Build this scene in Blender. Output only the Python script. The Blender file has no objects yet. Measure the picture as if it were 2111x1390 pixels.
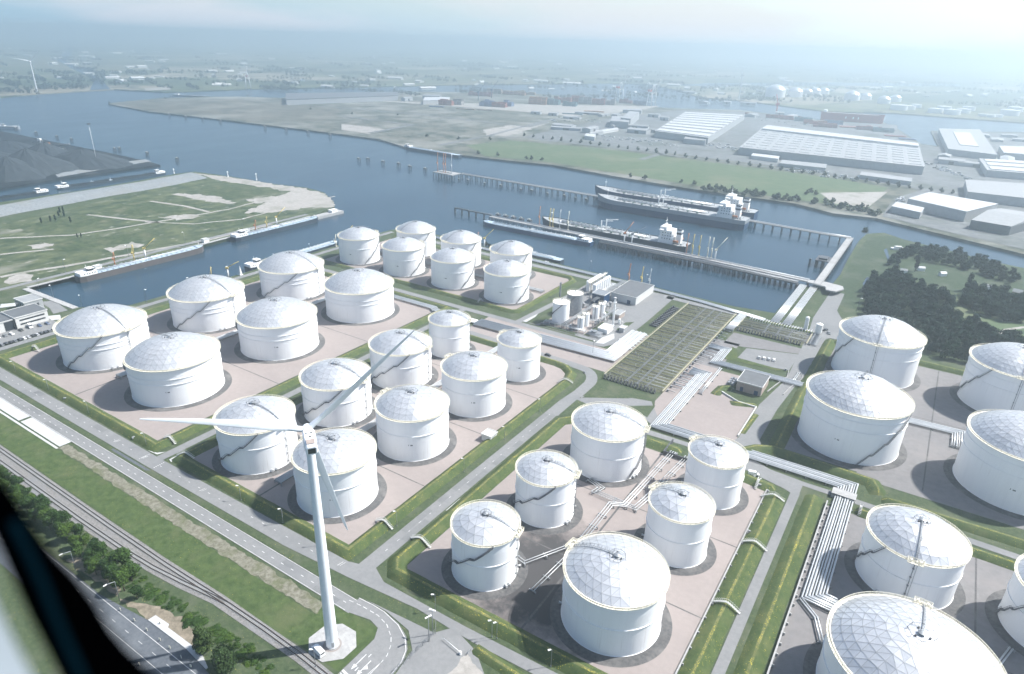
import bpy, math, random
from mathutils import Vector, Matrix, noise
from mathutils.geometry import tessellate_polygon
R = random.Random(7)
PI = math.pi
sc = bpy.context.scene
C = sc.collection

# ------------------------------------------------------------------ camera frame (used to survey ground points)
FPX, PITCH, ROLL, YAW, CAMH = 1373.76, math.radians(23.938), math.radians(1.745), math.radians(32.3), 200.0
CX, CY = 1055.5, 695.0
FW = Vector((-math.sin(YAW) * math.cos(PITCH), math.cos(YAW) * math.cos(PITCH), -math.sin(PITCH)))
RT0 = Vector((math.cos(YAW), math.sin(YAW), 0))
UP0 = RT0.cross(FW)
RT = math.cos(ROLL) * RT0 + math.sin(ROLL) * UP0
UP = -math.sin(ROLL) * RT0 + math.cos(ROLL) * UP0
CAM = Vector((0, 0, CAMH))


def G(x, y, z=0.0):
    """Ground survey: the site point at height z seen at photograph position x, y."""
    d = FW + RT * ((x - CX) / FPX) - UP * ((y - CY) / FPX)
    t = (z - CAMH) / d.z
    p = CAM + d * t
    return (p.x, p.y)


def GP(pts, z=0.0):
    return [G(x, y, z) for x, y in pts]


# ------------------------------------------------------------------ materials
MATS = {}


def nodes(name):
    m = bpy.data.materials.new(name)
    m.use_nodes = True
    nt = m.node_tree
    b = nt.nodes['Principled BSDF']
    MATS[name] = m
    return m, nt, b


def tex_coord(nt, scale=(1, 1, 1)):
    tc = nt.nodes.new('ShaderNodeTexCoord')
    mp = nt.nodes.new('ShaderNodeMapping')
    mp.inputs['Scale'].default_value = scale
    nt.links.new(tc.outputs['Object'], mp.inputs['Vector'])
    return mp.outputs['Vector']


def noise_n(nt, vec, scale, detail=4, rough=.6):
    n = nt.nodes.new('ShaderNodeTexNoise')
    n.inputs['Scale'].default_value = scale
    n.inputs['Detail'].default_value = detail
    n.inputs['Roughness'].default_value = rough
    nt.links.new(vec, n.inputs['Vector'])
    return n.outputs['Fac']


def ramp(nt, fac, stops):
    r = nt.nodes.new('ShaderNodeValToRGB')
    e = r.color_ramp.elements
    while len(e) < len(stops):
        e.new(.5)
    for i, (p, c) in enumerate(stops):
        e[i].position = p
        e[i].color = (c[0], c[1], c[2], 1) if isinstance(c, tuple) else (c, c, c, 1)
    nt.links.new(fac, r.inputs['Fac'])
    return r.outputs['Color']


def mix(nt, fac, a, b, mode='MIX'):
    n = nt.nodes.new('ShaderNodeMix')
    n.data_type = 'RGBA'
    n.blend_type = mode
    for sock, v in ((n.inputs[0], fac), (n.inputs[6], a), (n.inputs[7], b)):
        if hasattr(v, 'node'):
            nt.links.new(v, sock)
        elif isinstance(v, tuple):
            sock.default_value = (v[0], v[1], v[2], 1)
        else:
            sock.default_value = v
    return n.outputs[2]


def bump(nt, b, fac, strength=.3, dist=.1):
    n = nt.nodes.new('ShaderNodeBump')
    n.inputs['Strength'].default_value = strength
    n.inputs['Distance'].default_value = dist
    nt.links.new(fac, n.inputs['Height'])
    nt.links.new(n.outputs['Normal'], b.inputs['Normal'])


def simple(name, col, rough=.6, metal=0., var=.12, scale=.6, island=0., objcol=False, spec=None, bmp=0.):
    """a base colour with soft large and small variation; optional difference from piece to piece"""
    m, nt, b = nodes(name)
    v = tex_coord(nt)
    f = noise_n(nt, v, scale, 5, .65)
    lo = tuple(c * (1 - var) for c in col)
    hi = tuple(min(1, c * (1 + var)) for c in col)
    c = ramp(nt, f, [(.3, lo), (.7, hi)])
    if objcol:
        oi = nt.nodes.new('ShaderNodeObjectInfo')
        c = mix(nt, 1.0, oi.outputs['Color'], ramp(nt, f, [(.3, 1 - var), (.7, 1.)]), 'MULTIPLY')
    if name.startswith('leaf'):
        ob = nt.nodes.new('ShaderNodeObjectInfo')
        c = mix(nt, 1.0, c, ramp(nt, ob.outputs['Random'], [(0, (.62, .70, .78)), (.5, (1., 1., 1.)), (1, (1.45, 1.30, .95))]), 'MULTIPLY')
    if island:
        g = nt.nodes.new('ShaderNodeNewGeometry')
        c = mix(nt, 1.0, c, ramp(nt, g.outputs['Random Per Island'], [(0, 1 - island), (1, 1.)]), 'MULTIPLY')
    nt.links.new(c, b.inputs['Base Color'])
    b.inputs['Roughness'].default_value = rough
    b.inputs['Metallic'].default_value = metal
    if spec is not None:
        b.inputs['Specular IOR Level'].default_value = spec
    if bmp:
        bump(nt, b, f, bmp, .1)
    return m


def ground_mat(name, c1, c2, c3, s1, s2, specks=None, rough=.95, stretch=(1, 1, 1), bmp=.4, p1=(.38, .62), p2=(.5, .68)):
    """three-tone ground: fine noise c1/c2, large patches of c3, optional fine specks of a fourth colour"""
    m, nt, b = nodes(name)
    v = tex_coord(nt, stretch)
    fine = noise_n(nt, v, s1, 6, .7)
    big = noise_n(nt, v, s2, 5, .62)
    c = ramp(nt, fine, [(p1[0], c1), (p1[1], c2)])
    c = mix(nt, ramp(nt, big, [(p2[0], 0.), (p2[1], .85)]), c, c3)
    if specks:
        col, sca, thr = specks
        sp = noise_n(nt, v, sca, 2, .5)
        reg = noise_n(nt, v, s2 * 2.3, 3, .5)
        k = nt.nodes.new('ShaderNodeMath')
        k.operation = 'MULTIPLY'
        nt.links.new(ramp(nt, sp, [(thr, 0.), (thr + .06, 1.)]), k.inputs[0])
        nt.links.new(ramp(nt, reg, [(.42, 0.), (.6, .9)]), k.inputs[1])
        c = mix(nt, k.outputs[0], c, col)
    nt.links.new(c, b.inputs['Base Color'])
    b.inputs['Roughness'].default_value = rough
    b.inputs['Specular IOR Level'].default_value = .15
    bump(nt, b, fine, bmp, .25)
    return m


YEL = (.42, .36, .05)
ground_mat('grass', (0.038, 0.058, 0.030), (0.070, 0.092, 0.049), (0.098, 0.108, 0.074), .55, .06, (YEL, 2.2, .66), bmp=.2)
ground_mat('bank_grass', (.042, .068, .026), (.068, .094, .036), (.098, .112, .046), .45, .10, (YEL, 2.2, .64), bmp=.16)
ground_mat('bright_grass', (0.039, 0.064, 0.024), (0.069, 0.099, 0.038), (0.089, 0.104, 0.051), .3, .05, (YEL, 1.8, .68))
ground_mat('verge', (0.111, 0.109, 0.077), (0.212, 0.204, 0.167), (0.085, 0.100, 0.045), .55, .09, None)
ground_mat('rough_grass', (0.028, 0.049, 0.025), (0.100, 0.116, 0.059), (0.239, 0.229, 0.194), .07, .02, ((.26, .25, .21), .16, .64), stretch=(1, .55, 1), p2=(.57, .72))
ground_mat('far_field', (0.047, 0.059, 0.042), (0.135, 0.133, 0.108), (0.225, 0.223, 0.200), .02, .007, None, p1=(.42, .58), p2=(.50, .62))
ground_mat('meadow', (0.064, 0.099, 0.048), (0.092, 0.124, 0.066), (0.128, 0.138, 0.085), .06, .012, None)
ground_mat('sand', (0.258, 0.246, 0.225), (0.344, 0.326, 0.304), (0.172, 0.176, 0.138), .25, .04, None)
ground_mat('rubble', (0.145, 0.162, 0.171), (0.255, 0.270, 0.280), (0.204, 0.211, 0.199), .5, .03, None)
ground_mat('spit_ground', (.060, .068, .050), (.140, .130, .105), (.20, .19, .16), .02, .009, None)
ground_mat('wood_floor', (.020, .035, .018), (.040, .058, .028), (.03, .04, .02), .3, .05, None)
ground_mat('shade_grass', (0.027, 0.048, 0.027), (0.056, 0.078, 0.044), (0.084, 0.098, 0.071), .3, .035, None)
ground_mat('coal', (.008, .013, .018), (.020, .027, .034), (.045, .052, .058), .12, .02, None)
ground_mat('ballast', (.13, .128, .125), (.23, .222, .215), (.18, .19, .205), 1.2, .05, None)
ground_mat('pink_paving', (0.255, 0.224, 0.211), (0.278, 0.244, 0.230), (0.235, 0.208, 0.198), .35, .03, None, bmp=.1)
ground_mat('grey_paving', (0.158, 0.154, 0.155), (0.188, 0.183, 0.184), (0.211, 0.198, 0.195), .3, .03, None, bmp=.1)
ground_mat('asphalt', (0.180, 0.184, 0.186), (0.210, 0.212, 0.213), (0.164, 0.169, 0.173), .5, .045, None, bmp=.1)
ground_mat('crest_grass', (0.073, 0.092, 0.038), (0.129, 0.138, 0.059), (0.172, 0.170, 0.074), .6, .15, (YEL, 2.2, .55), bmp=.3)
ground_mat('asphalt_patch', (0.156, 0.161, 0.164), (0.180, 0.184, 0.185), (0.144, 0.148, 0.153), .6, .06, None, bmp=.1)
ground_mat('dark_asphalt', (0.073, 0.083, 0.096), (0.102, 0.113, 0.129), (0.137, 0.149, 0.162), .8, .05, None, bmp=.1)
ground_mat('concrete', (0.295, 0.294, 0.288), (0.384, 0.385, 0.381), (0.266, 0.264, 0.261), .6, .06, None, bmp=.1)
ground_mat('pale_slab', (0.393, 0.401, 0.401), (0.470, 0.475, 0.476), (0.359, 0.363, 0.362), .6, .1, None, bmp=.05)
ground_mat('ring_concrete', (.070, .070, .072), (.115, .114, .114), (.17, .165, .16), .7, .12, None, bmp=.15)
ground_mat('soil', (.13, .115, .085), (.24, .205, .16), (.10, .105, .05), .4, .06, None)
ground_mat('harbour_paving', (0.108, 0.116, 0.120), (0.180, 0.188, 0.190), (0.077, 0.090, 0.075), .06, .012, None, bmp=.1)


def tank_white():
    m, nt, b = nodes('tank_white')
    v = tex_coord(nt, (.55, .55, .035))
    st = noise_n(nt, v, 1.0, 5, .6)
    v2 = tex_coord(nt)
    sp = nt.nodes.new('ShaderNodeSeparateXYZ')
    nt.links.new(v2, sp.inputs[0])
    md = nt.nodes.new('ShaderNodeMath'); md.operation = 'PINGPONG'; md.inputs[1].default_value = 1.22
    nt.links.new(sp.outputs['Z'], md.inputs[0])
    seam = ramp(nt, md.outputs[0], [(.0, .975), (.05, 1.)])
    c = ramp(nt, st, [(.25, (.785, .79, .79)), (.5, (.82, .825, .825)), (.8, (.835, .84, .835))])
    c = mix(nt, 1.0, c, seam, 'MULTIPLY')
    rs = noise_n(nt, tex_coord(nt, (1.6, 1.6, .05)), 1.0, 3, .5)
    rg = noise_n(nt, tex_coord(nt, (.09, .09, .09)), 1.0, 2, .5)
    mm = nt.nodes.new('ShaderNodeMath'); mm.operation = 'MULTIPLY'
    nt.links.new(ramp(nt, rs, [(.60, 0.), (.72, .5)]), mm.inputs[0]); nt.links.new(ramp(nt, rg, [(.48, 0.), (.62, .7)]), mm.inputs[1])
    c = mix(nt, mm.outputs[0], c, (.52, .49, .45))
    nt.links.new(c, b.inputs['Base Color'])
    b.inputs['Roughness'].default_value = .45
    b.inputs['Specular IOR Level'].default_value = .35


def dome_mat():
    m, nt, b = nodes('dome_sheet')
    g = nt.nodes.new('ShaderNodeNewGeometry')
    v = tex_coord(nt)
    f = noise_n(nt, v, .5, 4, .6)
    c = ramp(nt, g.outputs['Random Per Island'], [(0, (.545, .555, .565)), (.5, (.585, .595, .605)), (1, (.63, .638, .645))])
    c = mix(nt, ramp(nt, f, [(.45, 0.), (.75, .45)]), c, (.46, .48, .49))
    nt.links.new(c, b.inputs['Base Color'])
    b.inputs['Metallic'].default_value = .45
    rr = ramp(nt, g.outputs['Random Per Island'], [(0, .30), (1, .42)])
    nt.links.new(rr, b.inputs['Roughness'])


tank_white(); dome_mat()
simple('dome_rib', (.40, .41, .42), .5, .3)
simple('stair_grey', (.15, .155, .165), .6, .2, .2)
simple('rim_cream', (.67, .635, .52), .55, 0, .15, 1.5)
simple('grille_tan', (.30, .25, .225), .7, 0, .15)
simple('rail_rust', (.055, .042, .038), .6, .1, .2)
simple('walk_tan', (.40, .37, .26), .6, 0, .15, 1.)
simple('dark_steel', (.075, .08, .088), .6, .2, .3)
simple('grey_steel', (.24, .255, .27), .5, .3, .2)
simple('pipe_white', (.54, .56, .57), .38, .35, .08, .3, island=.16)
simple('pipe_grey', (.24, .255, .27), .5, .3, .25, .4, island=.3)
simple('pipe_rust', (.26, .15, .11), .7, 0, .3)
simple('turbine_white', (.74, .765, .78), .4, 0, .03)
simple('road_paint', (.52, .52, .51), .6, 0, .25, .4)
simple('paint_white', (.78, .78, .76), .45, 0, .06)
simple('roof_white', (.44, .45, .45), .6, 0, .1, .1)
simple('roof_grey', (.26, .27, .275), .7, 0, .12, .15)
simple('roof_dark', (.10, .108, .115), .75, 0, .15, .2)
simple('wall_grey', (.33, .345, .355), .6, 0, .1, .2)
simple('wall_pale', (.55, .55, .53), .65, 0, .08, .2)
simple('brick', (.33, .27, .235), .8, 0, .12, 1.2)
simple('window_dark', (.025, .032, .04), .12, 0, .1, .5, spec=.8)
simple('hull_blue', (.008, .040, .105), .4, 0, .15, .1)
simple('hull_grey', (.27, .29, .31), .5, 0, .1, .1)
simple('hull_dark', (.020, .034, .050), .5, 0, .2, .1)
simple('hull_brown', (.085, .074, .070), .6, 0, .2, .15)
simple('hull_red', (.33, .045, .04), .5, 0, .15, .05)
simple('deck_grey', (.30, .315, .32), .6, 0, .2, .25)
simple('deck_blue', (.36, .44, .50), .55, 0, .15, .3)
simple('deck_green', (.10, .16, .14), .6, 0, .2, .3)
simple('orange', (.42, .17, .07), .5)
simple('yellow', (.55, .43, .13), .5)
simple('red', (.5, .05, .04), .5)
simple('rubber', (.02, .02, .022), .8)
simple('car_paint', (.5, .5, .5), .3, 0, .04, 1, objcol=True)
simple('stack_paint', (.5, .5, .5), .6, 0, .1, .1, objcol=True, island=.55)
simple('bark', (.06, .045, .032), .9, 0, .3, 2)
simple('leaf', (.044, .086, .022), .85, 0, .35, .35, island=.55, spec=.1)
simple('leaf_dark', (.010, .032, .022), .85, 0, .35, .3, island=.5, spec=.1)
simple('leaf_mid', (.036, .066, .028), .85, 0, .35, .3, island=.5, spec=.1)
simple('leaf_far', (.048, .068, .040), .9, 0, .35, .05, island=.5, spec=.1)
simple('pile_dark', (.020, .029, .037), .85, 0, .3, .3)
simple('cockpit_black', (.0004, .0005, .0007), .7, 0, .2, 3, spec=.0)
simple('cockpit_trim', (.0008, .0045, .0075), .7, 0, .2, 3, spec=.0)
simple('cockpit_grey', (.30, .34, .36), .6, 0, .1, 3, spec=.2)


def water_mat():
    m, nt, b = nodes('water')
    v = tex_coord(nt)
    w1 = noise_n(nt, v, .22, 5, .65)
    w2 = noise_n(nt, tex_coord(nt, (1, .35, 1)), .02, 4, .6)
    big = noise_n(nt, tex_coord(nt, (1, .5, 1)), .006, 4, .6)
    c = ramp(nt, big, [(.3, (.011, .031, .052)), (.7, (.019, .046, .070))])
    nt.links.new(c, b.inputs['Base Color'])
    rr = ramp(nt, w2, [(.3, .20), (.7, .27)])
    nt.links.new(rr, b.inputs['Roughness'])
    b.inputs['IOR'].default_value = 1.33
    ad = nt.nodes.new('ShaderNodeMath'); ad.operation = 'ADD'
    nt.links.new(w1, ad.inputs[0]); nt.links.new(w2, ad.inputs[1])
    bump(nt, b, ad.outputs[0], .42, .4)


water_mat()


def plain_mat():
    """far farmland: patchwork of fields with hedges and bare plots"""
    m, nt, b = nodes('plain')
    v = tex_coord(nt, (1, .55, 1))
    vo = nt.nodes.new('ShaderNodeTexVoronoi')
    vo.inputs['Scale'].default_value = .0035
    nt.links.new(v, vo.inputs['Vector'])
    sp = nt.nodes.new('ShaderNodeSeparateColor')
    nt.links.new(vo.outputs['Color'], sp.inputs[0])
    c = ramp(nt, sp.outputs[0], [(0, (.045, .065, .035)), (.35, (.085, .105, .05)), (.6, (.12, .13, .07)), (.85, (.16, .15, .10)), (1, (.28, .25, .19))])
    f = noise_n(nt, v, .012, 6, .7)
    c = mix(nt, ramp(nt, f, [(.52, 0.), (.6, .9)]), c, (.035, .052, .035))
    nt.links.new(c, b.inputs['Base Color'])
    b.inputs['Roughness'].default_value = .95
    b.inputs['Specular IOR Level'].default_value = .1


plain_mat()


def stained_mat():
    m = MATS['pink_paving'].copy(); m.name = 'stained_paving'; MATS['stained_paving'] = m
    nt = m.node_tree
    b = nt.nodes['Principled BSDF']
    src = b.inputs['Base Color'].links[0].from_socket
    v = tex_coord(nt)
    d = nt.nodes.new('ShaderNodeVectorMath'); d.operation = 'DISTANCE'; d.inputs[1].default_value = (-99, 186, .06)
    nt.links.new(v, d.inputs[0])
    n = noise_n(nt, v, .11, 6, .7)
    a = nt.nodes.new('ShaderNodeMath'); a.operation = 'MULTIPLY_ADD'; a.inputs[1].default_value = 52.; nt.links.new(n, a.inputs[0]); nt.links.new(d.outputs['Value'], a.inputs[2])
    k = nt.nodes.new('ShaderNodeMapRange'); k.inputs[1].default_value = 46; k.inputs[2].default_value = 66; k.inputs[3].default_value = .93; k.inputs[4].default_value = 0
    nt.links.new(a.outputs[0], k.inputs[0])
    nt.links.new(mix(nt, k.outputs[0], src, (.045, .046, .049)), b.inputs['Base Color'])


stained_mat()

# ------------------------------------------------------------------ mesh builder


class MB:
    def __init__(self):
        self.v, self.f, self.m, self.s = [], [], [], []

    def face(self, pts, mi=0, smooth=False):
        i = len(self.v)
        self.v += [tuple(p) for p in pts]
        self.f.append(tuple(range(i, i + len(pts))))
        self.m.append(mi); self.s.append(smooth)

    def idx(self, verts, faces, mi=0, smooth=False):
        i = len(self.v)
        self.v += [tuple(p) for p in verts]
        for f in faces:
            self.f.append(tuple(i + k for k in f)); self.m.append(mi); self.s.append(smooth)

    def box(self, x0, x1, y0, y1, z0, z1, mi=0):
        v = [(x0, y0, z0), (x1, y0, z0), (x1, y1, z0), (x0, y1, z0), (x0, y0, z1), (x1, y0, z1), (x1, y1, z1), (x0, y1, z1)]
        self.idx(v, [(0, 3, 2, 1), (4, 5, 6, 7), (0, 1, 5, 4), (1, 2, 6, 5), (2, 3, 7, 6), (3, 0, 4, 7)], mi)

    def obox(self, c, ang, lx, ly, z0, z1, mi=0):
        ca, sa = math.cos(ang), math.sin(ang)
        q = [(c[0] + ca * x - sa * y, c[1] + sa * x + ca * y) for x, y in ((-lx / 2, -ly / 2), (lx / 2, -ly / 2), (lx / 2, ly / 2), (-lx / 2, ly / 2))]
        self.prism(q, z0, z1, mi)

    def prism(self, poly, z0, z1, mi=0, bottom=True):
        a = sum(poly[i][0] * poly[(i + 1) % len(poly)][1] - poly[(i + 1) % len(poly)][0] * poly[i][1] for i in range(len(poly)))
        if a < 0:
            poly = poly[::-1]
        n = len(poly)
        v = [(p[0], p[1], z0) for p in poly] + [(p[0], p[1], z1) for p in poly]
        fs = [(i, (i + 1) % n, n + (i + 1) % n, n + i) for i in range(n)]
        tri = tessellate_polygon([[Vector((p[0], p[1], 0)) for p in poly]])
        for t in tri:
            p = [poly[k] for k in t]
            ar = (p[1][0] - p[0][0]) * (p[2][1] - p[0][1]) - (p[2][0] - p[0][0]) * (p[1][1] - p[0][1])
            t = t if ar > 0 else t[::-1]
            fs.append(tuple(n + k for k in t))
            if bottom:
                fs.append(tuple(t[::-1]))
        self.idx(v, fs, mi)

    def sheet(self, poly, z, mi=0):
        tri = tessellate_polygon([[Vector((p[0], p[1], 0)) for p in poly]])
        fs = []
        for t in tri:
            p = [poly[k] for k in t]
            ar = (p[1][0] - p[0][0]) * (p[2][1] - p[0][1]) - (p[2][0] - p[0][0]) * (p[1][1] - p[0][1])
            fs.append(tuple(t) if ar > 0 else tuple(t[::-1]))
        self.idx([(p[0], p[1], z) for p in poly], fs, mi)

    def cyl(self, x, y, z0, z1, r0, r1=None, n=16, mi=0, cap=True, smooth=True):
        r1 = r0 if r1 is None else r1
        v = [(x + r0 * math.cos(2 * PI * i / n), y + r0 * math.sin(2 * PI * i / n), z0) for i in range(n)]
        v += [(x + r1 * math.cos(2 * PI * i / n), y + r1 * math.sin(2 * PI * i / n), z1) for i in range(n)]
        self.idx(v, [(i, (i + 1) % n, n + (i + 1) % n, n + i) for i in range(n)], mi, smooth)
        if cap:
            self.face(v[n:], mi)
            self.face(v[:n][::-1], mi)

    def ring(self, x, y, ri, ro, z0, z1, n=48, mi=0, a0=0., a1=2 * PI):
        full = abs(a1 - a0 - 2 * PI) < 1e-6
        k = n if full else n + 1
        v = []
        for i in range(k):
            a = a0 + (a1 - a0) * i / n
            c, s = math.cos(a), math.sin(a)
            v += [(x + ri * c, y + ri * s, z0), (x + ro * c, y + ro * s, z0), (x + ro * c, y + ro * s, z1), (x + ri * c, y + ri * s, z1)]
        fs = []
        for i in range(n):
            p, q = 4 * i, 4 * ((i + 1) % k)
            fs += [(p + 1, q + 1, q + 2, p + 2), (p + 3, p + 2, q + 2, q + 3), (p, p + 3, q + 3, q), (p, q, q + 1, p + 1)]
        self.idx(v, fs, mi)

    def tube(self, path, r, n=6, mi=0, r1=None):
        path = [Vector(p) for p in path]
        rings = []
        for i, p in enumerate(path):
            d0 = (p - path[i - 1]).normalized() if i else None
            d1 = (path[i + 1] - p).normalized() if i < len(path) - 1 else None
            d = d1 if d0 is None else d0 if d1 is None else (d0 + d1)
            d = d.normalized() if d.length > 1e-6 else (d1 or d0)
            k = 1.0
            if d0 is not None and d1 is not None:
                k = 1 / max(.5, d.dot(d1))
            ref = Vector((0, 0, 1)) if abs(d.z) < .95 else Vector((0, 1, 0))
            a = d.cross(ref).normalized()
            b = a.cross(d)
            rr = r if r1 is None else r + (r1 - r) * i / (len(path) - 1)
            rings.append([p + rr * (a * math.cos(2 * PI * j / n) * (k if abs(a.z) < .2 else 1) + b * math.sin(2 * PI * j / n)) for j in range(n)])
        v = [q for rg in rings for q in rg]
        fs = []
        for i in range(len(path) - 1):
            for j in range(n):
                fs.append((i * n + j, i * n + (j + 1) % n, (i + 1) * n + (j + 1) % n, (i + 1) * n + j))
        fs.append(tuple(range(n - 1, -1, -1)))
        m = (len(path) - 1) * n
        fs.append(tuple(m + j for j in range(n)))
        self.idx(v, fs, mi, False)
        for k in range(len(self.s) - len(fs), len(self.s) - 2):
            self.s[k] = True

    def build(self, name, mats, parent=None, loc=None):
        me = bpy.data.meshes.new(name)
        me.from_pydata(self.v, [], self.f)
        me.polygons.foreach_set('material_index', self.m)
        me.polygons.foreach_set('use_smooth', self.s)
        for m in (mats if isinstance(mats, (list, tuple)) else [mats]):
            me.materials.append(MATS[m])
        me.update()
        o = bpy.data.objects.new(name, me)
        C.objects.link(o)
        if parent is not None:
            o.parent = parent
        if loc is not None:
            o.location = loc
        return o


def tag(o, label, cat, group=None, kind=None):
    o['label'] = label; o['category'] = cat
    if group: o['group'] = group
    if kind: o['kind'] = kind
    return o


def thing(name, label, cat, loc=(0, 0, 0), rz=0., group=None):
    o = bpy.data.objects.new(name, None)
    C.objects.link(o)
    o.location = loc; o.rotation_euler = (0, 0, rz)
    o.empty_display_size = .1
    return tag(o, label, cat, group)


def struct(o):
    o['kind'] = 'structure'
    return o


def dup(root, loc, rz=0., label=None, group=None, scale=None, col=None):
    r = root.copy(); C.objects.link(r)
    r.location = loc; r.rotation_euler = (0, 0, rz)
    if scale: r.scale = (scale, scale, scale) if not isinstance(scale, tuple) else scale
    if label: r['label'] = label
    if group: r['group'] = group
    if col: r.color = col
    for ch in list(root.children):
        c = ch.copy(); C.objects.link(c); c.parent = r
        if col: c.color = col
        for g in list(ch.children):
            d = g.copy(); C.objects.link(d); d.parent = c
    return r


def offset_path(pts, d, closed=False):
    """parallel of a plan polyline at distance d (left positive), mitred"""
    out = []
    n = len(pts)
    for i, p in enumerate(pts):
        a = pts[i - 1] if (i or closed) else None
        b = pts[(i + 1) % n] if (i < n - 1 or closed) else None
        d0 = (Vector((p[0] - a[0], p[1] - a[1])).normalized()) if a else None
        d1 = (Vector((b[0] - p[0], b[1] - p[1])).normalized()) if b else None
        if d0 is None: d0 = d1
        if d1 is None: d1 = d0
        n0 = Vector((-d0.y, d0.x)); n1 = Vector((-d1.y, d1.x))
        m = (n0 + n1)
        m = m / max(.35, m.dot(n0)) if m.length > 1e-4 else n0
        out.append((p[0] + m.x * d, p[1] + m.y * d))
    return out


def densify(pts, step):
    out = [pts[0]]
    for a, b in zip(pts[:-1], pts[1:]):
        L = math.dist(a, b)
        k = max(1, int(L / step))
        out += [(a[0] + (b[0] - a[0]) * i / k, a[1] + (b[1] - a[1]) * i / k) for i in range(1, k + 1)]
    return out


def rough(poly, amp, step):
    """a plan outline with a natural, uneven edge"""
    p = densify(list(poly) + [poly[0]], step)[:-1]
    return [(x + amp * noise.noise(Vector((x * .21, y * .21, 1))) + .5 * amp * noise.noise(Vector((x * .7, y * .7, 5))), y + amp * noise.noise(Vector((x * .21, y * .21, 7))) + .5 * amp * noise.noise(Vector((x * .7, y * .7, 9)))) for x, y in p]


def strip(pts, w, z, name, mat):
    L, Rr = offset_path(pts, w / 2), offset_path(pts, -w / 2)
    b = MB()
    for i in range(len(pts) - 1):
        b.face([(*Rr[i], z), (*Rr[i + 1], z), (*L[i + 1], z), (*L[i], z)])
    return struct(b.build(name, mat))


def rect(u0, u1, v0, v1):
    return [(u0, v0), (u1, v0), (u1, v1), (u0, v1)]


def flat(name, mat, z, *polys):
    b = MB()
    for p in polys:
        b.sheet(p, z)
    return struct(b.build(name, mat))


# ------------------------------------------------------------------ water, land, far land
FAR = 15000.0
flat('water', 'water', -3.0, rect(-FAR, FAR, -FAR, FAR))


def land(name, mat, poly, top=0., bot=-4.5):
    b = MB()
    b.prism(poly, bot, top, bottom=False)
    return struct(b.build(name, mat))


north_quay = [(-621, 223.5), (-621, 259), (-623, 380), (-625, 423), (-629, 520), (-630, 536)]
south_quay = [(-519, 250), (-517, 300), (-516, 360), (-516, 540), (-512, 568), (-440, 566), (-402, 563), (-333, 560), (-270, 556), (-214, 553), (-168, 549), (-124, 547), (-92, 552), (-90, 627), (-84, 640), (-66, 652)]
tip = GP([(690, 425), (688, 417), (668, 397), (631, 387), (567, 380), (474, 364), (401, 354), (360, 359), (300, 370), (160, 394), (0, 417)])
right_bank = [(-64, 700), (-66, 760), (-67, 850), (-64, 893), (-47, 912), (3.8, 868), (90, 845), (300, 790), (900, 650)]
land('ground', 'grass', [(-900, -60), (900, -60), (900, 650)] + right_bank[::-1][1:] + south_quay[::-1] + [(-545, 226)] + north_quay + tip + [(-1010, 260), (-1400, 150)])

coal_edge = GP([(-300, 225), (0, 270), (117, 294), (234, 317), (310, 334), (330, 340), (113, 370), (0, 389), (-300, 432)])
land('coal_yard_ground', 'coal', coal_edge)
bank = GP([(223, 214), (307, 230), (434, 244), (567, 260), (704, 277), (781, 287), (838, 304), (951, 320), (1038, 330), (1138, 340), (1271, 364), (1408, 387), (1641, 420), (1718, 440), (1808, 450), (1917, 477), (2111, 524), (2600, 640),
           (3000, 400), (2300, 285), (2111, 273), (2019, 272), (1919, 270), (1935, 302), (1899, 297), (1852, 267), (1822, 253), (1685, 247), (1525, 227), (1408, 224), (1365, 222), (1255, 207), (1105, 193), (938, 190), (821, 189), (704, 195), (574, 202), (484, 199), (334, 202), (234, 212)])
land('far_bank_ground', 'far_field', bank)
shore = GP([(-700, 265), (0, 200), (77, 193), (195, 186), (235, 184), (334, 190), (434, 187), (500, 184), (704, 180), (938, 175), (1255, 172), (1338, 173), (1400, 187), (1440, 200), (1535, 208), (1708, 230), (1842, 233), (2111, 253), (2800, 320)])
land('plain', 'plain', shore + [(14000, 9000), (14500, 14500), (-14500, 14500), (-14500, 600)])
flat('water', 'water', .5, GP([(185, 186.5), (195, 165), (150, 143), (118, 125), (130, 108), (140, 97), (152, 97), (147, 112), (137, 126), (172, 143), (205, 160), (228, 184)]),
     GP([(1380, 176), (1460, 172), (1700, 170), (1980, 174), (1980, 179), (1700, 177), (1480, 179)]))
# sheets on the far bank
flat('meadow', 'meadow', .25, GP([(960, 300), (1050, 290), (1250, 308), (1400, 327), (1690, 364), (1830, 387), (1790, 432), (1640, 412), (1400, 378), (1270, 357), (1138, 335), (1000, 322)]))
flat('bare_plot', 'sand', .3, GP([(765, 208), (920, 212), (1000, 214), (1150, 217), (1360, 219), (1330, 226), (1180, 240), (1060, 229), (880, 216)]),
     GP([(704, 256), (760, 262), (800, 268), (760, 277), (704, 268)]), rough(GP([(995, 268), (1050, 258), (1095, 259), (1136, 252), (1085, 270), (1040, 284), (1005, 281)]), 12, 14),
     GP([(1690, 398), (1830, 396), (1790, 428), (1720, 420)]), GP([(298, 182), (350, 180), (352, 185), (300, 187)]))
flat('industrial_paving', 'harbour_paving', .35, GP([(1080, 282), (1240, 247), (1400, 228), (1530, 231), (1690, 250), (1850, 258), (1850, 268), (1893, 298), (1936, 304), (1921, 272), (2111, 276), (2500, 300), (2600, 560), (2111, 515), (1917, 470), (1818, 446), (1842, 410), (1900, 392), (1690, 355), (1400, 319), (1120, 291)]))
flat('trampled_ground', 'spit_ground', .28, GP([(240, 215), (480, 205), (700, 225), (690, 250), (560, 250), (420, 236), (300, 225)]))
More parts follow.
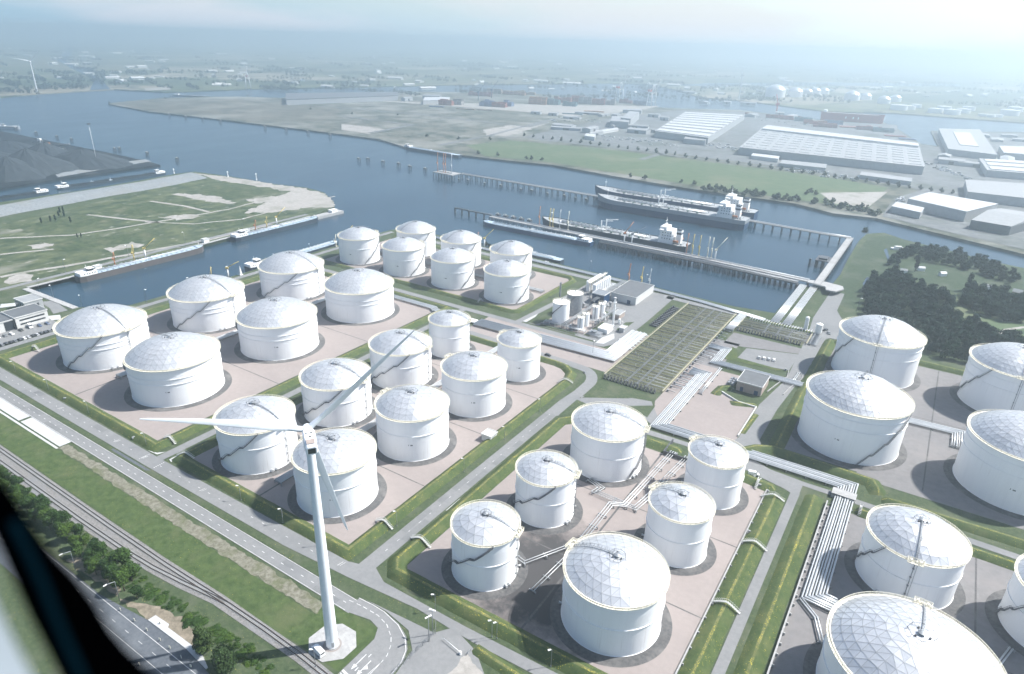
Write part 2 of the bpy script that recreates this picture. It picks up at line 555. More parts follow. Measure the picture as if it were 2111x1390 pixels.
for k, pts in enumerate([[(690, 222), (860, 236), (1090, 262), (1130, 252)], [(1010, 281), (1110, 286), (1400, 323), (1690, 358), (1900, 389), (2000, 404)], [(905, 300), (1005, 281), (1130, 248), (1200, 238)],
                         [(1500, 320), (1600, 262), (1600, 250)], [(1985, 400), (1935, 330), (1905, 300)], [(1320, 330), (1470, 285), (1560, 232)], [(704, 240), (850, 258), (760, 275)]]):
    strip(GP(pts), 12, .45, 'far_road', 'harbour_paving')

# peninsula across the dock
pen = [p for p in north_quay] + tip[:9]
flat('rough_ground', 'rough_grass', .06, [(-626, 214)] + [(p[0] - 4, p[1]) for p in north_quay] + GP([(684, 419), (664, 399), (631, 390), (567, 383), (474, 369), (401, 365), (310, 392), (255, 405), (165, 425), (0, 462), (-300, 520)]) + [(-1000, 200), (-640, 190)])
flat('sandy_shore', 'sand', .1, rough(GP([(690, 420), (668, 399), (631, 389), (567, 381), (474, 365), (401, 357), (440, 370), (560, 389), (600, 396), (560, 412), (500, 440), (560, 438), (640, 428), (690, 428)]), 7, 6))
ground_mat('scrub_ground', (0.022, 0.041, 0.019), (0.072, 0.096, 0.043), (0.120, 0.120, 0.072), .18, .05, None)
flat('scrub_ground', 'scrub_ground', .09, *[rough(GP(q), 8, 5) for q in ([(20, 470), (140, 450), (170, 442), (250, 452), (180, 466), (60, 480)], [(200, 436), (300, 408), (420, 424), (400, 436), (290, 446)], [(410, 384), (500, 386), (560, 396), (520, 408), (420, 404)], [(120, 500), (300, 478), (360, 480), (220, 506), (60, 526)], [(400, 462), (520, 436), (570, 430), (500, 458), (430, 472)])])
flat('bare_plot', 'sand', .125, *[rough(GP(q), 9, 5) for q in ([(330, 448), (380, 442), (420, 446), (370, 454)], [(210, 512), (270, 500), (290, 506), (230, 520)], [(500, 412), (560, 404), (590, 410), (530, 420)], [(60, 506), (100, 500), (110, 508), (70, 514)])])
# low stone dyke between the two docks
b = MB()
top = densify(GP([(-300, 500), (0, 433), (160, 404), (300, 381), (400, 362)]), 25)
for i in range(len(top) - 1):
    def sec(p, k):
        j = .6 * noise.noise(Vector((p[0] * .05, p[1] * .05, k)))
        return [(p[0] - 26 + j, p[1], -2), (p[0] - 6 + j, p[1], 4 + j), (p[0] + 8 + j, p[1], 3.6 + j), (p[0] + 34 + 5 * j, p[1], .2)]
    a, c = sec(top[i], 0), sec(top[i + 1], 0)
    for k in range(3):
        b.face([a[k], a[k + 1], c[k + 1], c[k]], 0, True)
struct(b.build('stone_dyke', 'rubble'))
for pts, w in (([(0, 492), (150, 485), (250, 470), (340, 455), (470, 432), (600, 398)], 5), ([(300, 458), (400, 462), (500, 452), (620, 420), (690, 405)], 4), ([(180, 443), (260, 452), (330, 459)], 6), ([(310, 415), (380, 425), (430, 437)], 6), ([(0, 572), (60, 560), (140, 548), (250, 528), (420, 497), (560, 463)], 7), ([(360, 400), (430, 410), (480, 420)], 14), ([(0, 525), (110, 514)], 5)):
    strip([(q[0] + 1.5 * noise.noise(Vector((q[0] * .05, q[1] * .05, 2))), q[1]) for q in densify(GP(pts), 6)], w * .8, .14, 'dirt_track', 'sand')
flat('bare_plot', 'sand', .12, rough(GP([(10, 578), (40, 562), (72, 568), (60, 580), (20, 588)]), 5, 4), rough(GP([(380, 398), (450, 405), (480, 418), (440, 418), (390, 408)]), 9, 6))
strip([(-634, 190), (-636, 300), (-639, 420), (-642, 540)], 6, .18, 'quay_road', 'asphalt')
struct_q = MB()
for a, c in zip(north_quay[:-1], north_quay[1:]):
    struct_q.prism([a, c, (c[0] - 3.2, c[1]), (a[0] - 3.2, a[1])], -4, .5)
struct_q.prism([(-621, 223.5), (-545, 225.8), (-545, 221.2), (-621, 219)], -4, .45)
struct(struct_q.build('quay_edge', 'concrete'))

# ------------------------------------------------------------------ terminal ground sheets
ASPH = 'asphalt'
flat('bright_field', 'bright_grass', .05, rect(-900, -160, 105.5, 119.6), [(-160, 107), (-134, 107), (-134, 129), (-160, 127)])
flat('dry_verge', 'verge', .08, rough([(-353, 120.4), (-353, 125.0), (-160, 125.6), (-160, 120.2), (-250, 119.6)], 1.3, 1.6))
flat('loose_soil', 'soil', .07, rough([(-228, 82.5), (-213, 88), (-196, 91.5), (-184, 89), (-180, 85), (-205, 83)], 1.5, 1.5), rough([(-265, 82), (-229, 82.5), (-231, 86), (-262, 87)], 1.5, 1.5))
strip([(-1200, 130.4), (-150, 130.4)], 6.4, .12, 'main_road', ASPH)
flat('main_road', ASPH, .125, [(-152, 127.2), (-141, 129.6), (-136, 128.4), (-133.6, 124), (-133.6, 96), (-119, 96), (-118, 117), (-118.6, 123), (-120.8, 127.5), (-124.8, 131.4), (-131, 134.2), (-139.5, 135.6), (-152, 135.2)])
flat('yard_paving', 'asphalt', .11, [(-150, 135.8), (-139, 136), (-126, 134), (-119, 128), (-117, 115), (-117, 96), (-60, 96), (-60, 110), (-100, 140.5), (-113, 144.5), (-117.5, 138.5)])
flat('bare_plot', 'sand', .13, rough([(-103, 135), (-101.5, 138), (-80, 128), (-60, 117), (-60, 96), (-98, 96), (-101, 118)], 1.6, 1.5))
flat('service_road', ASPH, .13, [(-1200, 137.2), (-1200, 144.6), (-303, 144.9), (-170, 146.8), (-158, 150.5), (-150, 146.6), (-110, 147.2), (-70, 149), (100, 152), (100, 147), (-72, 144.3), (-103, 143), (-130, 143.6), (-163, 140.4), (-200, 138), (-300, 137.2)])
flat('concrete_slab', 'pale_slab', .1, rect(-396.5, -353.8, 121.4, 127.2), rect(-452, -398.6, 121.4, 127.2), rect(-470, -353, 119.4, 120.5))
strip([(-302.3, 144.8), (-302.3, 402.5)], 5.4, .14, 'access_road', ASPH)
strip([(-512, 405.3), (-188, 405.6), (-180, 408), (-176, 416), (-174, 440), (-174, 470), (-176, 545)], 6, .15, 'access_road', ASPH)
strip([(-253, 406), (-251, 440), (-247.5, 500), (-247.5, 540)], 5.6, .155, 'access_road', ASPH)
curve = [(-161.7, 148), (-161.7, 300)] + [(-161.7 + 0 * a, 300) for a in ()]
cu = [(-161.7, 148), (-161.7, 230), (-161.4, 318), (-160, 334)] + [(-176 + 16 * math.cos(a), 345 + 21 * math.sin(a)) for a in [i * PI / 16 for i in range(1, 8)]] + [(-183, 366.6), (-210, 367.2), (-272, 368), (-300, 368.5)]
strip(cu, 7.4, .145, 'access_road', ASPH)
flat('access_road', ASPH, .135, [(-158.5, 300), (-150, 308), (-112, 312.6), (-85, 314.2), (-52, 311), (-30, 305.5), (-23, 302), (-23, 313.6), (100, 311), (100, 315.6), (-9, 317.6), (-22, 317.2), (-40, 318.6), (-48, 322), (-48, 335), (-52, 345), (-52, 386), (-49.5, 425), (-47, 445), (-47, 520), (-40, 530), (-40, 562), (-50, 590), (-51.5, 640), (-63, 640), (-63.5, 560), (-60, 520), (-58, 470), (-57, 440), (-57.5, 425), (-62.5, 386), (-62.5, 340), (-64, 334), (-58, 330), (-56, 320), (-85, 318.2), (-112, 318), (-135, 322), (-156, 327.5), (-158.5, 330)])
flat('access_road', ASPH, .138, [(-157, 331), (-130, 347), (-118.5, 350), (-100, 322), (-104, 321), (-114.5, 329), (-128, 323), (-155.5, 326)])
strip([(-24.8, 146), (-24.8, 306)], 4.1, .16, 'access_road', ASPH)
strip([(-480, 543), (-400, 541), (-247, 536), (-176, 533), (-40, 527)], 7, .15, 'quay_road', ASPH)
strip([(-508, 150), (-508, 545)], 6, .15, 'quay_road', ASPH)
flat('grass_patch', 'grass', .19, [(-155.5, 329.2), (-131, 345.5), (-153.2, 347.5)], [(-128.5, 336), (-114.5, 346.6), (-113.2, 330.4)], [(-157, 302), (-157, 325), (-125, 319.2), (-112, 315)])
flat('plant_paving', 'asphalt', .1, rect(-245, -176, 411, 538))
flat('parking_lot', ASPH, .1, [(-512, 150), (-513, 200), (-533, 202), (-560, 187), (-545, 160), (-600, 150)], rect(-700, -512, 150, 160), [(-560, 212), (-546, 208), (-545, 218), (-575, 222), (-580, 214)])
flat('concrete_slab', 'pale_slab', .16, [(-598, 194), (-590, 190), (-583, 203), (-590, 206)], [(-545, 203), (-534, 201), (-530, 206), (-540, 210)])
flat('car_park', ASPH, .17, [(-93, 440.5), (-58, 446), (-57.5, 478), (-92, 466)])
flat('grass_patch', 'bank_grass', .2, [(-100, 438), (-64, 441.5), (-62, 444), (-93, 445.5), (-97, 460), (-101, 462)])

# containment floors
flat('tank_pit_floor', 'pink_paving', .06, rect(-488, -318.8, 153.6, 393.5))
flat('tank_pit_floor', 'pink_paving', .06, [(-289.3, 153.6), (-177, 153.6), (-177, 343), (-180, 352), (-187, 357.3), (-289.3, 357.3)])
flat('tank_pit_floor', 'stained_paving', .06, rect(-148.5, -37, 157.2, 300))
flat('tank_pit_floor', 'pink_paving', .06, rect(-490, -268.4, 426, 523))
flat('tank_pit_floor', 'grey_paving', .06, [(-38.6, 343.2), (-2, 343.2), (-2, 338), (108, 338), (108, 509), (-38.6, 509)])
flat('tank_pit_floor', 'grey_paving', .06, rect(-10, 115, 150, 304))
flat('tank_pit_floor', 'pink_paving', .06, [(-109, 329), (-63, 329), (-63, 380), (-74, 380), (-86.5, 387), (-86.5, 400), (-80, 418), (-97, 418), (-100, 425), (-117, 425), (-117, 352)], rect(-9.5, -1, 317, 329))
flat('pipe_way_floor', 'pink_paving', .065, rect(-277, -158.5, 369.5, 403.5), rect(-172, -158.5, 403.5, 445))
flat('pipe_way_floor', 'grey_paving', .066, rect(-117, -98, 420, 470), [(-109, 466), (-98, 466), (-55, 480), (-55, 490), (-108, 490)])
ground_mat('manifold_ground', (.075, .084, .045), (.125, .128, .082), (.165, .158, .125), .6, .09, None)
flat('manifold_grass', 'manifold_ground', .07, rect(-157, -117, 364, 528), rect(-108.5, -57, 497, 524))
flat('plant_floor', 'pink_paving', .12, [(-240, 416), (-200, 416), (-198, 432), (-200, 470), (-240, 470)])
flat('grass_patch', 'grass', .16, [(-247, 412), (-239, 412), (-236, 424), (-236, 462), (-247, 460)], rect(-236, -205, 411.6, 416.5), [(-199.5, 416), (-195, 416), (-195, 446), (-199.5, 448)], [(-184, 440), (-179, 440), (-179, 463), (-184, 458)], rect(-210, -196, 463, 470))
flat('concrete_apron', 'pale_slab', .165, [(-250.5, 411), (-247.2, 411), (-247.2, 425), (-249, 432)], [(-186, 408.6), (-180, 410), (-177.8, 424), (-182, 432), (-186, 420)])

b = MB()
def drain(x0, y0, x1, y1, w=.55):
    d = (Vector((x1, y1)) - Vector((x0, y0))).normalized(); n = Vector((-d.y, d.x)) * (w / 2)
    b.face([(x0 - n.x, y0 - n.y, .085), (x1 - n.x, y1 - n.y, .085), (x1 + n.x, y1 + n.y, .085), (x0 + n.x, y0 + n.y, .085)])
for v in (233, 312): drain(-488, v, -319, v)
for v in (204.5, 259, 312): drain(-289, v, -177, v)
for v in (201.5, 249): drain(-148, v, -37.4, v)
drain(-490, 477, -268.5, 477); drain(-38, 427, 100, 427); drain(-10, 240, 110, 240); drain(-404, 154, -404, 392, .9); drain(-236, 154, -236, 357, .9); drain(-92, 158, -92, 299, .9)
drain(51, 152, 51, 303, .7); drain(28, 344, 28, 508, .7)
struct(b.build('drain_channel', 'ring_concrete'))
b = MB()
for k in range(46):
    if k % 3 == 0: x, y, lx, ly = R.uniform(-700, -160), R.choice((128.9, 131.8)), R.uniform(4, 22), 2.6
    elif k % 3 == 1: x, y, lx, ly = R.uniform(-700, -310), R.choice((139, 142.6)), R.uniform(4, 20), 3.0
    else: x, y, lx, ly = R.choice((-163.6, -159.8)), R.uniform(160, 295), 3, R.uniform(4, 16)
    z0 = .172 + .0007 * k
    b.face([(x, y - ly / 2, z0), (x + lx, y - ly / 2, z0), (x + lx, y + ly / 2, z0), (x, y + ly / 2, z0)] if k % 3 < 2 else [(x - 1.5, y, z0), (x + 1.5, y, z0), (x + 1.5, y + ly, z0), (x - 1.5, y + ly, z0)])
struct(b.build('road_patch', 'asphalt_patch'))

# ------------------------------------------------------------------ grass banks


def grass_bank(pts, w=3.9, h=2.2, crest=.55, z0=0.):
    h = h * 1.02 if h > 1.5 else h
    p = densify(pts, 5)
    b = MB()
    prof = [(-w, -.05), (-w * .55, h * .62), (-crest, h), (crest, h), (w * .55, h * .62), (w, -.05)]
    rows = []
    for d, z in prof:
        o = offset_path(p, d)
        rows.append([(q[0] + .25 * noise.noise(Vector((q[0] * .2, q[1] * .2, d))), q[1] + .25 * noise.noise(Vector((q[0] * .2, q[1] * .2, d + 9))), z0 + z + (.14 * noise.noise(Vector((q[0] * .15, q[1] * .15, 3))) if z > 0 else 0)) for q in o])
    for end in (0, -1):
        dx = Vector(p[0]) - Vector(p[1]) if end == 0 else Vector(p[-1]) - Vector(p[-2])
        dx = dx.normalized() * h * 1.2
        for r in rows:
            q = (r[end][0] + dx.x, r[end][1] + dx.y, -.05)
            if end == 0: r.insert(0, q)
            else: r.append(q)
    n = len(rows[0])
    v = [q for r in rows for q in r]
    fs = [(k * n + i, k * n + i + 1, (k + 1) * n + i + 1, (k + 1) * n + i) for k in range(len(prof) - 1) for i in range(n - 1)]
    b.idx(v, [f[::-1] for f in fs], 0, True)
    for i in range(len(fs)):
        if 2 * (n - 1) <= i < 3 * (n - 1): b.m[i] = 1
    return struct(b.build('grass_bank', ['bank_grass', 'crest_grass']))


grass_bank([(-493, 395), (-493, 149.8), (-313, 149.8), (-313, 396), (-493, 397.5)], 4.0, 2.3)
grass_bank([(-292.8, 357), (-292.8, 150.6), (-173.6, 150.4), (-173.4, 343), (-176, 353), (-184, 359.6), (-192, 361), (-292.8, 361.4)], 3.8, 2.3)
grass_bank([(-145, 305.5), (-153, 296), (-153, 158), (-149, 153.4), (-30, 155.2)], 4.2, 2.4)
grass_bank([(-140, 306.5), (-86, 306.5)], 5.2, 2.0); grass_bank([(-71, 306), (-36, 302)], 4.6, 2.0)
grass_bank([(-32, 296), (-32, 157)], 4.6, 1.8)
grass_bank([(-16.2, 306), (-16.2, 150)], 4.4, 2.0)
grass_bank([(-60, 322), (-51, 334), (-43, 338.5), (6, 336.5), (9, 330)], 4.6, 2.4)
grass_bank([(-42.5, 344), (-43.5, 430), (-43.2, 516)], 4.4, 2.4)
grass_bank([(-40, 516), (40, 514), (110, 513)], 4.0, 2.2)
grass_bank([(4, 307), (110, 305.5)], 3.8, 2.0); grass_bank([(14, 324), (110, 326.5)], 4.2, 2.2)
grass_bank([(-490, 422.5), (-268, 422.5), (-264.4, 426), (-264.4, 520), (-270, 526.5), (-490, 527.5)], 3.4, 2.0)
grass_bank([(-89, 383), (-88, 394), (-82, 400)], 3.4, 1.2)
grass_bank([(-77, 377.5), (-64.5, 383)], 3.2, 1.0)
grass_bank([(-100, 141.2), (-84, 140.2), (-60, 139.8)], 2.6, 1.3)
grass_bank([(-62, 346), (-61, 372)], 2.0, .6); grass_bank([(-108, 528.5), (-58, 526)], 2.5, .8)

# ------------------------------------------------------------------ road markings
b = MB()
z = .21


def dash(a, c, w, zz=.215):
    d = (Vector(c) - Vector(a)).normalized()
    n = Vector((-d.y, d.x)) * (w / 2)
    b.face([(a[0] - n.x, a[1] - n.y, zz), (c[0] - n.x, c[1] - n.y, zz), (c[0] + n.x, c[1] + n.y, zz), (a[0] + n.x, a[1] + n.y, zz)])


def dashes(pts, on, off, w):
    L = 0
    p = densify(pts, .5)
    acc = 0
    start = None
    for a, c in zip(p[:-1], p[1:]):
        ph = acc % (on + off)
        if ph < on: dash(a, c, w)
        acc += math.dist(a, c)


dashes([(-900, 130.4), (-152, 130.4)], 1.4, 4.6, .28)
dashes([(-900, 140.9), (-320, 140.9)], 1.3, 6.4, .25)
dashes([(-296, 141.2), (-180, 142.6)], 1.3, 6.4, .25)
dashes([(-161.7, 160), (-161.7, 300)], 1.3, 6.0, .22)
bend = [(-154.4, 131.9), (-148.1, 132.6), (-140.1, 132.7), (-134.2, 131.3), (-129.1, 128.0), (-126.7, 125.2), (-124.9, 121.3), (-124.6, 118)]
dashes(bend, 2.0, 1.3, .28)
out = [(-900, 133.4), (-152, 133.5)]
for i in range(len(out) - 1): dash(out[i], out[i + 1], .22)
outer = [(-152, 134.9), (-145, 135.4), (-139.3, 135.3), (-130.6, 133.5), (-124.6, 130.5), (-120.8, 126.6), (-118.9, 122), (-118.5, 117), (-118.7, 98)]
for i in range(len(outer) - 1): dash(outer[i], outer[i + 1], .28)
dash((-900, 127.5), (-152, 127.5), .2)
dash((-124.6, 118), (-124, 98), .2); dash((-124.6, 118), (-126.2, 98), .2)
dash((-133.4, 108.2), (-126.2, 107), .9); dash((-133.3, 107), (-126.2, 105.8), .35)
for (cx, cy) in ((-131.2, 114.5), (-128.0, 113.5)):     # lane arrows
    dash((cx, cy - 2.5), (cx, cy + 3), .3)
    b.face([(cx - .8, cy - 2.2, .19), (cx, cy - 4.6, .19), (cx + .8, cy - 2.2, .19)])
b.face([(-127.9, 114.5, .191), (-126.5, 113.4, .191), (-127.9, 112.2, .191)])
dash((-129.8, 117), (-129.8, 118.5), .3); dash((-129.7, 110.4), (-129.7, 112), .3)
for (x, y) in ((-172, 144), (-262, 141.5), (-336, 141), (-310, 140.8), (-395, 141.2)):
    dash((x, y - 1.4), (x + .5, y + 1.4), .3); dash((x + 1.0, y - 1), (x + 1.5, y + 1.6), .2)
for u in (-310, -297):
    for k in range(6): b.box(u - .25, u + .25, 138.5 + k * 1.0, 139.0 + k, .185, .19)
# kerb-like pale corner inlays at the junctions
struct(b.build('road_marking', 'road_paint'))
flat('concrete_apron', 'pale_slab', .17, [(-297.5, 147), (-294.5, 146.2), (-297.6, 153)], [(-314, 145.4), (-306.5, 146), (-305.2, 150), (-308, 146.9)], [(-157.3, 196), (-155, 196), (-155, 206.5), (-157.3, 206.5)])

# ditches with dark grass between the two roads
flat('ditch', 'grass', .1, rect(-900, -172, 133.9, 137.0))
flat('ditch', 'dark_asphalt', .12, [(-330, 135.0), (-298, 135.0), (-296, 136.4), (-330, 136.4)])

# ------------------------------------------------------------------ storage tanks


def facets(r, rise, n):
    """points and triangles of a triangulated spherical cap: ring k carries 6k points"""
    Rs = (r * r + rise * rise) / (2 * rise)
    amax = math.asin(min(1., r / Rs))
    P, ring = [(0., 0., rise)], [[0]]
    for k in range(1, n + 1):
        a = amax * k / n
        ids = []
        for j in range(6 * k):
            t = 2 * PI * j / (6 * k)
            ids.append(len(P))
            P.append((Rs * math.sin(a) * math.cos(t), Rs * math.sin(a) * math.sin(t), Rs * math.cos(a) - (Rs - rise)))
        ring.append(ids)
    T = []
    for k in range(1, n + 1):
        o, i = ring[k], ring[k - 1]
        for s in range(6):
            for j in range(k):
                a, c = o[(s * k + j) % len(o)], o[(s * k + j + 1) % len(o)]
                d = i[(s * (k - 1) + j) % len(i)] if k > 1 else 0
                T.append((a, c, d))
                if j < k - 1:
                    T.append((c, i[(s * (k - 1) + j + 1) % len(i)], d))
    return P, T, Rs


PLATES = {}


def tank(u, v, r, h, plat, st0, st1, label, group, pipe=True, num=None, rise=.36, girders=(.62,), stair=True):
    t = thing('storage_tank', label, 'tank', (u, v, 0), 0, group)
    rw = r * .966
    n = max(4, round(r / 3.15))
    key = (round(r, 1), round(h, 1), round(rise, 2))
    if key not in PLATES:
        b = MB(); b.cyl(0, 0, .25, h, rw, n=96, cap=False)
        wall = b.build('tank_wall', 'tank_white')
        b = MB()
        for g in girders: b.ring(0, 0, rw + .005, rw + .28, h * g - .14, h * g + .14, 96)
        b.ring(0, 0, rw + .005, rw + .5, h - .55, h - .25, 96)
        b.ring(0, 0, rw + .005, rw + .22, .06, .28, 96)
        gird = b.build('wind_girder', 'tank_white')
        P, T, Rs = facets(r * .955, r * rise, n)
        rj = random.Random(int(u * 7 + v))
        nin = len(P) - 6 * n
        P = [(p[0], p[1], p[2] + (rj.uniform(-.085, .085) if i < nin else 0)) for i, p in enumerate(P)]
        b = MB()
        for a in T:
            b.face([(P[k][0], P[k][1], P[k][2] + h + .25) for k in a])
        dome = b.build('domed_roof', 'dome_sheet')
        b = MB()
        seen = set()
        cz = r * rise - Rs
        for a in T:
            for p, q in ((a[0], a[1]), (a[1], a[2]), (a[2], a[0])):
                e = (min(p, q), max(p, q))
                if e in seen: continue
                seen.add(e)
                A, B = Vector(P[p]), Vector(P[q])
                nn = ((A + B) / 2 - Vector((0, 0, cz))).normalized()
                s = (B - A).cross(nn).normalized() * (.10 if r > 24 else .075)
                up = nn * .07 + Vector((0, 0, h + .25))
                b.face([A + up - s, B + up - s, B + up + s, A + up + s])
        for p in P:
            nn = (Vector(p) - Vector((0, 0, cz))).normalized()
            a = nn.orthogonal().normalized(); c = nn.cross(a)
            o = Vector(p) + nn * .1 + Vector((0, 0, h + .25))
            b.face([o + .27 * (a * math.cos(k * PI / 3) + c * math.sin(k * PI / 3)) for k in range(6)])
        ribs = b.build('roof_ribs', 'dome_rib')
        b = MB()
        b.ring(0, 0, r * .952, rw + .15, h - .02, h + .3, 96)
        b.ring(0, 0, rw + .16, r + .12, h - .25, h - .10, 96)
        for zz, w in ((1.05, .13), (.55, .08)): b.ring(0, 0, r - .02, r - .02 + w, h + zz - .25, h + zz + .13 - .25, 96)
        npost = int(2 * PI * r / 2.2)
        for k in range(npost):
            a = 2 * PI * k / npost
            b.obox(((r + .03) * math.cos(a), (r + .03) * math.sin(a)), a, .1, .12, h - .1, h + .9)
        rim = b.build('rim_walkway', 'rim_cream')
        b = MB()
        b.cyl(0, 0, h + .25 + r * rise - .1, h + .25 + r * rise + .7, .9, n=12); b.cyl(0, 0, h + .25 + r * rise + .7, h + .25 + r * rise + 1.1, 1.3, .3, n=12)
        rr = r * .16
        b2 = MB()
        zr = lambda q: math.sqrt(max(0, Rs * Rs - q * q)) - (Rs - r * rise) + h + .25
        pts = [(rr * math.cos(k * PI / 4), rr * math.sin(k * PI / 4), zr(rr) + 1.0) for k in range(9)]
        b2.tube(pts, .07, 5)
        for p in pts[:-1]: b2.tube([(p[0], p[1], zr(rr)), p], .06, 4)
        for k in range(3): b2.cyl(rr * .6 * math.cos(2 + k * 2), rr * .6 * math.sin(2 + k * 2), zr(rr * .6) - .1, zr(rr * .6) + .5, .35, n=10)
        vent = b.build('roof_vent', 'grey_steel'); vr = b2.build('vent_railing', 'dark_steel')
        b = MB()
        b.ring(0, 0, rw - .2, rw + 1.2, .0, .26, 72)
        k = 72
        vv = [((rw + 1.2) * math.cos(2 * PI * i / k), (rw + 1.2) * math.sin(2 * PI * i / k), .25) for i in range(k)] + [((rw + 4.4) * math.cos(2 * PI * i / k), (rw + 4.4) * math.sin(2 * PI * i / k), .11) for i in range(k)]
        b.idx(vv, [(i, k + i, k + (i + 1) % k, (i + 1) % k) for i in range(k)])
        found = b.build('foundation_ring', 'ring_concrete')
        parts = [wall, gird, dome, ribs, rim, vent, found]
        PLATES[key] = ([o.data for o in parts], vr.data)
        for o in parts: o.parent = t
        vr.parent = vent
    else:
        for nm, d in zip(('tank_wall', 'wind_girder', 'domed_roof', 'roof_ribs', 'rim_walkway', 'roof_vent', 'foundation_ring'), PLATES[key][0]):
            o = bpy.data.objects.new(nm, d); C.objects.link(o); o.parent = t
            if nm == 'roof_vent':
                q = bpy.data.objects.new('vent_railing', PLATES[key][1]); C.objects.link(q); q.parent = o
    P, T, Rs = facets(r * .955, r * rise, 1)
    zr = lambda q: math.sqrt(max(0, Rs * Rs - q * q)) - (Rs - r * rise) + h + .25
    # walkway from the rim up to the vent
    a = math.radians(plat); ca, sa = math.cos(a), math.sin(a)
    b = MB()
    N = 22
    prev = None
    for i in range(N + 1):
        q = r * .97 + (r * .06 - r * .97) * i / N
        zz = zr(min(q, r * .954)) + .45
        row = [(q * ca - s * sa, q * sa + s * ca, zz) for s in (-.3, .3)]
        if prev: b.face([prev[0], prev[1], row[1], row[0]])
        for s in (0, 1):
            if i % 2: b.box(row[s][0] - .03, row[s][0] + .03, row[s][1] - .03, row[s][1] + .03, zz - .3, zz + .9)
        if prev:
            for s in (0, 1):
                b.tube([(prev[s][0], prev[s][1], prev[s][2] + 1), (row[s][0], row[s][1], row[s][2] + 1)], .035, 4)
        prev = row
    b.build('roof_walkway', 'grey_steel', t)
    # gauge platform on the rim
    b = MB()
    cx, cy = (r + .2) * ca, (r + .2) * sa
    W = 5.6
    b.obox((cx, cy), a, 2.6, W, h + .0, h + .16)
    for (dx, dy, lx, ly) in ((1.25, 0, .12, W), (-1.25, 0, .12, W), (0, W / 2, 2.6, .12), (0, -W / 2, 2.6, .12)):
        for zz in (.62, 1.15): b.obox((cx + dx * ca - dy * sa, cy + dx * sa + dy * ca), a, lx, ly, h + zz, h + zz + .12)
    for k in range(-3, 4):
        for dx in (-1.25, 1.25): b.obox((cx + dx * ca - k * .9 * sa, cy + dx * sa + k * .9 * ca), a, .1, .1, h + .1, h + 1.2)
    for k, s in ((-1.6, .45), (.4, .35), (1.7, .5)): b.obox((cx - k * sa, cy + k * ca), a, s * 2, s * 1.6, h + .16, h + .16 + s * 2.2)
    b.build('gauge_platform', 'rim_cream', t)
    if pipe:
        b = MB()
        rp = rw + .55
        b.tube([(rp * ca, rp * sa, .3), (rp * ca, rp * sa, h)], .14, 6)
        for k in range(5): b.obox(((rw + .3) * ca, (rw + .3) * sa), a, .7, .7, 2 + k * h / 5.3, 2.25 + k * h / 5.3)
        a2 = a + .9 / rw
        b.tube([(rp * math.cos(a2), rp * math.sin(a2), .3), (rp * math.cos(a2), rp * math.sin(a2), h)], .07, 5)
        b.build('gauge_pipe', 'pipe_grey' if num is None else 'dark_steel', t)
    if stair:
        b, hr = MB(), MB()
        A0, A1 = math.radians(st0), math.radians(st1)
        n = int(h / .24)
        prev = None
        land = {int(n * f) + d for f in (.26, .52, .77) for d in range(0, 6)}
        zz, ang, rises = h - .1, A0, n - len(land)
        pts = []
        for i in range(n + 1):
            a_ = A0 + (A1 - A0) * i / n
            if i and i not in land: zz -= (h - .5) / rises
            c, s = math.cos(a_), math.sin(a_)
            b.obox(((rw + .62) * c, (rw + .62) * s), a_, .98, abs(A1 - A0) * rw / n * 1.25, zz - .06, zz + .05)
            p = ((rw + 1.1) * c, (rw + 1.1) * s, zz)
            pts.append(p)
        for k in range(0, n, 3):
            q = pts[min(n, k + 3)]
            hr.tube([(pts[k][0], pts[k][1], pts[k][2] + 1.05), (q[0], q[1], q[2] + 1.05)], .055, 4)
            hr.tube([pts[k], (pts[k][0], pts[k][1], pts[k][2] + 1.05)], .045, 4)
            b.tube([(pts[k][0], pts[k][1], pts[k][2] - .12), (q[0], q[1], q[2] - .12)], .1, 4)
        o = b.build('spiral_stair', 'stair_grey', t)
        hr.build('handrail', 'stair_grey', o)
    # shell nozzles and manway near the base
    for da, s in ((-.5, .5), (-.38, .35), (.42, .4)):
        b = MB()
        a_ = a + da
        c, s_ = math.cos(a_), math.sin(a_)
        b.tube([((rw - .1) * c, (rw - .1) * s_, 1.0), ((rw + 1.1) * c, (rw + 1.1) * s_, 1.0)], s, 10)
        b.tube([((rw + 1.1) * c, (rw + 1.1) * s_, 1.0), ((rw + 1.3) * c, (rw + 1.3) * s_, 1.0)], s * 1.4, 10)
        b.build('nozzle', 'pipe_white', t)
    if num is not None:          # small stencilled mark, too small to read in the photograph
        a0 = math.radians(num)
        for k, (w, g) in enumerate(((.3, 0), (1.2, 1.5))):
            b = MB()
            a_ = a0 + g / rw
            b.obox(((rw + .012) * math.cos(a_), (rw + .012) * math.sin(a_)), a_, .02, w, h * .40, h * .40 + (.75 if k == 0 else .6))
            b.build('stencil_mark', 'dark_steel', t)
    return t


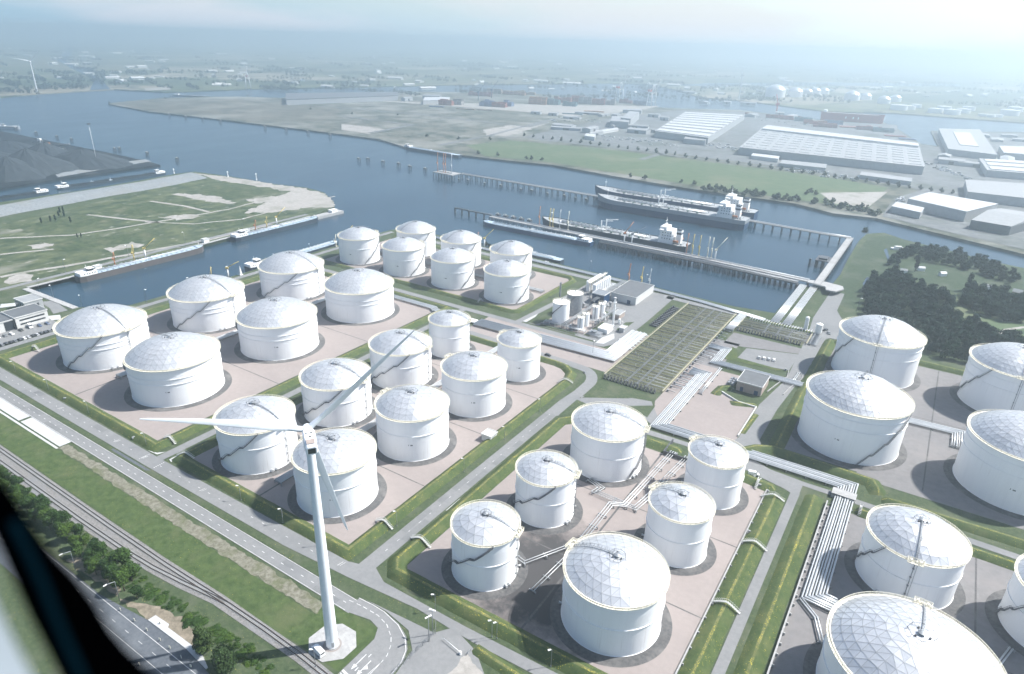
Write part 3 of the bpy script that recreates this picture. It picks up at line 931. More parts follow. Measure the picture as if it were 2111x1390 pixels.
GT, GU, GM, GF, GR = ('large squat tanks in the left compound', 'tanks in the compound by the harbour water', 'tanks in the middle compound', 'tanks in the front compound', 'large tanks in the right compound')
TT = [(-444, 195.3, 26.9, 23.4, 5, -27, -88, 'large squat domed tank next to the office car park and the head of the dock', GT, True, None),
      (-364.2, 195.3, 26.6, 23.8, 176, -108, -165, 'large squat domed tank in the left corner nearest the double road and ditch', GT, False, -45),
      (-444, 272.2, 26.9, 23.6, 8, -29, -95, 'large squat domed tank beside the dock, second along the quay from the office', GT, True, None),
      (-444.5, 352, 26.9, 23.5, 12, -30, -102, 'large squat domed tank beside the dock, third along the quay from the office', GT, True, None),
      (-364.8, 272.2, 27.0, 23.7, 176, -112, -168, 'large squat domed tank in the middle of the left compound, inland row', GT, False, -45),
      (-366, 352, 27.2, 23.6, 176, 150, 90, 'large squat domed tank of the left compound nearest the harbour tanks and white pipe bundle', GT, False, None)]
for a in TT: tank(*a, girders=(.60, .74))
UU = [(-464.5, 450.6, 'harbour compound tank farthest left, its base toward the dock barges', 77), (-406.9, 450.3, 'harbour compound tank second from left in the nearer row', 77),
      (-349.7, 450.8, 'harbour compound tank third from left in the nearer row, stair on its right', 77), (-291.8, 450.5, 'harbour compound tank at the right end of the nearer row, facing bare paving', 77)]
for k, (u, v, l, p) in enumerate(UU): tank(u, v, 19.9, 24.0, p, 42, -32, 'white ' + l, GU, False, -75 if k != 1 else -70)
for u, l in ((-436.6, 'left end of the farther harbour row, its dome against open water'), (-379.6, 'middle of the farther harbour row, in front of the quay shrubs'), (-321.6, 'right end of the farther harbour row, white ship bridge behind it')):
    tank(u, 502.7, 20.1, 24.0, -103, -8, -72, 'white tank at the ' + l, GU, False, None)
MM = [(-264.0, 336, 14.6, 23.7, 20, 150, 80, 'slim white domed tank at the tip of the upper turbine blade', None), (-206.2, 335.2, 14.5, 24.1, 170, 150, 60, 'slim white domed tank beside the bend of the road, next to the broad pipe bundle', -62),
      (-264.2, 286, 19.9, 23.8, 12, -33, -124, 'white domed tank crossed by the upper turbine blade, with a zigzag stair', None), (-206.8, 286.1, 19.7, 24.2, 176, 150, 62, 'white domed tank directly in front of the slim tank at the road bend', -58),
      (-265, 232, 20.0, 23.5, 10, -33, -124, 'white domed tank behind the root of the upper turbine blade', None), (-207.6, 231.7, 19.7, 24.0, 177, 150, 62, 'white domed tank right of the turbine hub, facing the small white cabin', -56),
      (-264.8, 177.2, 19.7, 23.3, 7, -34, -122, 'white domed tank crossed by the horizontal turbine blade', None), (-207.9, 177.1, 19.4, 23.7, 177, 150, 62, 'white domed tank directly behind the turbine mast', -52)]
for u, v, r, h, p, s0, s1, l, nm in MM: tank(u, v, r, h, p, s0, s1, l, GM, True, nm, rise=.33)
FF = [(-121.5, 176.6, 14.1, 22.8, 10, -43, -165, 'slim white tank at the left corner of the front compound, beside the oil-stained ground', None), (-120.4, 223.3, 14.2, 22.8, 14, -44, -165, 'slim white tank of the front compound second from the road junction, with a zigzag stair', None),
      (-114.1, 275.6, 19.2, 23.9, 12, 40, -30, 'broad white tank at the back of the front compound, below the pink lot', None), (-67.2, 182.9, 19.5, 23.1, 174, 150, 70, 'broad white tank at the bottom centre, the nearest of the front compound', None),
      (-60.6, 234.2, 13.9, 23.4, 165, 140, 30, 'slim white tank directly behind the bottom centre broad tank', None), (-59.6, 281.4, 13.9, 23.4, 160, 140, 30, 'slim white tank beside the parked white van and the road junction', None)]
for u, v, r, h, p, s0, s1, l, nm in FF: tank(u, v, r, h, p, s0, s1, l, GF, True, nm, rise=.30, girders=(.55,), stair=s0 != 150 and s0 != 140)
RR = [(-10.9, 479, 26.2, 29.2, -90, -123, -178, 'large pale tank right before the dark wood, with a platform at its front rim', None), (-11.4, 374.4, 26.8, 29.0, 88, -14, -72, 'large pale tank overlapping the wood-side tank, a long stair on its right', -100),
      (65.5, 479, 26.8, 29.0, -90, -123, -178, 'large pale tank cut by the right edge, at the end of the dark tree row', None), (66, 376, 26.8, 28.6, 88, -14, -72, 'large pale tank cut by the right edge, throwing a broad shadow on the grey paving', -100)]
for a in RR: tank(*a[:8], GR, True, a[8], rise=.37, girders=(.66, .86))
tank(25.2, 271.3, 18.7, 22.2, -88, -122, -178, 'white tank in the lower right with a railed platform at its front rim', 'tanks in the lower right compound', True, None, rise=.37, girders=(.55,))
tank(28.8, 205, 26.2, 21.3, 88, -14, -72, 'very broad white tank filling the lower right corner', 'tanks in the lower right compound', True, None, rise=.34, girders=(.55,))
tank(76.5, 271.3, 18.7, 22.2, -88, -122, -178, 'white tank at the right edge, only a sliver of it in the frame', 'tanks in the lower right compound', True, None, rise=.37, girders=(.55,))

# ------------------------------------------------------------------ wind turbine
HUB, AZ, TILT, BL, PH = 87.0, math.radians(145.1), math.radians(5.5), 46.2, 137.7
TB = (-144.2, 113.7)
ax = Vector((math.cos(AZ) * math.cos(TILT), math.sin(AZ) * math.cos(TILT), math.sin(TILT)))
e1 = Vector((-math.sin(AZ), math.cos(AZ), 0)); e2 = ax.cross(e1)


def turbine(loc, label, scale=1., ph=PH, group=None):
    t = thing('wind_turbine', label, 'wind turbine', (loc[0], loc[1], .2), 0, group)
    b = MB()
    hs = HUB - 2.6
    prev = 0
    for k in range(8):
        z0, z1 = hs * k / 8, hs * (k + 1) / 8
        b.cyl(0, 0, z0, z1, 2.15 - .85 * k / 8, 2.15 - .85 * (k + 1) / 8, 40, cap=False)
    b.build('tower', 'turbine_white', t)
    b = MB(); b.cyl(0, 0, 0, .35, 2.5, n=40)
    b.build('tower_flange', 'concrete', t)
    b = MB()
    # nacelle: a tapering rounded box along the rotor axis
    def P(s, y, zz): return Vector((0, 0, HUB)) + ax * s + e1 * y + ax.cross(e1) * zz
    secs = [(-6.6, 1.45, -1.2, 1.35), (-6.3, 1.65, -1.6, 1.65), (-2, 1.85, -1.9, 1.95), (1.6, 1.8, -1.9, 1.95), (2.9, 1.45, -1.6, 1.6)]
    rows = []
    for s, w, lo, hi in secs:
        c = .45
        rows.append([P(s, -w + c, lo), P(s, w - c, lo), P(s, w, lo + c), P(s, w, hi - c), P(s, w - c, hi), P(s, -w + c, hi), P(s, -w, hi - c), P(s, -w, lo + c)])
    for i in range(len(rows) - 1):
        for j in range(8): b.face([rows[i][j], rows[i][(j + 1) % 8], rows[i + 1][(j + 1) % 8], rows[i + 1][j]][::-1])
    b.face(rows[0]); b.face(rows[-1][::-1])
    nac = b.build('nacelle', 'turbine_white', t)
    b = MB()
    def plate(s0, s1, y0, y1, zz): b.face([P(s0, y0, zz), P(s1, y0, zz), P(s1, y1, zz), P(s0, y1, zz)])
    for s0, s1, y0, y1 in ((-.3, .3, -1.1, -.4), (-.3, .3, .5, 1.1), (-2.2, -1.5, -.55, .15)): plate(s0, s1, y0, y1, 1.99)
    b.build('roof_hatch', 'dark_steel', nac)
    b = MB(); plate(-5.4, -3.2, -1.25, 1.25, 2.0)
    b.build('roof_grille', 'grille_tan', nac)
    b = MB(); b.face([P(-6.63, -1.15, -.9), P(-6.63, -1.15, .95), P(-6.63, 1.15, .95), P(-6.63, 1.15, -.9)][::-1]); b.face([P(-6.64, -1.15, -.9), P(-6.64, -1.15, .95), P(-6.64, 1.15, .95), P(-6.64, 1.15, -.9)])
    b.build('cooling_opening', 'window_dark', nac)
    hubc = Vector((0, 0, HUB)) + ax * 4.48
    b = MB()
    n = 20
    pr = [(-1.7, 1.55), (-.6, 1.75), (.6, 1.7), (1.5, 1.3), (2.2, .7), (2.45, .05)]
    rg = [[hubc + ax * s + r * (e1 * math.cos(2 * PI * j / n) + e2 * math.sin(2 * PI * j / n)) for j in range(n)] for s, r in pr]
    for i in range(len(rg) - 1):
        for j in range(n): b.face([rg[i][j], rg[i][(j + 1) % n], rg[i + 1][(j + 1) % n], rg[i + 1][j]], 0, True)
    b.face(rg[0][::-1])
    b.build('hub', 'turbine_white', t)
    # blades: chord, thickness, twist along the span
    span = [(1.2, 1.9, 1.9, 30), (3.0, 1.9, 1.85, 28), (6, 2.6, 1.35, 22), (9.5, 3.5, .85, 16), (14, 3.1, .6, 11), (20, 2.5, .45, 7), (27, 1.95, .33, 4), (34, 1.45, .24, 2), (40, 1.02, .17, 1), (44, .7, .11, 0), (BL - .4, .36, .06, 0), (BL, .06, .02, 0)]
    for k in range(3):
        a = math.radians(ph + 120 * k)
        d = e1 * math.cos(a) + e2 * math.sin(a)
        tdir = -e1 * math.sin(a) + e2 * math.cos(a)
        b = MB()
        rows = []
        m = 14
        for s, ch, th, tw in span:
            w = math.radians(tw + 14)
            cd = tdir * math.cos(w) + ax * math.sin(w)
            td = ax * math.cos(w) - tdir * math.sin(w)
            cone = -1.0 * (s / BL) ** 2
            o = hubc + d * s + ax * cone
            rows.append([o + cd * (ch * (.5 * math.cos(2 * PI * j / m) + (.18 if s > 5 else 0))) + td * (th * .5 * math.sin(2 * PI * j / m)) for j in range(m)])
        for i in range(len(rows) - 1):
            for j in range(m): b.face([rows[i][j], rows[i][(j + 1) % m], rows[i + 1][(j + 1) % m], rows[i + 1][j]], 0, True)
        b.build('blade', 'turbine_white', t)
    b = MB(); b.obox((.0 + 2.06 * math.cos(-.6), 2.06 * math.sin(-.6)), -.6, .2, .9, .9, 3.0)
    b.build('tower_door', 'wall_grey', t)
    t.scale = (scale,) * 3
    return t


wt = turbine(TB, 'tall white three-bladed wind turbine standing on an octagonal pad in the foreground')
pad = [(-153.3, 110.9), (-152.8, 118.1), (-148.2, 122.4), (-141.4, 122.6), (-136.4, 117.8), (-136.6, 111.6), (-141.6, 106.5), (-148.3, 106.3)]
b = MB(); b.prism(pad, -.2, .19)
struct(b.build('concrete_pad', 'concrete'))
b = MB(); b.ring(TB[0], TB[1], 2.7, 3.3, .18, .2, 40)
struct(b.build('pad_ring', 'pink_paving'))
ft = GP([(77, 190)])[0]
ft2 = turbine(ft, 'slender white wind turbine far away at the upper left, behind the wide water', 1.08, 12.)

# ------------------------------------------------------------------ pipe bundles


def pipe_bundle(path, n, spacing, r, z, label, name='pipe_bundle', m='pipe_white', sup=9., group=None, sag=None):
    """n parallel pipes along a plan path, each its own part, on steel sleepers"""
    x0, y0 = path[0]
    t = thing(name, label, 'pipes', (x0, y0, 0), 0, group)
    rel = [(p[0] - x0, p[1] - y0) for p in path]
    for i in range(n):
        o = offset_path(rel, (i - (n - 1) / 2) * spacing)
        zz = z + (sag[i % len(sag)] if sag else 0)
        b = MB()
        rr = r * (1 if not sag else (.8 + .4 * ((i * 7) % 3) / 2))
        b.tube([(p[0], p[1], zz) for p in o], rr, 8)
        L = densify(o, 30)
        b.build('pipe', m, t)
    b = MB()
    dd = densify(rel, sup)
    w = n * spacing / 2 + .4
    for i in range(len(dd)):
        a = dd[max(0, i - 1)]; c = dd[min(len(dd) - 1, i + 1)]
        ang = math.atan2(c[1] - a[1], c[0] - a[0])
        b.obox(dd[i], ang, .35, 2 * w, z - r - .5, z - r - .02)
        nn = Vector((-math.sin(ang), math.cos(ang)))
        for s in (-1, 1):
            p = (dd[i][0] + nn.x * w * .85 * s, dd[i][1] + nn.y * w * .85 * s)
            b.box(p[0] - .18, p[0] + .18, p[1] - .18, p[1] + .18, 0, z - r - .4)
    b.build('support_frame', 'grey_steel', t)
    return t


pipe_bundle([(-276, 386.5), (-166.3, 394.5 - 3), (-166.3, 443)], 13, 1.0, .42, 1.6, 'broad bright bundle of white pipes turning a corner into the manifold field', sag=(0, .1, .25))
pipe_bundle([(-402, 389.6), (-322, 389.6), (-318, 386.6), (-277, 386.2)], 6, 1.0, .38, 1.5, 'white pipes along the north edge of the left compound under the road')
pipe_bundle([(-404, 180), (-404, 387)], 5, 1.1, .32, 2.2, 'white pipe rack running between the two rows of squat tanks')
pipe_bundle([(-236, 165), (-236, 366)], 5, 1.0, .3, 2.0, 'white pipe rack between the two rows of the middle compound')
pipe_bundle([(-480, 476.6), (-271, 476.6)], 5, 1.1, .3, 1.8, 'grey pipe rack between the two rows of harbour tanks', m='pipe_grey')
pipe_bundle([(-112.4, 404), (-103.6, 404), (-103.6, 360), (-103.6, 324.4), (-52, 325), (-3.8, 325.2), (-3.8, 237), (4, 236.4)], 8, 1.12, .4, 1.35, 'long bundle of white pipes from the manifold past the road junction to the lower right', sag=(0, .12, .2))
pipe_bundle([(-115, 452), (-103, 452), (-103, 427), (-46, 427), (-36, 427.5), (16, 417), (41.5, 418.5), (41.5, 400)], 6, 1.15, .38, 1.3, 'white pipes stepping from the manifold under the upper road to the right-hand tanks', sag=(0, .1))
pipe_bundle([(-97, 420), (-97, 377)], 2, 1.2, .35, 1.0, 'short pair of white pipes crossing the pink paved lot')
pipe_bundle([(-87, 529), (-86.8, 640)], 7, .95, .36, 1.2, 'left band of white pipes leading out to the jetty')
pipe_bundle([(-78, 529), (-77.5, 640)], 7, .95, .36, 1.2, 'right band of white pipes leading out to the jetty')
pipe_bundle([(-512, 558), (-400, 553), (-300, 549), (-214, 545), (-150, 538.5), (-95, 529)], 6, .95, .34, 1.1, 'white pipes along the harbour quay')
pipe_bundle([(-112, 489), (-111.5, 530)], 8, .8, .3, 2.2, 'raised white pipe rack between the two manifold fields')
pipe_bundle([(-79, 303), (-83.5, 256), (-84.8, 247), (-106, 247.5), (-105, 252), (-113, 255)], 3, 1.25, .2, 1.4, 'white pipes through the bank opening into the front compound')
pipe_bundle([(-87, 303), (-90, 246), (-95.5, 243), (-95.2, 206)], 3, 1.25, .2, 1.6, 'elevated white pipes crossing the front compound toward the broad tank')
pipe_bundle([(-95.5, 205), (-98, 176)], 2, 1.3, .17, 1.2, 'thin pipe pair running over the oil-stained ground')
pipe_bundle([(-113, 188), (-108.6, 187), (-99, 205)], 2, 1.3, .17, 1.5, 'thin bent pipes beside the left corner tank')
pipe_bundle([(-52, 427), (-51.5, 445)], 2, 1, .25, 1., 'two short pipes beside the upper road')
pipe_bundle([(-8, 233), (-1, 226), (3, 215)], 2, 1.1, .32, 1.2, 'white pipe pair bending toward the very broad lower right tank')
pipe_bundle([(46, 238), (58, 241), (62, 252)], 2, 1.0, .3, 1.2, 'white pipe pair between the two lower right tanks')
# culvert where pipes pass through the bank
b = MB()
b.box(-91, -74, 299.4, 300.0, .05, 2.3); b.box(-91.4, -90.8, 299, 313, .05, 2.6); b.box(-74.4, -73.8, 299, 313, .05, 2.6)
tag(b.build('culvert_wall', 'dark_steel'), 'dark culvert opening where pipes pass under the bank road', 'culvert')
b = MB()
b.box(-10.6, -10.0, 170, 306, .05, 1.5)
for k in range(24): b.box(-10.0, -9.2, 172 + k * 5.6, 172.5 + k * 5.6, .05, 1.2)
tag(b.build('retaining_wall', 'concrete'), 'long low concrete wall beside the grass bank in the lower right', 'wall')
b = MB()
b.box(-37.3, -36.8, 156, 300, .05, .9)
for k in range(17): b.box(-36.8, -36.1, 160 + k * 8.4, 160.4 + k * 8.4, .05, .9)
tag(b.build('retaining_wall', 'concrete'), 'low concrete edge wall on the right side of the front compound', 'wall')
b = MB(); b.prism([(-63.4, 341), (-62.8, 341), (-62.8, 380.6), (-74, 380.6), (-86.6, 388), (-86.6, 387.2), (-74, 380), (-63.4, 380)], .05, 1.1)
tag(b.build('retaining_wall', 'wall_pale'), 'pale low wall round the pink paved lot', 'wall')
b = MB()
b.box(-9.6, .9, 312.4, 313, -.5, 1.6); b.box(-9.6, .9, 317.4, 318, -.5, 1.6); b.box(-9.8, 1.1, 312.4, 318, 2.2, 2.5)
tag(b.build('road_bridge', 'concrete'), 'small concrete road bridge carrying the lane over the pipes', 'bridge')
for u0, u1, v0, v1 in ((-56.5, -46, 423, 431),):
    b = MB()
    for s in (0, 1):
        pts = [(-62.8 + s * 9.5, 405 + s * 2), (-60 + s * 8.3, 420), (-58.3 + s * 8, 427), (-57 + s * 8.5, 434), (-58 + s * 9.4, 444)]
        for p, q in zip(pts[:-1], pts[1:]):
            b.prism([p, q, (q[0] + .35, q[1]), (p[0] + .35, p[1])], .1, 1.1)
    tag(b.build('bridge_parapet', 'concrete'), 'pale parapets where the upper road crosses the white pipes', 'parapet')

# ------------------------------------------------------------------ manifold fields


def manifold(u0, u1, v0, v1, rows, label, pump_side):
    cx, cy = (u0 + u1) / 2, (v0 + v1) / 2
    t = thing('pipe_manifold', label, 'manifold', (cx, cy, 0))
    hu, hv = (u1 - u0) / 2, (v1 - v0) / 2
    for i in range(rows):
        vv = -hv + 2 + (2 * hv - 4) * (i + R.uniform(-.22, .22) * (0 < i < rows - 1)) / (rows - 1)
        b = MB()
        b.tube([(-hu, vv, .9), (hu, vv, .9)], .2, 6)
        if i % 2: b.tube([(-hu, vv + 1.0, .8), (hu, vv + 1.0, .8)], .12, 5)
        for k in range(5):
            x = -hu + 2 + (2 * hu - 4) * (k + R.random() * .6) / 5
            b.box(x - .15, x + .15, vv - .15, vv + .15, .0, .8)
        b.build('pipe', ('pipe_grey', 'stair_grey', 'pipe_grey', 'dark_steel', 'grey_steel')[R.randint(0, 4)], t)
    b = MB()
    for k in range(int(rows * 1.6)):
        x, y = R.uniform(-hu, hu), R.uniform(-hv, hv)
        b.cyl(x, y, .0, 1.5, .22, n=6); b.box(x - .35, x + .35, y - .06, y + .06, 1.45, 1.55)
    b.build('valve', 'pipe_white', t)['kind'] = 'stuff'
    b = MB()
    for k in (-.25, .12, .45):
        for s in (0, .8): b.box(hu * k + s - .15, hu * k + s + .15, -hv, hv, 1.1, 1.35)
        for q in range(int(hv)):
            b.box(hu * k - .1, hu * k + .95, -hv + q * 2, -hv + q * 2 + .2, 1.35, 1.5)
    b.build('cross_header', 'pipe_grey', t)
    b = MB()
    for s in (-1, 1):
        x = s * (hu + .9)
        b.box(x - .4, x + .4, -hv, hv, 1.4, 1.52)
        for q in range(int(2 * hv / 4)):
            y = -hv + q * 4
            b.box(x - .4, x - .32, y, y + .1, 0, 2.5); b.box(x + .32, x + .4, y, y + .1, 0, 2.5)
        for e in (-.36, .36): b.box(x + e - .04, x + e + .04, -hv, hv, 2.42, 2.5)
    b.build('walkway', 'walk_tan', t)
    b = MB()
    for k in range(pump_side):
        x = -hu + 1 + (2 * hu - 2) * k / pump_side
        b.box(x - .5, x + .5, -hv - 4.2, -hv - 1, .1, 1.2); b.cyl(x, -hv - 2.6, 1.2, 2.8, .45, n=8); b.tube([(x, -hv - 4, 1), (x, -hv - 4, 2.3), (x, -hv, 2.3)], .2, 6)
    b.build('pump_row', 'dark_steel', t)
    b = MB()
    for k in range(26):
        y = -hv * .95 + 2 * hv * .95 * k / 26
        b.box(hu + 2.2, hu + 3.4, y, y + 1.1, .1, 1.3 + (k % 3) * .3); b.tube([(hu + 3, y, 1.2), (hu + 8, y, 1.2)], .22, 6)
    b.build('valve_row', 'grey_steel', t)
    return t


manifold(-156.5, -118, 364, 527, 38, 'long green manifold field crossed by rows of dark pipes and valves', 16)
manifold(-108, -58, 499, 522, 8, 'smaller green manifold field beside the jetty pipes', 22)
b = MB()
for k in range(24):
    x = -105 + k * 2.0
    b.tube([(x, 523.5, 1.2), (x + .3, 530, 1.2)], .26, 6); b.tube([(x, 523.5, 1.2), (x, 523.5, .2)], .26, 6)
tag(b.build('pipe_rack', 'pipe_white'), 'comb of short white pipes joining the quay pipes to the small manifold field', 'pipes')
b = MB()
for k in range(14):
    y = 463 + k * 3.6
    b.box(-166, -160.5, y, y + 1.6, .1, 1.3); b.cyl(-164.5, y + .8, 1.3, 2.6, .6, n=8); b.tube([(-167, y + .8, .8), (-158, y + .8, .8)], .3, 6)
tag(b.build('pump_row', 'dark_steel'), 'row of dark pumps beside the long manifold field', 'pumps')
b = MB()
for k in range(7): b.tube([(-172.5, 446 + k * 0, .1), (-158, 446, .1)], .01, 4) if k == 99 else b.tube([(-171.8, 412 + k * 4.8, 1.4), (-158, 412 + k * 4.8, 1.3)], .42, 8)
tag(b.build('pipe_branch', 'pipe_white'), 'white branch pipes fanning from the broad bundle into the manifold', 'pipes')

for y0, lab in ((378, 'white branch pipes from the manifold to the long bundle by the pink lot'), (434, 'white branch pipes from the manifold toward the car park')):
    b = MB()
    for k in range(5):
        y = y0 + k * 5.2
        b.tube([(-115.5, y, 1.2), (-108 + k * .9, y, 1.2), (-108 + k * .9, y - 3, 1.2)], .3, 6)
    tag(b.build('pipe_branch', 'pipe_white'), lab, 'pipes')

# ------------------------------------------------------------------ small process plant beside the manifold


def small_tank(u, v, r, h, label, m='tank_white', group=None, stair=True):
    t = thing('process_tank', label, 'tank', (u, v, .12), 0, group)
    b = MB(); b.cyl(0, 0, 0, h, r, n=40, cap=False); b.build('tank_wall', m, t)
    b = MB(); b.cyl(0, 0, h, h + r * .12, r * .97, r * .2, n=40); b.build('roof', 'paint_white', t)
    b = MB()
    b.ring(0, 0, r * .98, r + .25, h - .1, h + .05, 36)
    b.ring(0, 0, r + .1, r + .22, h + .95, h + 1.1, 36)
    for k in range(16): b.obox(((r + .16) * math.cos(k * PI / 8), (r + .16) * math.sin(k * PI / 8)), k * PI / 8, .1, .1, h, h + 1)
    b.build('rim_railing', 'rim_cream', t)
    b = MB(); b.obox((r * .4 * math.cos(2.0), r * .4 * math.sin(2.0)), 2.0, r * .9, .5, h + r * .1, h + r * .1 + .3)
    if stair:
        n = int(h / .3)
        for i in range(n):
            a = math.radians(-55 - 85 * i / n)
            b.obox(((r + .45) * math.cos(a), (r + .45) * math.sin(a)), a, .8, .5, h * (1 - .62 * i / n) - .12, h * (1 - .62 * i / n) + .05)
    else:
        b.box(r * .2, r * .2 + .35, -r - .25, -r - .05, .2, h + 1)
    b.build('stair', 'dark_steel', t)
    return t


small_tank(-226, 427.5, 6.6, 17, 'white round tank with a diagonal stair in the small process plant')
small_tank(-226, 450, 6.4, 17.5, 'bare metal round tank with a white lid in the small process plant', 'grey_steel')
GS = 'pairs of small white vessels'
for (u, v, h, l) in ((-206.5, 424.2, 10, 'small white vessel at the front of the nearer pair'), (-206.8, 433, 10, 'small white vessel at the rear of the nearer pair'), (-207, 450.5, 10.5, 'small white vessel at the front of the farther pair'), (-206, 459, 10.5, 'small white vessel at the rear of the farther pair')):
    small_tank(u, v, 2.7, h, l, 'tank_white', GS, False)


def silo(u, v, label):
    t = thing('silo', label, 'silo', (u, v, .12), 0, 'white silos in a double row')
    b = MB(); b.cyl(0, 0, 0, 9.2, 1.85, n=20, cap=False); b.build('silo_body', 'tank_white', t)
    b = MB(); b.cyl(0, 0, 9.2, 10, 1.85, .5, n=20); b.build('silo_top', 'paint_white', t)
    return t


s0 = None
for row, u in enumerate((-232.6, -241.4)):
    for k in range(7 if row == 0 else 6):
        l = 'white upright silo in the %s of the double row on the process plant' % ('front line' if row == 0 else 'back line')
        if s0 is None: s0 = silo(u, 500 + k * 4.6, l)
        else: dup(s0, (u, 500 + k * 4.6 + (5 if row else 0), .12), 0, l)
b = MB()
for k in range(9): b.box(-237.2, -236.8, 498 + k * 4, 498.3 + k * 4, .1, 11)
b.box(-238, -236, 497, 532, 10.4, 10.6)
for e in (-238, -236): b.box(e - .06, e + .06, 497, 532, 11.4, 11.55)
tag(b.build('gantry', 'rim_cream'), 'cream gantry walkway above the double row of silos', 'walkway')
b = MB()
for k in range(8):
    v = 470 + k * 9
    b.box(-222.2, -221.8, v, v + .4, .1, 6); b.box(-218.2, -217.8, v, v + .4, .1, 6); b.box(-222.4, -217.6, v, v + .4, 5.6, 6)
for k in range(5): b.tube([(-221.5 + k * .8, 470, 6.3), (-221.5 + k * .8, 534, 6.3)], .22, 6)
tag(b.build('pipe_rack', 'pipe_grey'), 'grey elevated pipe rack between the silos and the dark-roofed shed', 'pipe rack')
b = MB(); b.cyl(0, 0, 0, 24, .85, .75, 20); b.ring(0, 0, .8, 1.3, 20, 20.3, 20)
t = thing('chimney', 'tall slim white chimney in the small process plant', 'chimney', (-188.7, 444, .1)); b.build('stack', 'paint_white', t)
b = MB(); b.ring(0, 0, .98, 1.35, 23.2, 23.8, 20); b.box(-1.6, 1.6, -1.6, 1.6, 0, .8); b.build('collar', 'grey_steel', t)
b = MB(); b.cyl(0, 0, 0, 13, .75, n=14); b.ring(0, 0, .7, 1.0, 12, 12.4, 14)
tag(b.build('vent_stack', 'grey_steel', None, (-254, 477, .1)), 'short grey vent stack beside the harbour compound bank', 'chimney')


def shed(u0, u1, v0, v1, h, label, roof='roof_dark', wall='wall_pale', name='shed', doors=(), windows=0, slope=0., cat='shed', group=None):
    """flat or mono-pitched building: wall, roof with parapet, doors and windows as parts"""
    cx, cy = (u0 + u1) / 2, (v0 + v1) / 2
    t = thing(name, label, cat, (cx, cy, .1), 0, group)
    a, c = (u1 - u0) / 2, (v1 - v0) / 2
    b = MB(); b.box(-a, a, -c, c, 0, h); b.build('wall', wall, t)
    b = MB(); b.box(-a - .25, a + .25, -c - .25, c + .25, h + .003, h + .35); o = b.build('roof', roof, t)
    b = MB()
    for (x0, x1, y0, y1) in ((-a - .4, a + .4, -c - .4, -c - .1), (-a - .4, a + .4, c + .1, c + .4), (-a - .4, -a - .1, -c - .1, c + .1), (a + .1, a + .4, -c - .1, c + .1)): b.box(x0, x1, y0, y1, h - .1, h + .6)
    b.build('parapet', 'wall_pale', o)
    for side, p, w, hh in doors:
        b = MB()
        if side == 'S': b.box(p * a - w / 2, p * a + w / 2, -c - .06, -c + .1, 0, hh)
        elif side == 'E': b.box(a - .1, a + .06, p * c - w / 2, p * c + w / 2, 0, hh)
        else: b.box(-a - .06, -a + .1, p * c - w / 2, p * c + w / 2, 0, hh)
        b.build('door', 'hull_blue', t)
    for k in range(windows):
        x = -a * .8 + 1.6 * a * (k + .5) / windows
        b = MB(); b.box(x - a * .55 / windows, x + a * .55 / windows, -c - .05, -c + .1, h * .5, h * .78); b.build('window', 'window_dark', t)
    return t


shed(-215.6, -192.8, 497.2, 536.4, 6.5, 'pale shed with a dark flat roof beside the quay pipes', doors=(('S', -.6, 3, 3.2), ('S', .45, 3, 3.2)))
shed(-80.2, -64.6, 396.5, 415.5, 6.2, 'pale brick substation with a dark flat roof on the pink paved lot', wall='brick', doors=(('S', -.55, 2, 3), ('S', .6, 2.4, 3)))
b = MB()
for k in range(3): b.box(-86.5, -82.5, 399 + k * 3.4, 401.4 + k * 3.4, .2, 2.6); b.cyl(-84.5, 400 + k * 3.4, 2.6, 3.4, .5, n=8)
tag(b.build('transformer', 'grey_steel'), 'grey transformers on the small grass knoll beside the brick substation', 'transformer')
b = MB(); b.box(0, 8, 0, 11, .1, 3.6); b.box(-.15, 8.15, -.15, 11.15, 3.603, 3.85)
tag(b.build('plant_cabin', 'paint_white', None, (-193.5, 427, .1)), 'white plant cabin with a flat white roof beside the chimney', 'cabin')
shed(-180.5, -176.8, 437.5, 443.5, 3.2, 'small grey-blue cabin at the edge of the plant road', 'roof_white', 'wall_grey', 'cabin', cat='cabin')
shed(-196, -190.5, 459, 470, 4, 'reddish open shelter among plant pipes', 'roof_grey', 'brick', 'shelter', cat='shelter')
shed(-226, -215, 482, 493, 8, 'dark steel cooler block beside the elevated pipe rack', 'grey_steel', 'hull_blue', 'cooler_block', cat='cooler')
b = MB()
for k in range(5): b.tube([(-198, 416 + k * .9, 1.5), (-186, 416.5 + k * .9, 1.5)], .25, 6)
b.box(-198, -188, 420.5, 426, .1, 1.8); b.cyl(-194, 423, 1.8, 2.6, 2.2, n=16)
tag(b.build('pump_skid', 'grey_steel'), 'grey pump skid in front of the white plant cabin', 'pumps')
b = MB()
for k in range(6): b.tube([(-243 + k * .7, 413.5, 1.1), (-205 + k * .7, 412.6, 1.1)], .16, 6)
b.tube([(-236, 414, 1), (-214, 428, 1)], .3, 6); b.tube([(-234, 414, 1), (-212, 428, 1)], .3, 6)
tag(b.build('pipe_group', 'pipe_grey'), 'thin grey pipes along the front edge of the process plant', 'pipes')
b = MB(); b.cyl(0, 0, 0, 11, 1.5, n=20); b.cyl(0, 0, 11, 11.8, 1.5, .4, n=20)
tag(b.build('storage_vessel', 'paint_white', None, (-63.5, 528, .1)), 'slim white upright vessel beside the jetty approach', 'vessel')
b = MB(); b.cyl(0, 0, 1.5, 8.2, 2.5, n=20); b.cyl(0, 0, 8.2, 9.2, 2.5, .5, n=20); b.cyl(0, 0, .0, 1.5, 1.4, 2.5, n=20)
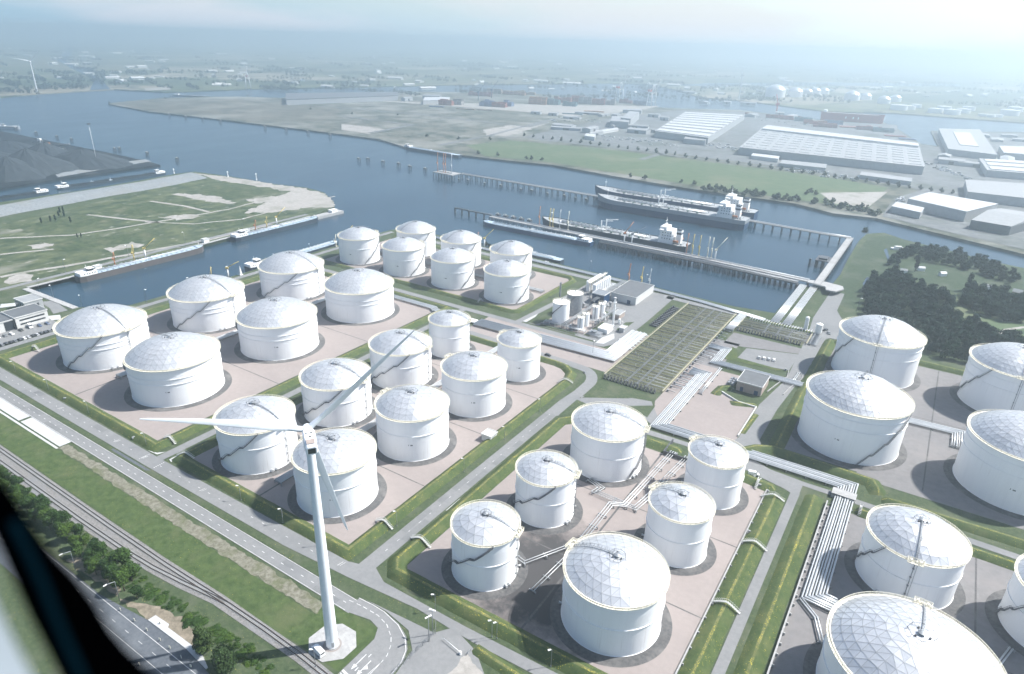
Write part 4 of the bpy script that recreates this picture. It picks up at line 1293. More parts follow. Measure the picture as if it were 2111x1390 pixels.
for k in range(4): b.box(2 * math.cos(k * PI / 2 + .7) - .15, 2 * math.cos(k * PI / 2 + .7) + .15, 2 * math.sin(k * PI / 2 + .7) - .15, 2 * math.sin(k * PI / 2 + .7) + .15, 0, 2)
tag(b.build('storage_vessel', 'paint_white', None, (-54, 526.5, .1)), 'fat white vessel on legs beside the jetty approach', 'vessel')
shed(-178.5, -172.6, 254.5, 260.6, 3.6, 'small white cabin in the bank beside the dashed access road', 'roof_white', 'wall_pale', 'cabin', cat='cabin', doors=(('E', -.3, 1.4, 2.4),))

def plant_rack(u0, v0, u1, v1, z, n, label, m='pipe_grey'):
    b = MB()
    d = Vector((u1 - u0, v1 - v0)); L = d.length; d.normalize(); nn = Vector((-d.y, d.x))
    for k in range(n):
        o = nn * (k - (n - 1) / 2) * .7
        b.tube([(u0 + o.x, v0 + o.y, z + (k % 2) * .3), (u1 + o.x, v1 + o.y, z + (k % 2) * .3)], .17 + .05 * (k % 3), 6)
    for i in range(int(L / 5) + 1):
        p = (u0 + d.x * i * 5, v0 + d.y * i * 5)
        for s_ in (-1, 1): q = nn * s_ * n * .38; b.box(p[0] + q.x - .14, p[0] + q.x + .14, p[1] + q.y - .14, p[1] + q.y + .14, .1, z + .1)
        b.obox(p, math.atan2(d.y, d.x), .25, n * .85, z - .45, z - .22)
    return tag(b.build('pipe_rack', m), label, 'pipe rack')


plant_rack(-217, 417, -217, 470, 4.2, 5, 'grey pipe rack between the two white tanks and the small vessel pairs')
plant_rack(-232, 493, -206, 474, 3.2, 4, 'slanting grey pipe rack in front of the silos')
plant_rack(-235, 419, -200, 419, 2.2, 5, 'low pipe rack across the front of the process plant', 'pipe_white')
plant_rack(-198, 430, -198, 472, 5.0, 4, 'pipe rack beside the chimney and brick shelter')
plant_rack(-215, 440, -198, 441, 2.6, 4, 'short pipe rack joining the small vessel pairs', 'pipe_white')
plant_rack(-229, 498, -229, 534, 1.6, 5, 'low white pipes running along the foot of the silos', 'pipe_white')
for i, (u, v, r_, h_) in enumerate(((-212, 478, 1.3, 5), (-209, 482, 1.1, 4), (-200, 452, 1.2, 6), (-213, 420, .9, 3), (-187, 452, 1.0, 4), (-226, 466, 1.2, 4))):
    b = MB(); b.cyl(0, 0, 0, h_, r_, n=14); b.cyl(0, 0, h_, h_ + r_ * .5, r_, r_ * .25, 14); b.box(-r_ * 1.3, r_ * 1.3, -.2, .2, .4, .8); b.tube([(r_, 0, h_ * .7), (r_ + 2, 0, h_ * .7), (r_ + 2, 0, 0)], .15, 6)
    tag(b.build('process_vessel', 'grey_steel' if i % 2 else 'paint_white', None, (u, v, .12)), ('tiny white vessel near the metal tank and cooler', 'tiny grey vessel next to the tiny white one by the cooler', 'tiny white vessel behind the chimney', 'tiny grey vessel at the front of the white stair tank', 'tiny white vessel on the grass behind the chimney', 'tiny grey vessel behind the bare metal tank')[i], 'vessel')

# office by the dock and its neighbour
o = shed(-555, -535.5, 179, 200.5, 8.2, 'grey office block with ribbon windows beside the car park', 'roof_dark', 'wall_pale', 'office_building', cat='office')
for zz in (2.2, 5.2):
    b = MB(); b.box(9.7, 9.86, -8, 8.6, zz, zz + 1.1); b.build('window', 'window_dark', o)
b = MB(); b.box(9.0, 10.6, -11.2, -10.78, 0, 8.0); b.build('window', 'window_dark', o)
o = shed(-557, -536.5, 160, 178.4, 7.4, 'second wing of the office with a glazed entrance at the left edge', 'roof_dark', 'wall_pale', 'office_building', cat='office')
b = MB(); b.box(10.1, 10.36, 3, 9, .2, 6.8); b.build('window', 'window_dark', o)
o = shed(-580.2, -564.2, 197.5, 210.2, 7.6, 'detached grey-green block behind the office near the dock head', 'roof_grey', 'wall_grey', 'office_building', cat='building')
for k in range(4):
    b = MB(); b.box(-7 + k * 3.6, -5 + k * 3.6, -6.4, -6.2, 1.5, 5.8); b.build('window', 'window_dark', o)
b = MB(); b.box(7.95, 8.06, 2, 3.4, 3.4, 5.4); b.build('window', 'window_dark', o)

# ------------------------------------------------------------------ stairs over the banks, fences


def bank_steps(u, v, ang, L, label):
    b = MB()
    ca, sa = math.cos(ang), math.sin(ang)
    n = 14
    for i in range(n):
        f = (i + .5) / n
        zz = 2.9 * (1 - abs(2 * f - 1) ** 1.3) + .12
        c = ((f - .5) * L * ca, (f - .5) * L * sa)
        b.obox(c, ang, L / n * 1.15, .9, zz, zz + .16)
        for s in (-1, 1):
            q = (c[0] - sa * s * .55, c[1] + ca * s * .55)
            b.obox(q, ang, .08, .08, zz - .1, zz + 1.1); b.obox(q, ang, L / n * 1.2, .07, zz + 1.05, zz + 1.15)
    o = b.build('bank_steps', 'wall_pale', None, (u, v, .05))
    return tag(o, label, 'steps', 'steel steps over the grass banks')


for u, v, a, L, l in ((-312.6, 157, 0, 10, 'steel steps over the bank at the lower corner of the left compound'), (-292.6, 153, .35, 10, 'steel steps over the bank at the left corner of the middle compound'),
                      (-173.4, 172, 0, 10, 'steel steps over the bank beside the dashed road, behind the mast'), (-152.5, 172.5, 0, 11, 'steel steps over the bank at the left corner of the front compound'),
                      (-31.5, 212, 0, 11, 'lowest steel steps over the bank between front compound and lane'), (-31.5, 254, 0, 11, 'middle steel steps over the bank between front compound and lane'), (-33, 293.5, .2, 11, 'uppermost steel steps over the bank between front compound and lane'),
                      (-42, 301, PI / 2, 9, 'steel steps over the bank beside the parked white van'), (4, 308, PI / 2, 8, 'steel steps over the bank below the small road bridge'), (-173.4, 340, .5, 10, 'steel steps over the bank at the road bend'),
                      (-488, 170, 0, 10, 'steel steps over the bank below the car park'), (-300.5, 424, PI / 2, 8, 'steel steps over the bank behind the harbour compound corner')):
    bank_steps(u, v, a, L, l)


def fence(pts, h, label, step=3., m='grey_steel'):
    t = thing('wire_fence', label, 'fence', (pts[0][0], pts[0][1], 0))
    p = densify([(q[0] - pts[0][0], q[1] - pts[0][1]) for q in pts], step)
    b = MB()
    for q in p: b.box(q[0] - .06, q[0] + .06, q[1] - .06, q[1] + .06, 0, h)
    b.build('post', m, t)['kind'] = 'stuff'
    b = MB()
    for a, c in zip(p[:-1], p[1:]):
        for k in range(7): b.tube([(*a, .15 + k * (h - .2) / 6), (*c, .15 + k * (h - .2) / 6)], .028, 3)
    b.build('mesh_panel', m, t)
    return t


fence([(-119.5, 96), (-118, 116), (-117.4, 128), (-116.8, 138.4), (-119.6, 142)], 2.6, 'blue-grey wire fence along the inside of the road bend')
fence([(-101.8, 137.2), (-101.8, 139.6)], 1.2, 'short gate post fence by the paved yard')
b = MB(); b.tube([(-112.5, 137.8, 1.1), (-104, 136.4, 1.1)], .12, 6); b.box(-104.3, -103.5, 136, 136.8, .1, 1.4)
tag(b.build('barrier_gate', 'paint_white'), 'white lifting barrier across the paved yard', 'barrier')

# ------------------------------------------------------------------ street lamps


def lamp(u, v, h, ang, label, double=False):
    t = thing('street_lamp', label, 'lamp post', (u, v, .05), ang, 'lamp posts')
    b = MB(); b.tube([(0, 0, 0), (0, 0, h), (.5, 0, h + .25)], .13, 6, r1=.08); b.cyl(0, 0, 0, .5, .25, n=8); b.build('pole', 'grey_steel', t)
    for s in ((1, -1) if double else (1,)):
        b = MB(); b.prism([(s * .4, -.22), (s * 1.5, -.3), (s * 1.5, .3), (s * .4, .22)], h + .15, h + .42); b.build('lamp_head', 'paint_white', t)
    return t


L1 = lamp(-98.9, 148.9, 8, -2.4, 'lamp post beside the stained bank of the front compound')
LL = [(-97.0, 149.3, 'lamp post paired with the one by the stained bank'), (-74.7, 150.2, 'lamp post at the bottom edge below the broad tank'), (-123.7, 146.8, 'lamp post on the verge left of the barrier yard'),
      (-142.0, 104.0, 'lamp post below the octagonal pad'), (-186, 147.5, 'lamp post on the verge just left of the turbine mast'), (-211, 147.3, 'lamp post on the verge below the tank behind the mast'), (-240, 147, 'lamp post on the verge below the blade-crossed tank'),
      (-318, 147.2, 'lamp post at the lower corner of the left compound'), (-375, 147, 'lamp post on the verge below the squat front tank'), (-420, 147, 'lamp post on the verge halfway to the left edge'), (-462, 147, 'lamp post on the verge near the left edge'),
      (-168.5, 175, 'lamp post where the dashed road leaves the double road'), (-168.5, 225, 'lamp post along the dashed road beside the middle compound'), (-168.5, 262, 'lamp post beside the small white cabin'), (-168.5, 300, 'lamp post along the dashed road near the road bend')]
for u, v, l in LL: dup(L1, (u, v, .05), R.uniform(-2.8, -2.0), l)
for u, v, l in ((-540, 226.2, 'quay lamp at the inner corner of the dock'), (-513, 262, 'quay lamp beside the nearest dock tank'), (-512, 300, 'second quay lamp along the dock'), (-512, 338, 'third quay lamp along the dock'), (-512, 385, 'fourth quay lamp along the dock'), (-512, 430, 'fifth quay lamp along the dock'),
                (-580, 224.2, 'lamp at the head of the dock'), (-603, 224.5, 'lamp at the far corner of the dock head'), (-420, 562, 'tall quay lamp behind the harbour tanks'), (-345, 558, 'quay lamp between the harbour tanks and the shrubs'), (-262, 551, 'quay lamp right of the harbour tanks'), (-205, 548, 'quay lamp above the dark-roofed shed'),
                (-640, 262, 'lamp on the peninsula road opposite the barge stern'), (-641, 320, 'second lamp on the peninsula road'), (-643, 380, 'third lamp on the peninsula road'), (-643, 450, 'fourth lamp on the peninsula road'), (-36, 600, 'lamp post at the corner of the dark wood'), (-165, 400, 'lamp post standing in the broad pipe bundle'), (-178, 388, 'lamp post before the pipe corner')):
    dup(L1, (u, v, .05), R.uniform(-3, 3), l, None, 1.4)
H1 = thing('street_lamp', 'tall twin-headed lamp post at the yard fence', 'lamp post', (-116.6, 134.4, .05), 1.2, 'lamp posts')
b = MB(); b.tube([(0, 0, 0), (0, 0, 12)], .17, 8, r1=.1); b.build('pole', 'grey_steel', H1)
for s in (-1, 1):
    b = MB(); b.obox((s * .7, 0), 0, 1.2, .5, 11.9, 12.2); b.build('lamp_head', 'paint_white', H1)
dup(H1, (-117.4, 137.6, .05), .2, 'second twin-headed lamp post at the yard fence')
# arm lamps on the highway
for u, v, l in ((-256.2, 81.3, 'slanting arm lamp over the highway among the trees'), (-226.0, 82.4, 'arm lamp over the highway at the end of the tree row')):
    t = thing('street_lamp', l, 'lamp post', (u, v, .05), 0, 'lamp posts')
    b = MB(); b.tube([(0, 0, 0), (0, 0, 9.5), (-.2, -2.8, 10.2)], .13, 6); b.build('pole', 'grey_steel', t)
    b = MB(); b.obox((-.2, -3.3), PI / 2, 1.3, .4, 10.1, 10.35); b.build('lamp_head', 'paint_white', t)

# ------------------------------------------------------------------ railway


def track(path, label):
    t = thing('railway_track', label, 'railway', (path[0][0], path[0][1], 0))
    p = densify([(q[0] - path[0][0], q[1] - path[0][1]) for q in path], 6)
    for s in (-.75, .75):
        o = offset_path(p, s)
        b = MB()
        for a, c in zip(o[:-1], o[1:]):
            d = (Vector(c) - Vector(a)).normalized(); n = Vector((-d.y, d.x)) * .14
            b.prism([(a[0] - n.x, a[1] - n.y), (c[0] - n.x, c[1] - n.y), (c[0] + n.x, c[1] + n.y), (a[0] + n.x, a[1] + n.y)], .28, .46)
        b.build('rail', 'rail_rust', t)
    b = MB()
    q = densify(p, .75)
    for a, c in zip(q[:-1], q[1:]):
        b.obox(a, math.atan2(c[1] - a[1], c[0] - a[0]), .26, 2.5, .14, .28)
    b.build('sleeper', 'roof_grey', t)['kind'] = 'stuff'
    return t


t1 = [(-700, 102.7), (-270, 102.8), (-230, 103.2), (-196, 104.3), (-170, 104.6), (-150, 104.2), (-132, 103.2), (-90, 100)]
track(t1, 'upper railway track running the length of the meadow strip')
track([(-700, 97.7), (-285, 97.8), (-250, 98.4), (-232, 99.4), (-215, 101.3), (-200, 103.4), (-192, 104.3)], 'lower railway track merging into the upper one at the points')
flat('ballast_bed', 'ballast', .12, [(-700, 95.3), (-290, 95.2), (-255, 95.9), (-232, 96.9), (-214, 98.6), (-196, 101.2), (-150, 101.6), (-132, 100.8), (-90, 97.6), (-90, 101.6), (-130, 105.2), (-150, 106.3), (-196, 106.4), (-235, 105.3), (-290, 104.9), (-700, 104.9)])

# ------------------------------------------------------------------ highway at the lower left
flat('highway', 'dark_asphalt', .1, [(-500, 66), (-500, 79.6), (-236, 79.8), (-225, 81), (-208.5, 83.1), (-184, 83.4), (-172, 82), (-150, 80.6), (-100, 80.6), (-100, 66)])
b = MB()
dash((-500, 79.0), (-100, 79.2), .17, .15); dash((-500, 72.8), (-100, 72.9), .15, .15)
for k in range(50): dash((-400 + k * 8.6, 75.9), (-397.6 + k * 8.6, 75.9), .15, .15)
struct(b.build('road_marking', 'road_paint'))
b = MB()
b.prism([(-208.3, 83.1), (-208.1, 85.9), (-200.2, 86.3), (-199.2, 85.2), (-184.8, 85.4), (-178, 85), (-172, 83), (-172, 82.2), (-185, 83.4)], .1, .3)
struct(b.build('bus_stop_platform', 'pale_slab'))
b0 = None
for k, (u, v) in enumerate([(-221, 79.9), (-212, 80.1), (-204, 80.2), (-196, 80.3), (-190, 80.3), (-183, 80.2), (-177, 79.9), (-192, 70.5), (-203, 84.6)]):
    if b0 is None:
        b0 = thing('delineator_post', 'small pale marker post along the highway edge', 'marker post', (u, v, .1), 0, 'marker posts along the highway')
        b = MB(); b.box(-.35, .35, -.06, .06, .2, 1.3); b.box(-.08, .08, -.08, .08, 0, .25); b.build('board', 'rim_cream', b0)
    else: dup(b0, (u, v, .1), R.uniform(-.4, .4))

# ------------------------------------------------------------------ vehicles


def vehicle(loc, rz, label, L, W, H, hood, cat, col, group=None):
    """cab/body profile extruded across the width, with glazing and wheels as parts"""
    t = thing('parked_' + cat, label, cat, loc, rz, group)
    t.color = col
    wl = [(-L / 2, .3), (-L / 2, H * .55), (-L / 2 + .15, H * .62)]
    if cat == 'car': prof = [(-L / 2, .28), (-L / 2, .85), (-L / 2 + .25, .95), (-L / 2 + .75, H), (L * .08, H), (L * .25, .98), (L / 2 - .15, .82), (L / 2, .6), (L / 2, .28)]
    else: prof = [(-L / 2, .3), (-L / 2, H - .1), (-L / 2 + .15, H), (L / 2 - hood - .7, H), (L / 2 - hood, H * .56), (L / 2 - .12, H * .44), (L / 2, .75), (L / 2, .3)]
    def shell(b, pr, w, mi=0, tuck=.12):
        n = len(pr)
        top = max(p[1] for p in pr)
        ww = [w / 2 - (tuck if p[1] > .62 * top else 0) for p in pr]
        lft = [(p[0], k, p[1]) for p, k in zip(pr, ww)]; rgt = [(p[0], -k, p[1]) for p, k in zip(pr, ww)]
        for i in range(n): b.face([lft[i], lft[(i + 1) % n], rgt[(i + 1) % n], rgt[i]], mi)
        b.face(lft[::-1], mi); b.face(rgt, mi)
    b = MB(); shell(b, prof, W); o = b.build('body', 'car_paint', t); o.color = col
    b = MB()
    w = W / 2 - .1
    if cat == 'car':
        b.face([(L * .09, -w + .1, H - .05), (L * .245, -w, 1.02), (L * .245, w, 1.02), (L * .09, w - .1, H - .05)]); b.face([(-L / 2 + .72, w - .1, H - .05), (-L / 2 + .27, w, 1.0), (-L / 2 + .27, -w, 1.0), (-L / 2 + .72, -w + .1, H - .05)])
        for s in (-1, 1): b.face([(-L / 2 + .7, s * (w + .0), .98), (L * .2, s * w, .98), (L * .06, s * (w - .01), H - .1), (-L / 2 + .95, s * (w - .01), H - .1)])
    else:
        b.face([(L / 2 - hood - .66, -w, H - .1), (L / 2 - hood + .02, -w, H * .6), (L / 2 - hood + .02, w, H * .6), (L / 2 - hood - .66, w, H - .1)])
        for s in (-1, 1): b.face([(L / 2 - hood - 1.6, s * (w + .02), H * .58), (L / 2 - hood - .1, s * (w + .02), H * .58), (L / 2 - hood - .7, s * (w + .02), H - .25), (L / 2 - hood - 1.6, s * (w + .02), H - .25)])
        b.face([(-L / 2 - .01, -w + .2, H * .6), (-L / 2 - .01, w - .2, H * .6), (-L / 2 - .01, w - .2, H - .3), (-L / 2 - .01, -w + .2, H - .3)][::-1])
    # float the glazing just off the shell
    b.v = [(x * 1.006, y * 1.03, zz + .012) for x, y, zz in b.v]
    b.build('window', 'window_dark', t)
    for sx in (-L * .3, L * .31):
        for sy in (-W / 2 + .02, W / 2 - .02):
            b = MB()
            n = 12
            ring = [(.33 * math.cos(2 * PI * k / n), .33 * math.sin(2 * PI * k / n)) for k in range(n)]
            b.idx([(sx + p[0], sy - .1, .33 + p[1]) for p in ring] + [(sx + p[0], sy + .1, .33 + p[1]) for p in ring], [(k, (k + 1) % n, n + (k + 1) % n, n + k) for k in range(n)] + [tuple(range(n))[::-1], tuple(range(n, 2 * n))])
            b.build('wheel', 'rubber', t)
    return t


WHT, BLK, SIL, BLU, GRY = (.78, .78, .77, 1), (.02, .022, .025, 1), (.45, .46, .47, 1), (.05, .08, .16, 1), (.16, .17, .18, 1)
vehicle((-145.8, 108.6, .2), math.radians(170), 'white panel van parked at the foot of the wind turbine', 6.0, 2.1, 2.45, 1.0, 'van', WHT)
vehicle((-46, 308.4, .17), math.radians(16), 'white panel van on the lane beside the slim tank and road junction', 5.4, 2.0, 2.2, 1.0, 'van', WHT)
vehicle((-536.5 + 5, 185.9, .12), math.radians(-10), 'white box van parked in front of the office', 6.2, 2.2, 2.7, 1.1, 'van', WHT)
c0 = vehicle((-203, 368.6, .18), 0, 'dark car driving on the road above the slim tank at the bend', 4.5, 1.8, 1.45, 1.1, 'car', BLK)
cars = [(-530.5, 179.3, BLK, 'dark car in front of the glazed office entrance'), (-529, 190.9, BLU, 'dark blue car in front of the office right of the box van'), (-528.5, 195.8, BLU, 'blue car in front of the office at the far end'),
        (-528.5, 172.5, WHT, 'white car at the office left of the entrance'), (-528.6, 168.4, GRY, 'grey car at the office near the left edge'), (-528.8, 164, WHT, 'white car at the left edge of the car park')]
for u, v, c, l in cars: dup(c0, (u, v, .12), R.uniform(-.1, .1), l, 'cars in front of the office', None, c)
rowc = [BLK, GRY, BLK, BLK, GRY, BLK, WHT, SIL, BLK, SIL, BLK, BLK, GRY, BLK]
names = {0: 'black', 1: 'grey'}
for k, c in enumerate(rowc):
    nm = 'black' if c is BLK else 'grey' if c is GRY else 'white' if c is WHT else 'silver'
    dup(c0, (-513.6 + .3 * (k % 2), 157.4 + k * 2.75, .12), PI + R.uniform(-.06, .06), '%s car in the long car park row beside the bank' % nm, 'cars in the long car park row', None, c)
for u, v, c, l in ((-312, 553.4, WHT, 'white car on the quay road behind the harbour tanks'), (-305.5, 551.8, BLK, 'black car on the quay road behind the harbour tanks'), (-50.5, 537, BLK, 'black car parked near the two white vessels'), (-47, 532, GRY, 'grey car parked near the two white vessels'), (-88, 300, BLK, 'dark car by the culvert')):
    if v != 300: dup(c0, (u, v, .2), R.uniform(0, 6), l, None, None, c)
for k in range(4): dup(c0, (-80 + k * 3.2, 454 + k * .7, .2), 1.7, 'pale car in the small car park by the manifold', 'cars in the small car park', None, WHT if k % 2 else SIL)

# ------------------------------------------------------------------ trees


def tree_meshes(seed, H, W, n, leaf, lobes=9, trunk=.22, slim=False, lean=0):
    rr = random.Random(seed)
    b = MB()
    ht = H * (trunk + .25)
    b.tube([(0, 0, -.2), (.1, .05, H * trunk), (.15, 0, ht), (.1, .1, H * .8)], H * .028, 7, r1=H * .006)
    blobs = []
    for k in range(lobes):
        a = rr.uniform(0, 2 * PI); q = rr.uniform(.1, .62) * W * .5
        f = rr.random()
        zc = H * (trunk + .14 + (1 - trunk - .26) * f)
        rad = W * (rr.uniform(.22, .36) if not slim else rr.uniform(.25, .4)) * (1.05 - .45 * f)
        c = Vector((q * math.cos(a) * (1 - .4 * f), q * math.sin(a) * (1 - .4 * f), zc))
        blobs.append((c, rad, rad * (rr.uniform(.65, .95) if not slim else 1.8)))
        b.tube([(.12, .05, H * (trunk + .5 * (zc / H - trunk))), tuple(c)], H * .009, 5, r1=H * .003)
    L = MB()
    tot = sum(x[1] ** 2 for x in blobs)
    for c, rad, rz in blobs:
        for i in range(int(n * rad ** 2 / tot)):
            d = Vector((rr.gauss(0, 1), rr.gauss(0, 1), rr.gauss(0, 1))).normalized()
            if d.z < -.55 and rr.random() < .6: continue
            s = rr.uniform(.62, 1.06)
            j = 1 + .25 * noise.noise(d * 2.2 + c)
            p = c + Vector((d.x * rad * s * j, d.y * rad * s * j, d.z * rz * s * j))
            nn = (d + Vector((rr.uniform(-.7, .7), rr.uniform(-.7, .7), rr.uniform(-.3, .9)))).normalized()
            a = nn.orthogonal().normalized(); a.rotate(Matrix.Rotation(rr.uniform(0, 6.28), 3, nn)); e = nn.cross(a)
            w = leaf * rr.uniform(.6, 1.3)
            L.face([p - a * w, p - e * w * .6, p + a * w, p + e * w * .6])
    return b, L


def make_tree(name, label, seed, H, W, n, leaf, mat, group=None, **k):
    t = thing(name, label, 'tree', (0, 0, 0), 0, group)
    b, L = tree_meshes(seed, H, W, n, leaf, **k)
    b.build('trunk', 'bark', t); L.build('crown', mat, t)
    return t


GB, GWD, GK = 'trees between railway and highway', 'trees of the dark wood', 'trees along the far bank road'
NEAR = [make_tree('roadside_tree', 'green roadside tree', s, 10.5, 8.4, 2600, .42, 'leaf', GB, lobes=11) for s in (3, 4, 5)]
near_spots = [(-229.5, 86.2, 1.05, 'bushy green tree at the right end of the tree row, its trunk showing'), (-221.5, 86.6, .62, 'small round tree beside the arm lamp at the end of the tree row')]
for k in range(40):
    near_spots.append((-233 - k * 3.3 + R.uniform(-1.2, 1.2), (91.6, 87.4)[k % 2] + R.uniform(-1.2, 1.2), R.uniform(.62, 1.0), 'green tree in the dense row between the railway and the highway'))
near_spots += [(-247, 84.6, .8, 'green tree leaning over the slanting arm lamp'), (-252, 84, .45, 'small dark conifer-like bush below the slanting arm lamp')]
NT = 0
for u, v, s, l in near_spots:
    src = NEAR[NT % 3]
    if NT < 3: src.location = (u, v, 0); src.scale = (s, s, s); src.rotation_euler.z = R.uniform(0, 6); src['label'] = l
    else: dup(src, (u, v, 0), R.uniform(0, 6), l, GB, s * R.uniform(.92, 1.08))
    NT += 1
a = make_tree('roadside_tree', 'tall dense dark tree standing alone right of the pale bus stop platform', 21, 12.5, 7.6, 3600, .42, 'leaf_mid', None, lobes=14, trunk=.1)
a.location = (-179.2, 86.2, 0)
a = make_tree('roadside_tree', 'round dark tree at the bottom edge left of the turbine pad', 22, 10.0, 8.6, 3600, .42, 'leaf_mid', None, lobes=13, trunk=.08)
a.location = (-168.2, 86.6, 0)
# low scrub along the railway slope
B0 = make_tree('scrub_bush', 'low green scrub bush on the slope below the railway', 31, 2.2, 4.6, 420, .34, 'leaf', 'scrub bushes below the railway', lobes=7, trunk=.02)
first = True
for k in range(100):
    u = -232 + k * .78 + R.uniform(-3, 3); v = 92.5 + R.uniform(-2.5, 3.2) + max(0, (u + 190) * .05) + min(0, (u + 205) * .06)
    sc3 = R.uniform(.35, 1.0)
    if first: B0.location = (u, v, 0); first = False
    else: dup(B0, (u, v, -.1), R.uniform(0, 6), None, None, (sc3 * R.uniform(.9, 1.9), sc3 * R.uniform(.8, 1.4), sc3 * R.uniform(.2, .6)))
# the dark wood on the right
WOOD = [make_tree('woodland_tree', 'dark green broadleaf tree in the dense wood on the right', 40 + s, 13, 10.5, 900, .85, 'leaf_dark', GWD, lobes=10, trunk=.12) for s in range(3)]
POP = make_tree('poplar_tree', 'tall narrow dark poplar rising above the wood', 50, 21, 5.2, 900, .8, 'leaf_dark', GWD, lobes=12, trunk=.08, slim=True)
wood_poly = GP([(1778, 618), (1800, 565), (1850, 560), (1920, 590), (1965, 610), (1962, 640), (2010, 672), (2060, 690), (2111, 712), (2111, 748), (1990, 738), (1900, 715), (1800, 660)], 4)
wood2 = GP([(1980, 615), (2000, 590), (2080, 610), (2111, 610), (2111, 660), (2060, 650), (1990, 628)], 4)
fringe = GP([(1830, 545), (1880, 530), (1960, 540), (2111, 585), (2111, 568), (1990, 520), (1900, 505), (1850, 515)], 4)


def inside(p, poly):
    c = False
    for i in range(len(poly)):
        a, b_ = poly[i], poly[i - 1]
        if (a[1] > p[1]) != (b_[1] > p[1]) and p[0] < (b_[0] - a[0]) * (p[1] - a[1]) / (b_[1] - a[1]) + a[0]: c = not c
    return c


def scatter(poly, n, dmin):
    xs = [p[0] for p in poly]; ys = [p[1] for p in poly]
    out = []
    for _ in range(n * 40):
        p = (R.uniform(min(xs), max(xs)), R.uniform(min(ys), max(ys)))
        if inside(p, poly) and all(math.dist(p, q) > dmin for q in out): out.append(p)
        if len(out) >= n: break
    return out


k = 0
for poly, n, d, sc_, lab in ((wood_poly, 150, 5.7, (.8, 1.15), 'dark green broadleaf tree in the dense wood on the right'), (wood2, 52, 4.8, (.75, 1.1), 'dark tree in the second clump by the cottages near the right edge'), (fringe, 92, 4.6, (.45, .95), 'lighter bushy tree between the wood and the canal')):
    for p in scatter(poly, n, d):
        s = R.uniform(*sc_)
        src = WOOD[k % 3]
        if k < 3: src.location = (*p, 0); src.scale = (s, s, s); src['label'] = lab
        else: dup(src, (*p, 0), R.uniform(0, 6), lab, GWD, (s * R.uniform(.9, 1.1), s * R.uniform(.9, 1.1), s * R.uniform(.85, 1.15)))
        k += 1
POP.location = (*G(1993, 600), 0)
for x, y, s in ((1886, 560, .9), (1999, 612, .8), (1990, 625, .75)): dup(POP, (*G(x, y), 0), R.uniform(0, 6), None, None, s)
for x, y, s, l in ((1783, 483, .75, 'single rounded bush-like tree at the tip of land beside the jetty corner'), (1940, 530, 1.0, 'rounded tree standing apart between wood and canal'), (1880, 527, 1.1, 'broad pale green tree behind the moored white boat')):
    dup(WOOD[1], (*G(x, y), 0), R.uniform(0, 6), l, None, s)
flat('clearing', 'meadow', .1, GP([(1965, 640), (1985, 625), (2040, 650), (2111, 668), (2111, 705), (2050, 680), (2000, 668)]))
strip(GP([(2055, 690), (2075, 680), (2111, 675), (2300, 672)]), 3.2, .16, 'footpath', 'sand')
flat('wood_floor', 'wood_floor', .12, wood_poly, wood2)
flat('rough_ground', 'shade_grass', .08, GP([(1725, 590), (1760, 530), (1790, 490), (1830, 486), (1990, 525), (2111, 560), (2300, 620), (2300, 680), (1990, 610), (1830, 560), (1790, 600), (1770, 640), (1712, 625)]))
flat('pond', 'water', .17, GP([(1778, 586), (1787, 571), (1791, 573), (1790, 592), (1783, 594)]), GP([(1822, 516), (1828, 512), (1835, 535), (1832, 542)]))
# shrubs on the quay behind the harbour tanks, dock greenery, small firs on the peninsula
SH = make_tree('quay_shrub', 'dark shrub on the quay edge behind the harbour tanks', 61, 4.2, 6, 420, .6, 'leaf_dark', 'shrubs on the harbour quay', lobes=7, trunk=.02)
for k, (u, v) in enumerate([(-433 + i * 6.5, 566 - (i % 2) * 2.2 - i * .15) for i in range(15)]):
    if k == 0: SH.location = (u, v, 0)
    else: dup(SH, (u, v, 0), R.uniform(0, 6), None, None, R.uniform(.7, 1.15))
for k, (x, y) in enumerate(((124, 440), (131, 438), (122, 448), (133, 448), (115, 456), (105, 458), (86, 462), (146, 460), (160, 491), (168, 490))):
    dup(POP, (*G(x, y), 0), R.uniform(0, 6), 'small dark fir on the peninsula meadow' if k < 8 else 'dark bush beside the dirt track on the peninsula', 'firs and bushes on the peninsula', .42 if k < 8 else .28)
# far bank: road trees and waterside bushes
FT = make_tree('far_bank_tree', 'small tree in the even row along the far bank road', 71, 8.5, 8, 200, 1.25, 'leaf_far', GK, lobes=6, trunk=.15)
rows = [(1080 + i * 19.5, 281.5 + i * 2.42) for i in range(17)] + [(1412 + i * 22, 325.5 + i * 3.0) for i in range(26)]
for k, (x, y) in enumerate(rows):
    p = G(x, y)
    if k == 0: FT.location = (*p, .4)
    else: dup(FT, (*p, .4), R.uniform(0, 6), None, None, R.uniform(.8, 1.15))
bush = [(985, 318), (1025, 322), (1085, 328), (1095, 330), (1118, 331), (1300, 365), (1330, 370), (1462, 388), (1476, 390), (1545, 398), (1558, 396), (1572, 402), (1600, 410), (1615, 413), (1628, 414), (1640, 410), (1662, 402), (1672, 397), (1680, 402), (1700, 416), (1716, 420), (1730, 428), (1741, 426), (1752, 430), (1765, 432), (1775, 430), (1782, 436), (880, 282), (945, 288), (820, 238), (1010, 289), (1405, 377), (1430, 381), (225, 214), (340, 204), (352, 201), (510, 199), (640, 226), (726, 236)]
for x, y in bush: dup(FT, (*G(x, y), .3), R.uniform(0, 6), 'loose bushy tree on the shore of the far bank', 'waterside bushes on the far bank', (R.uniform(.8, 1.4), R.uniform(.8, 1.4), R.uniform(.55, 1.0)))

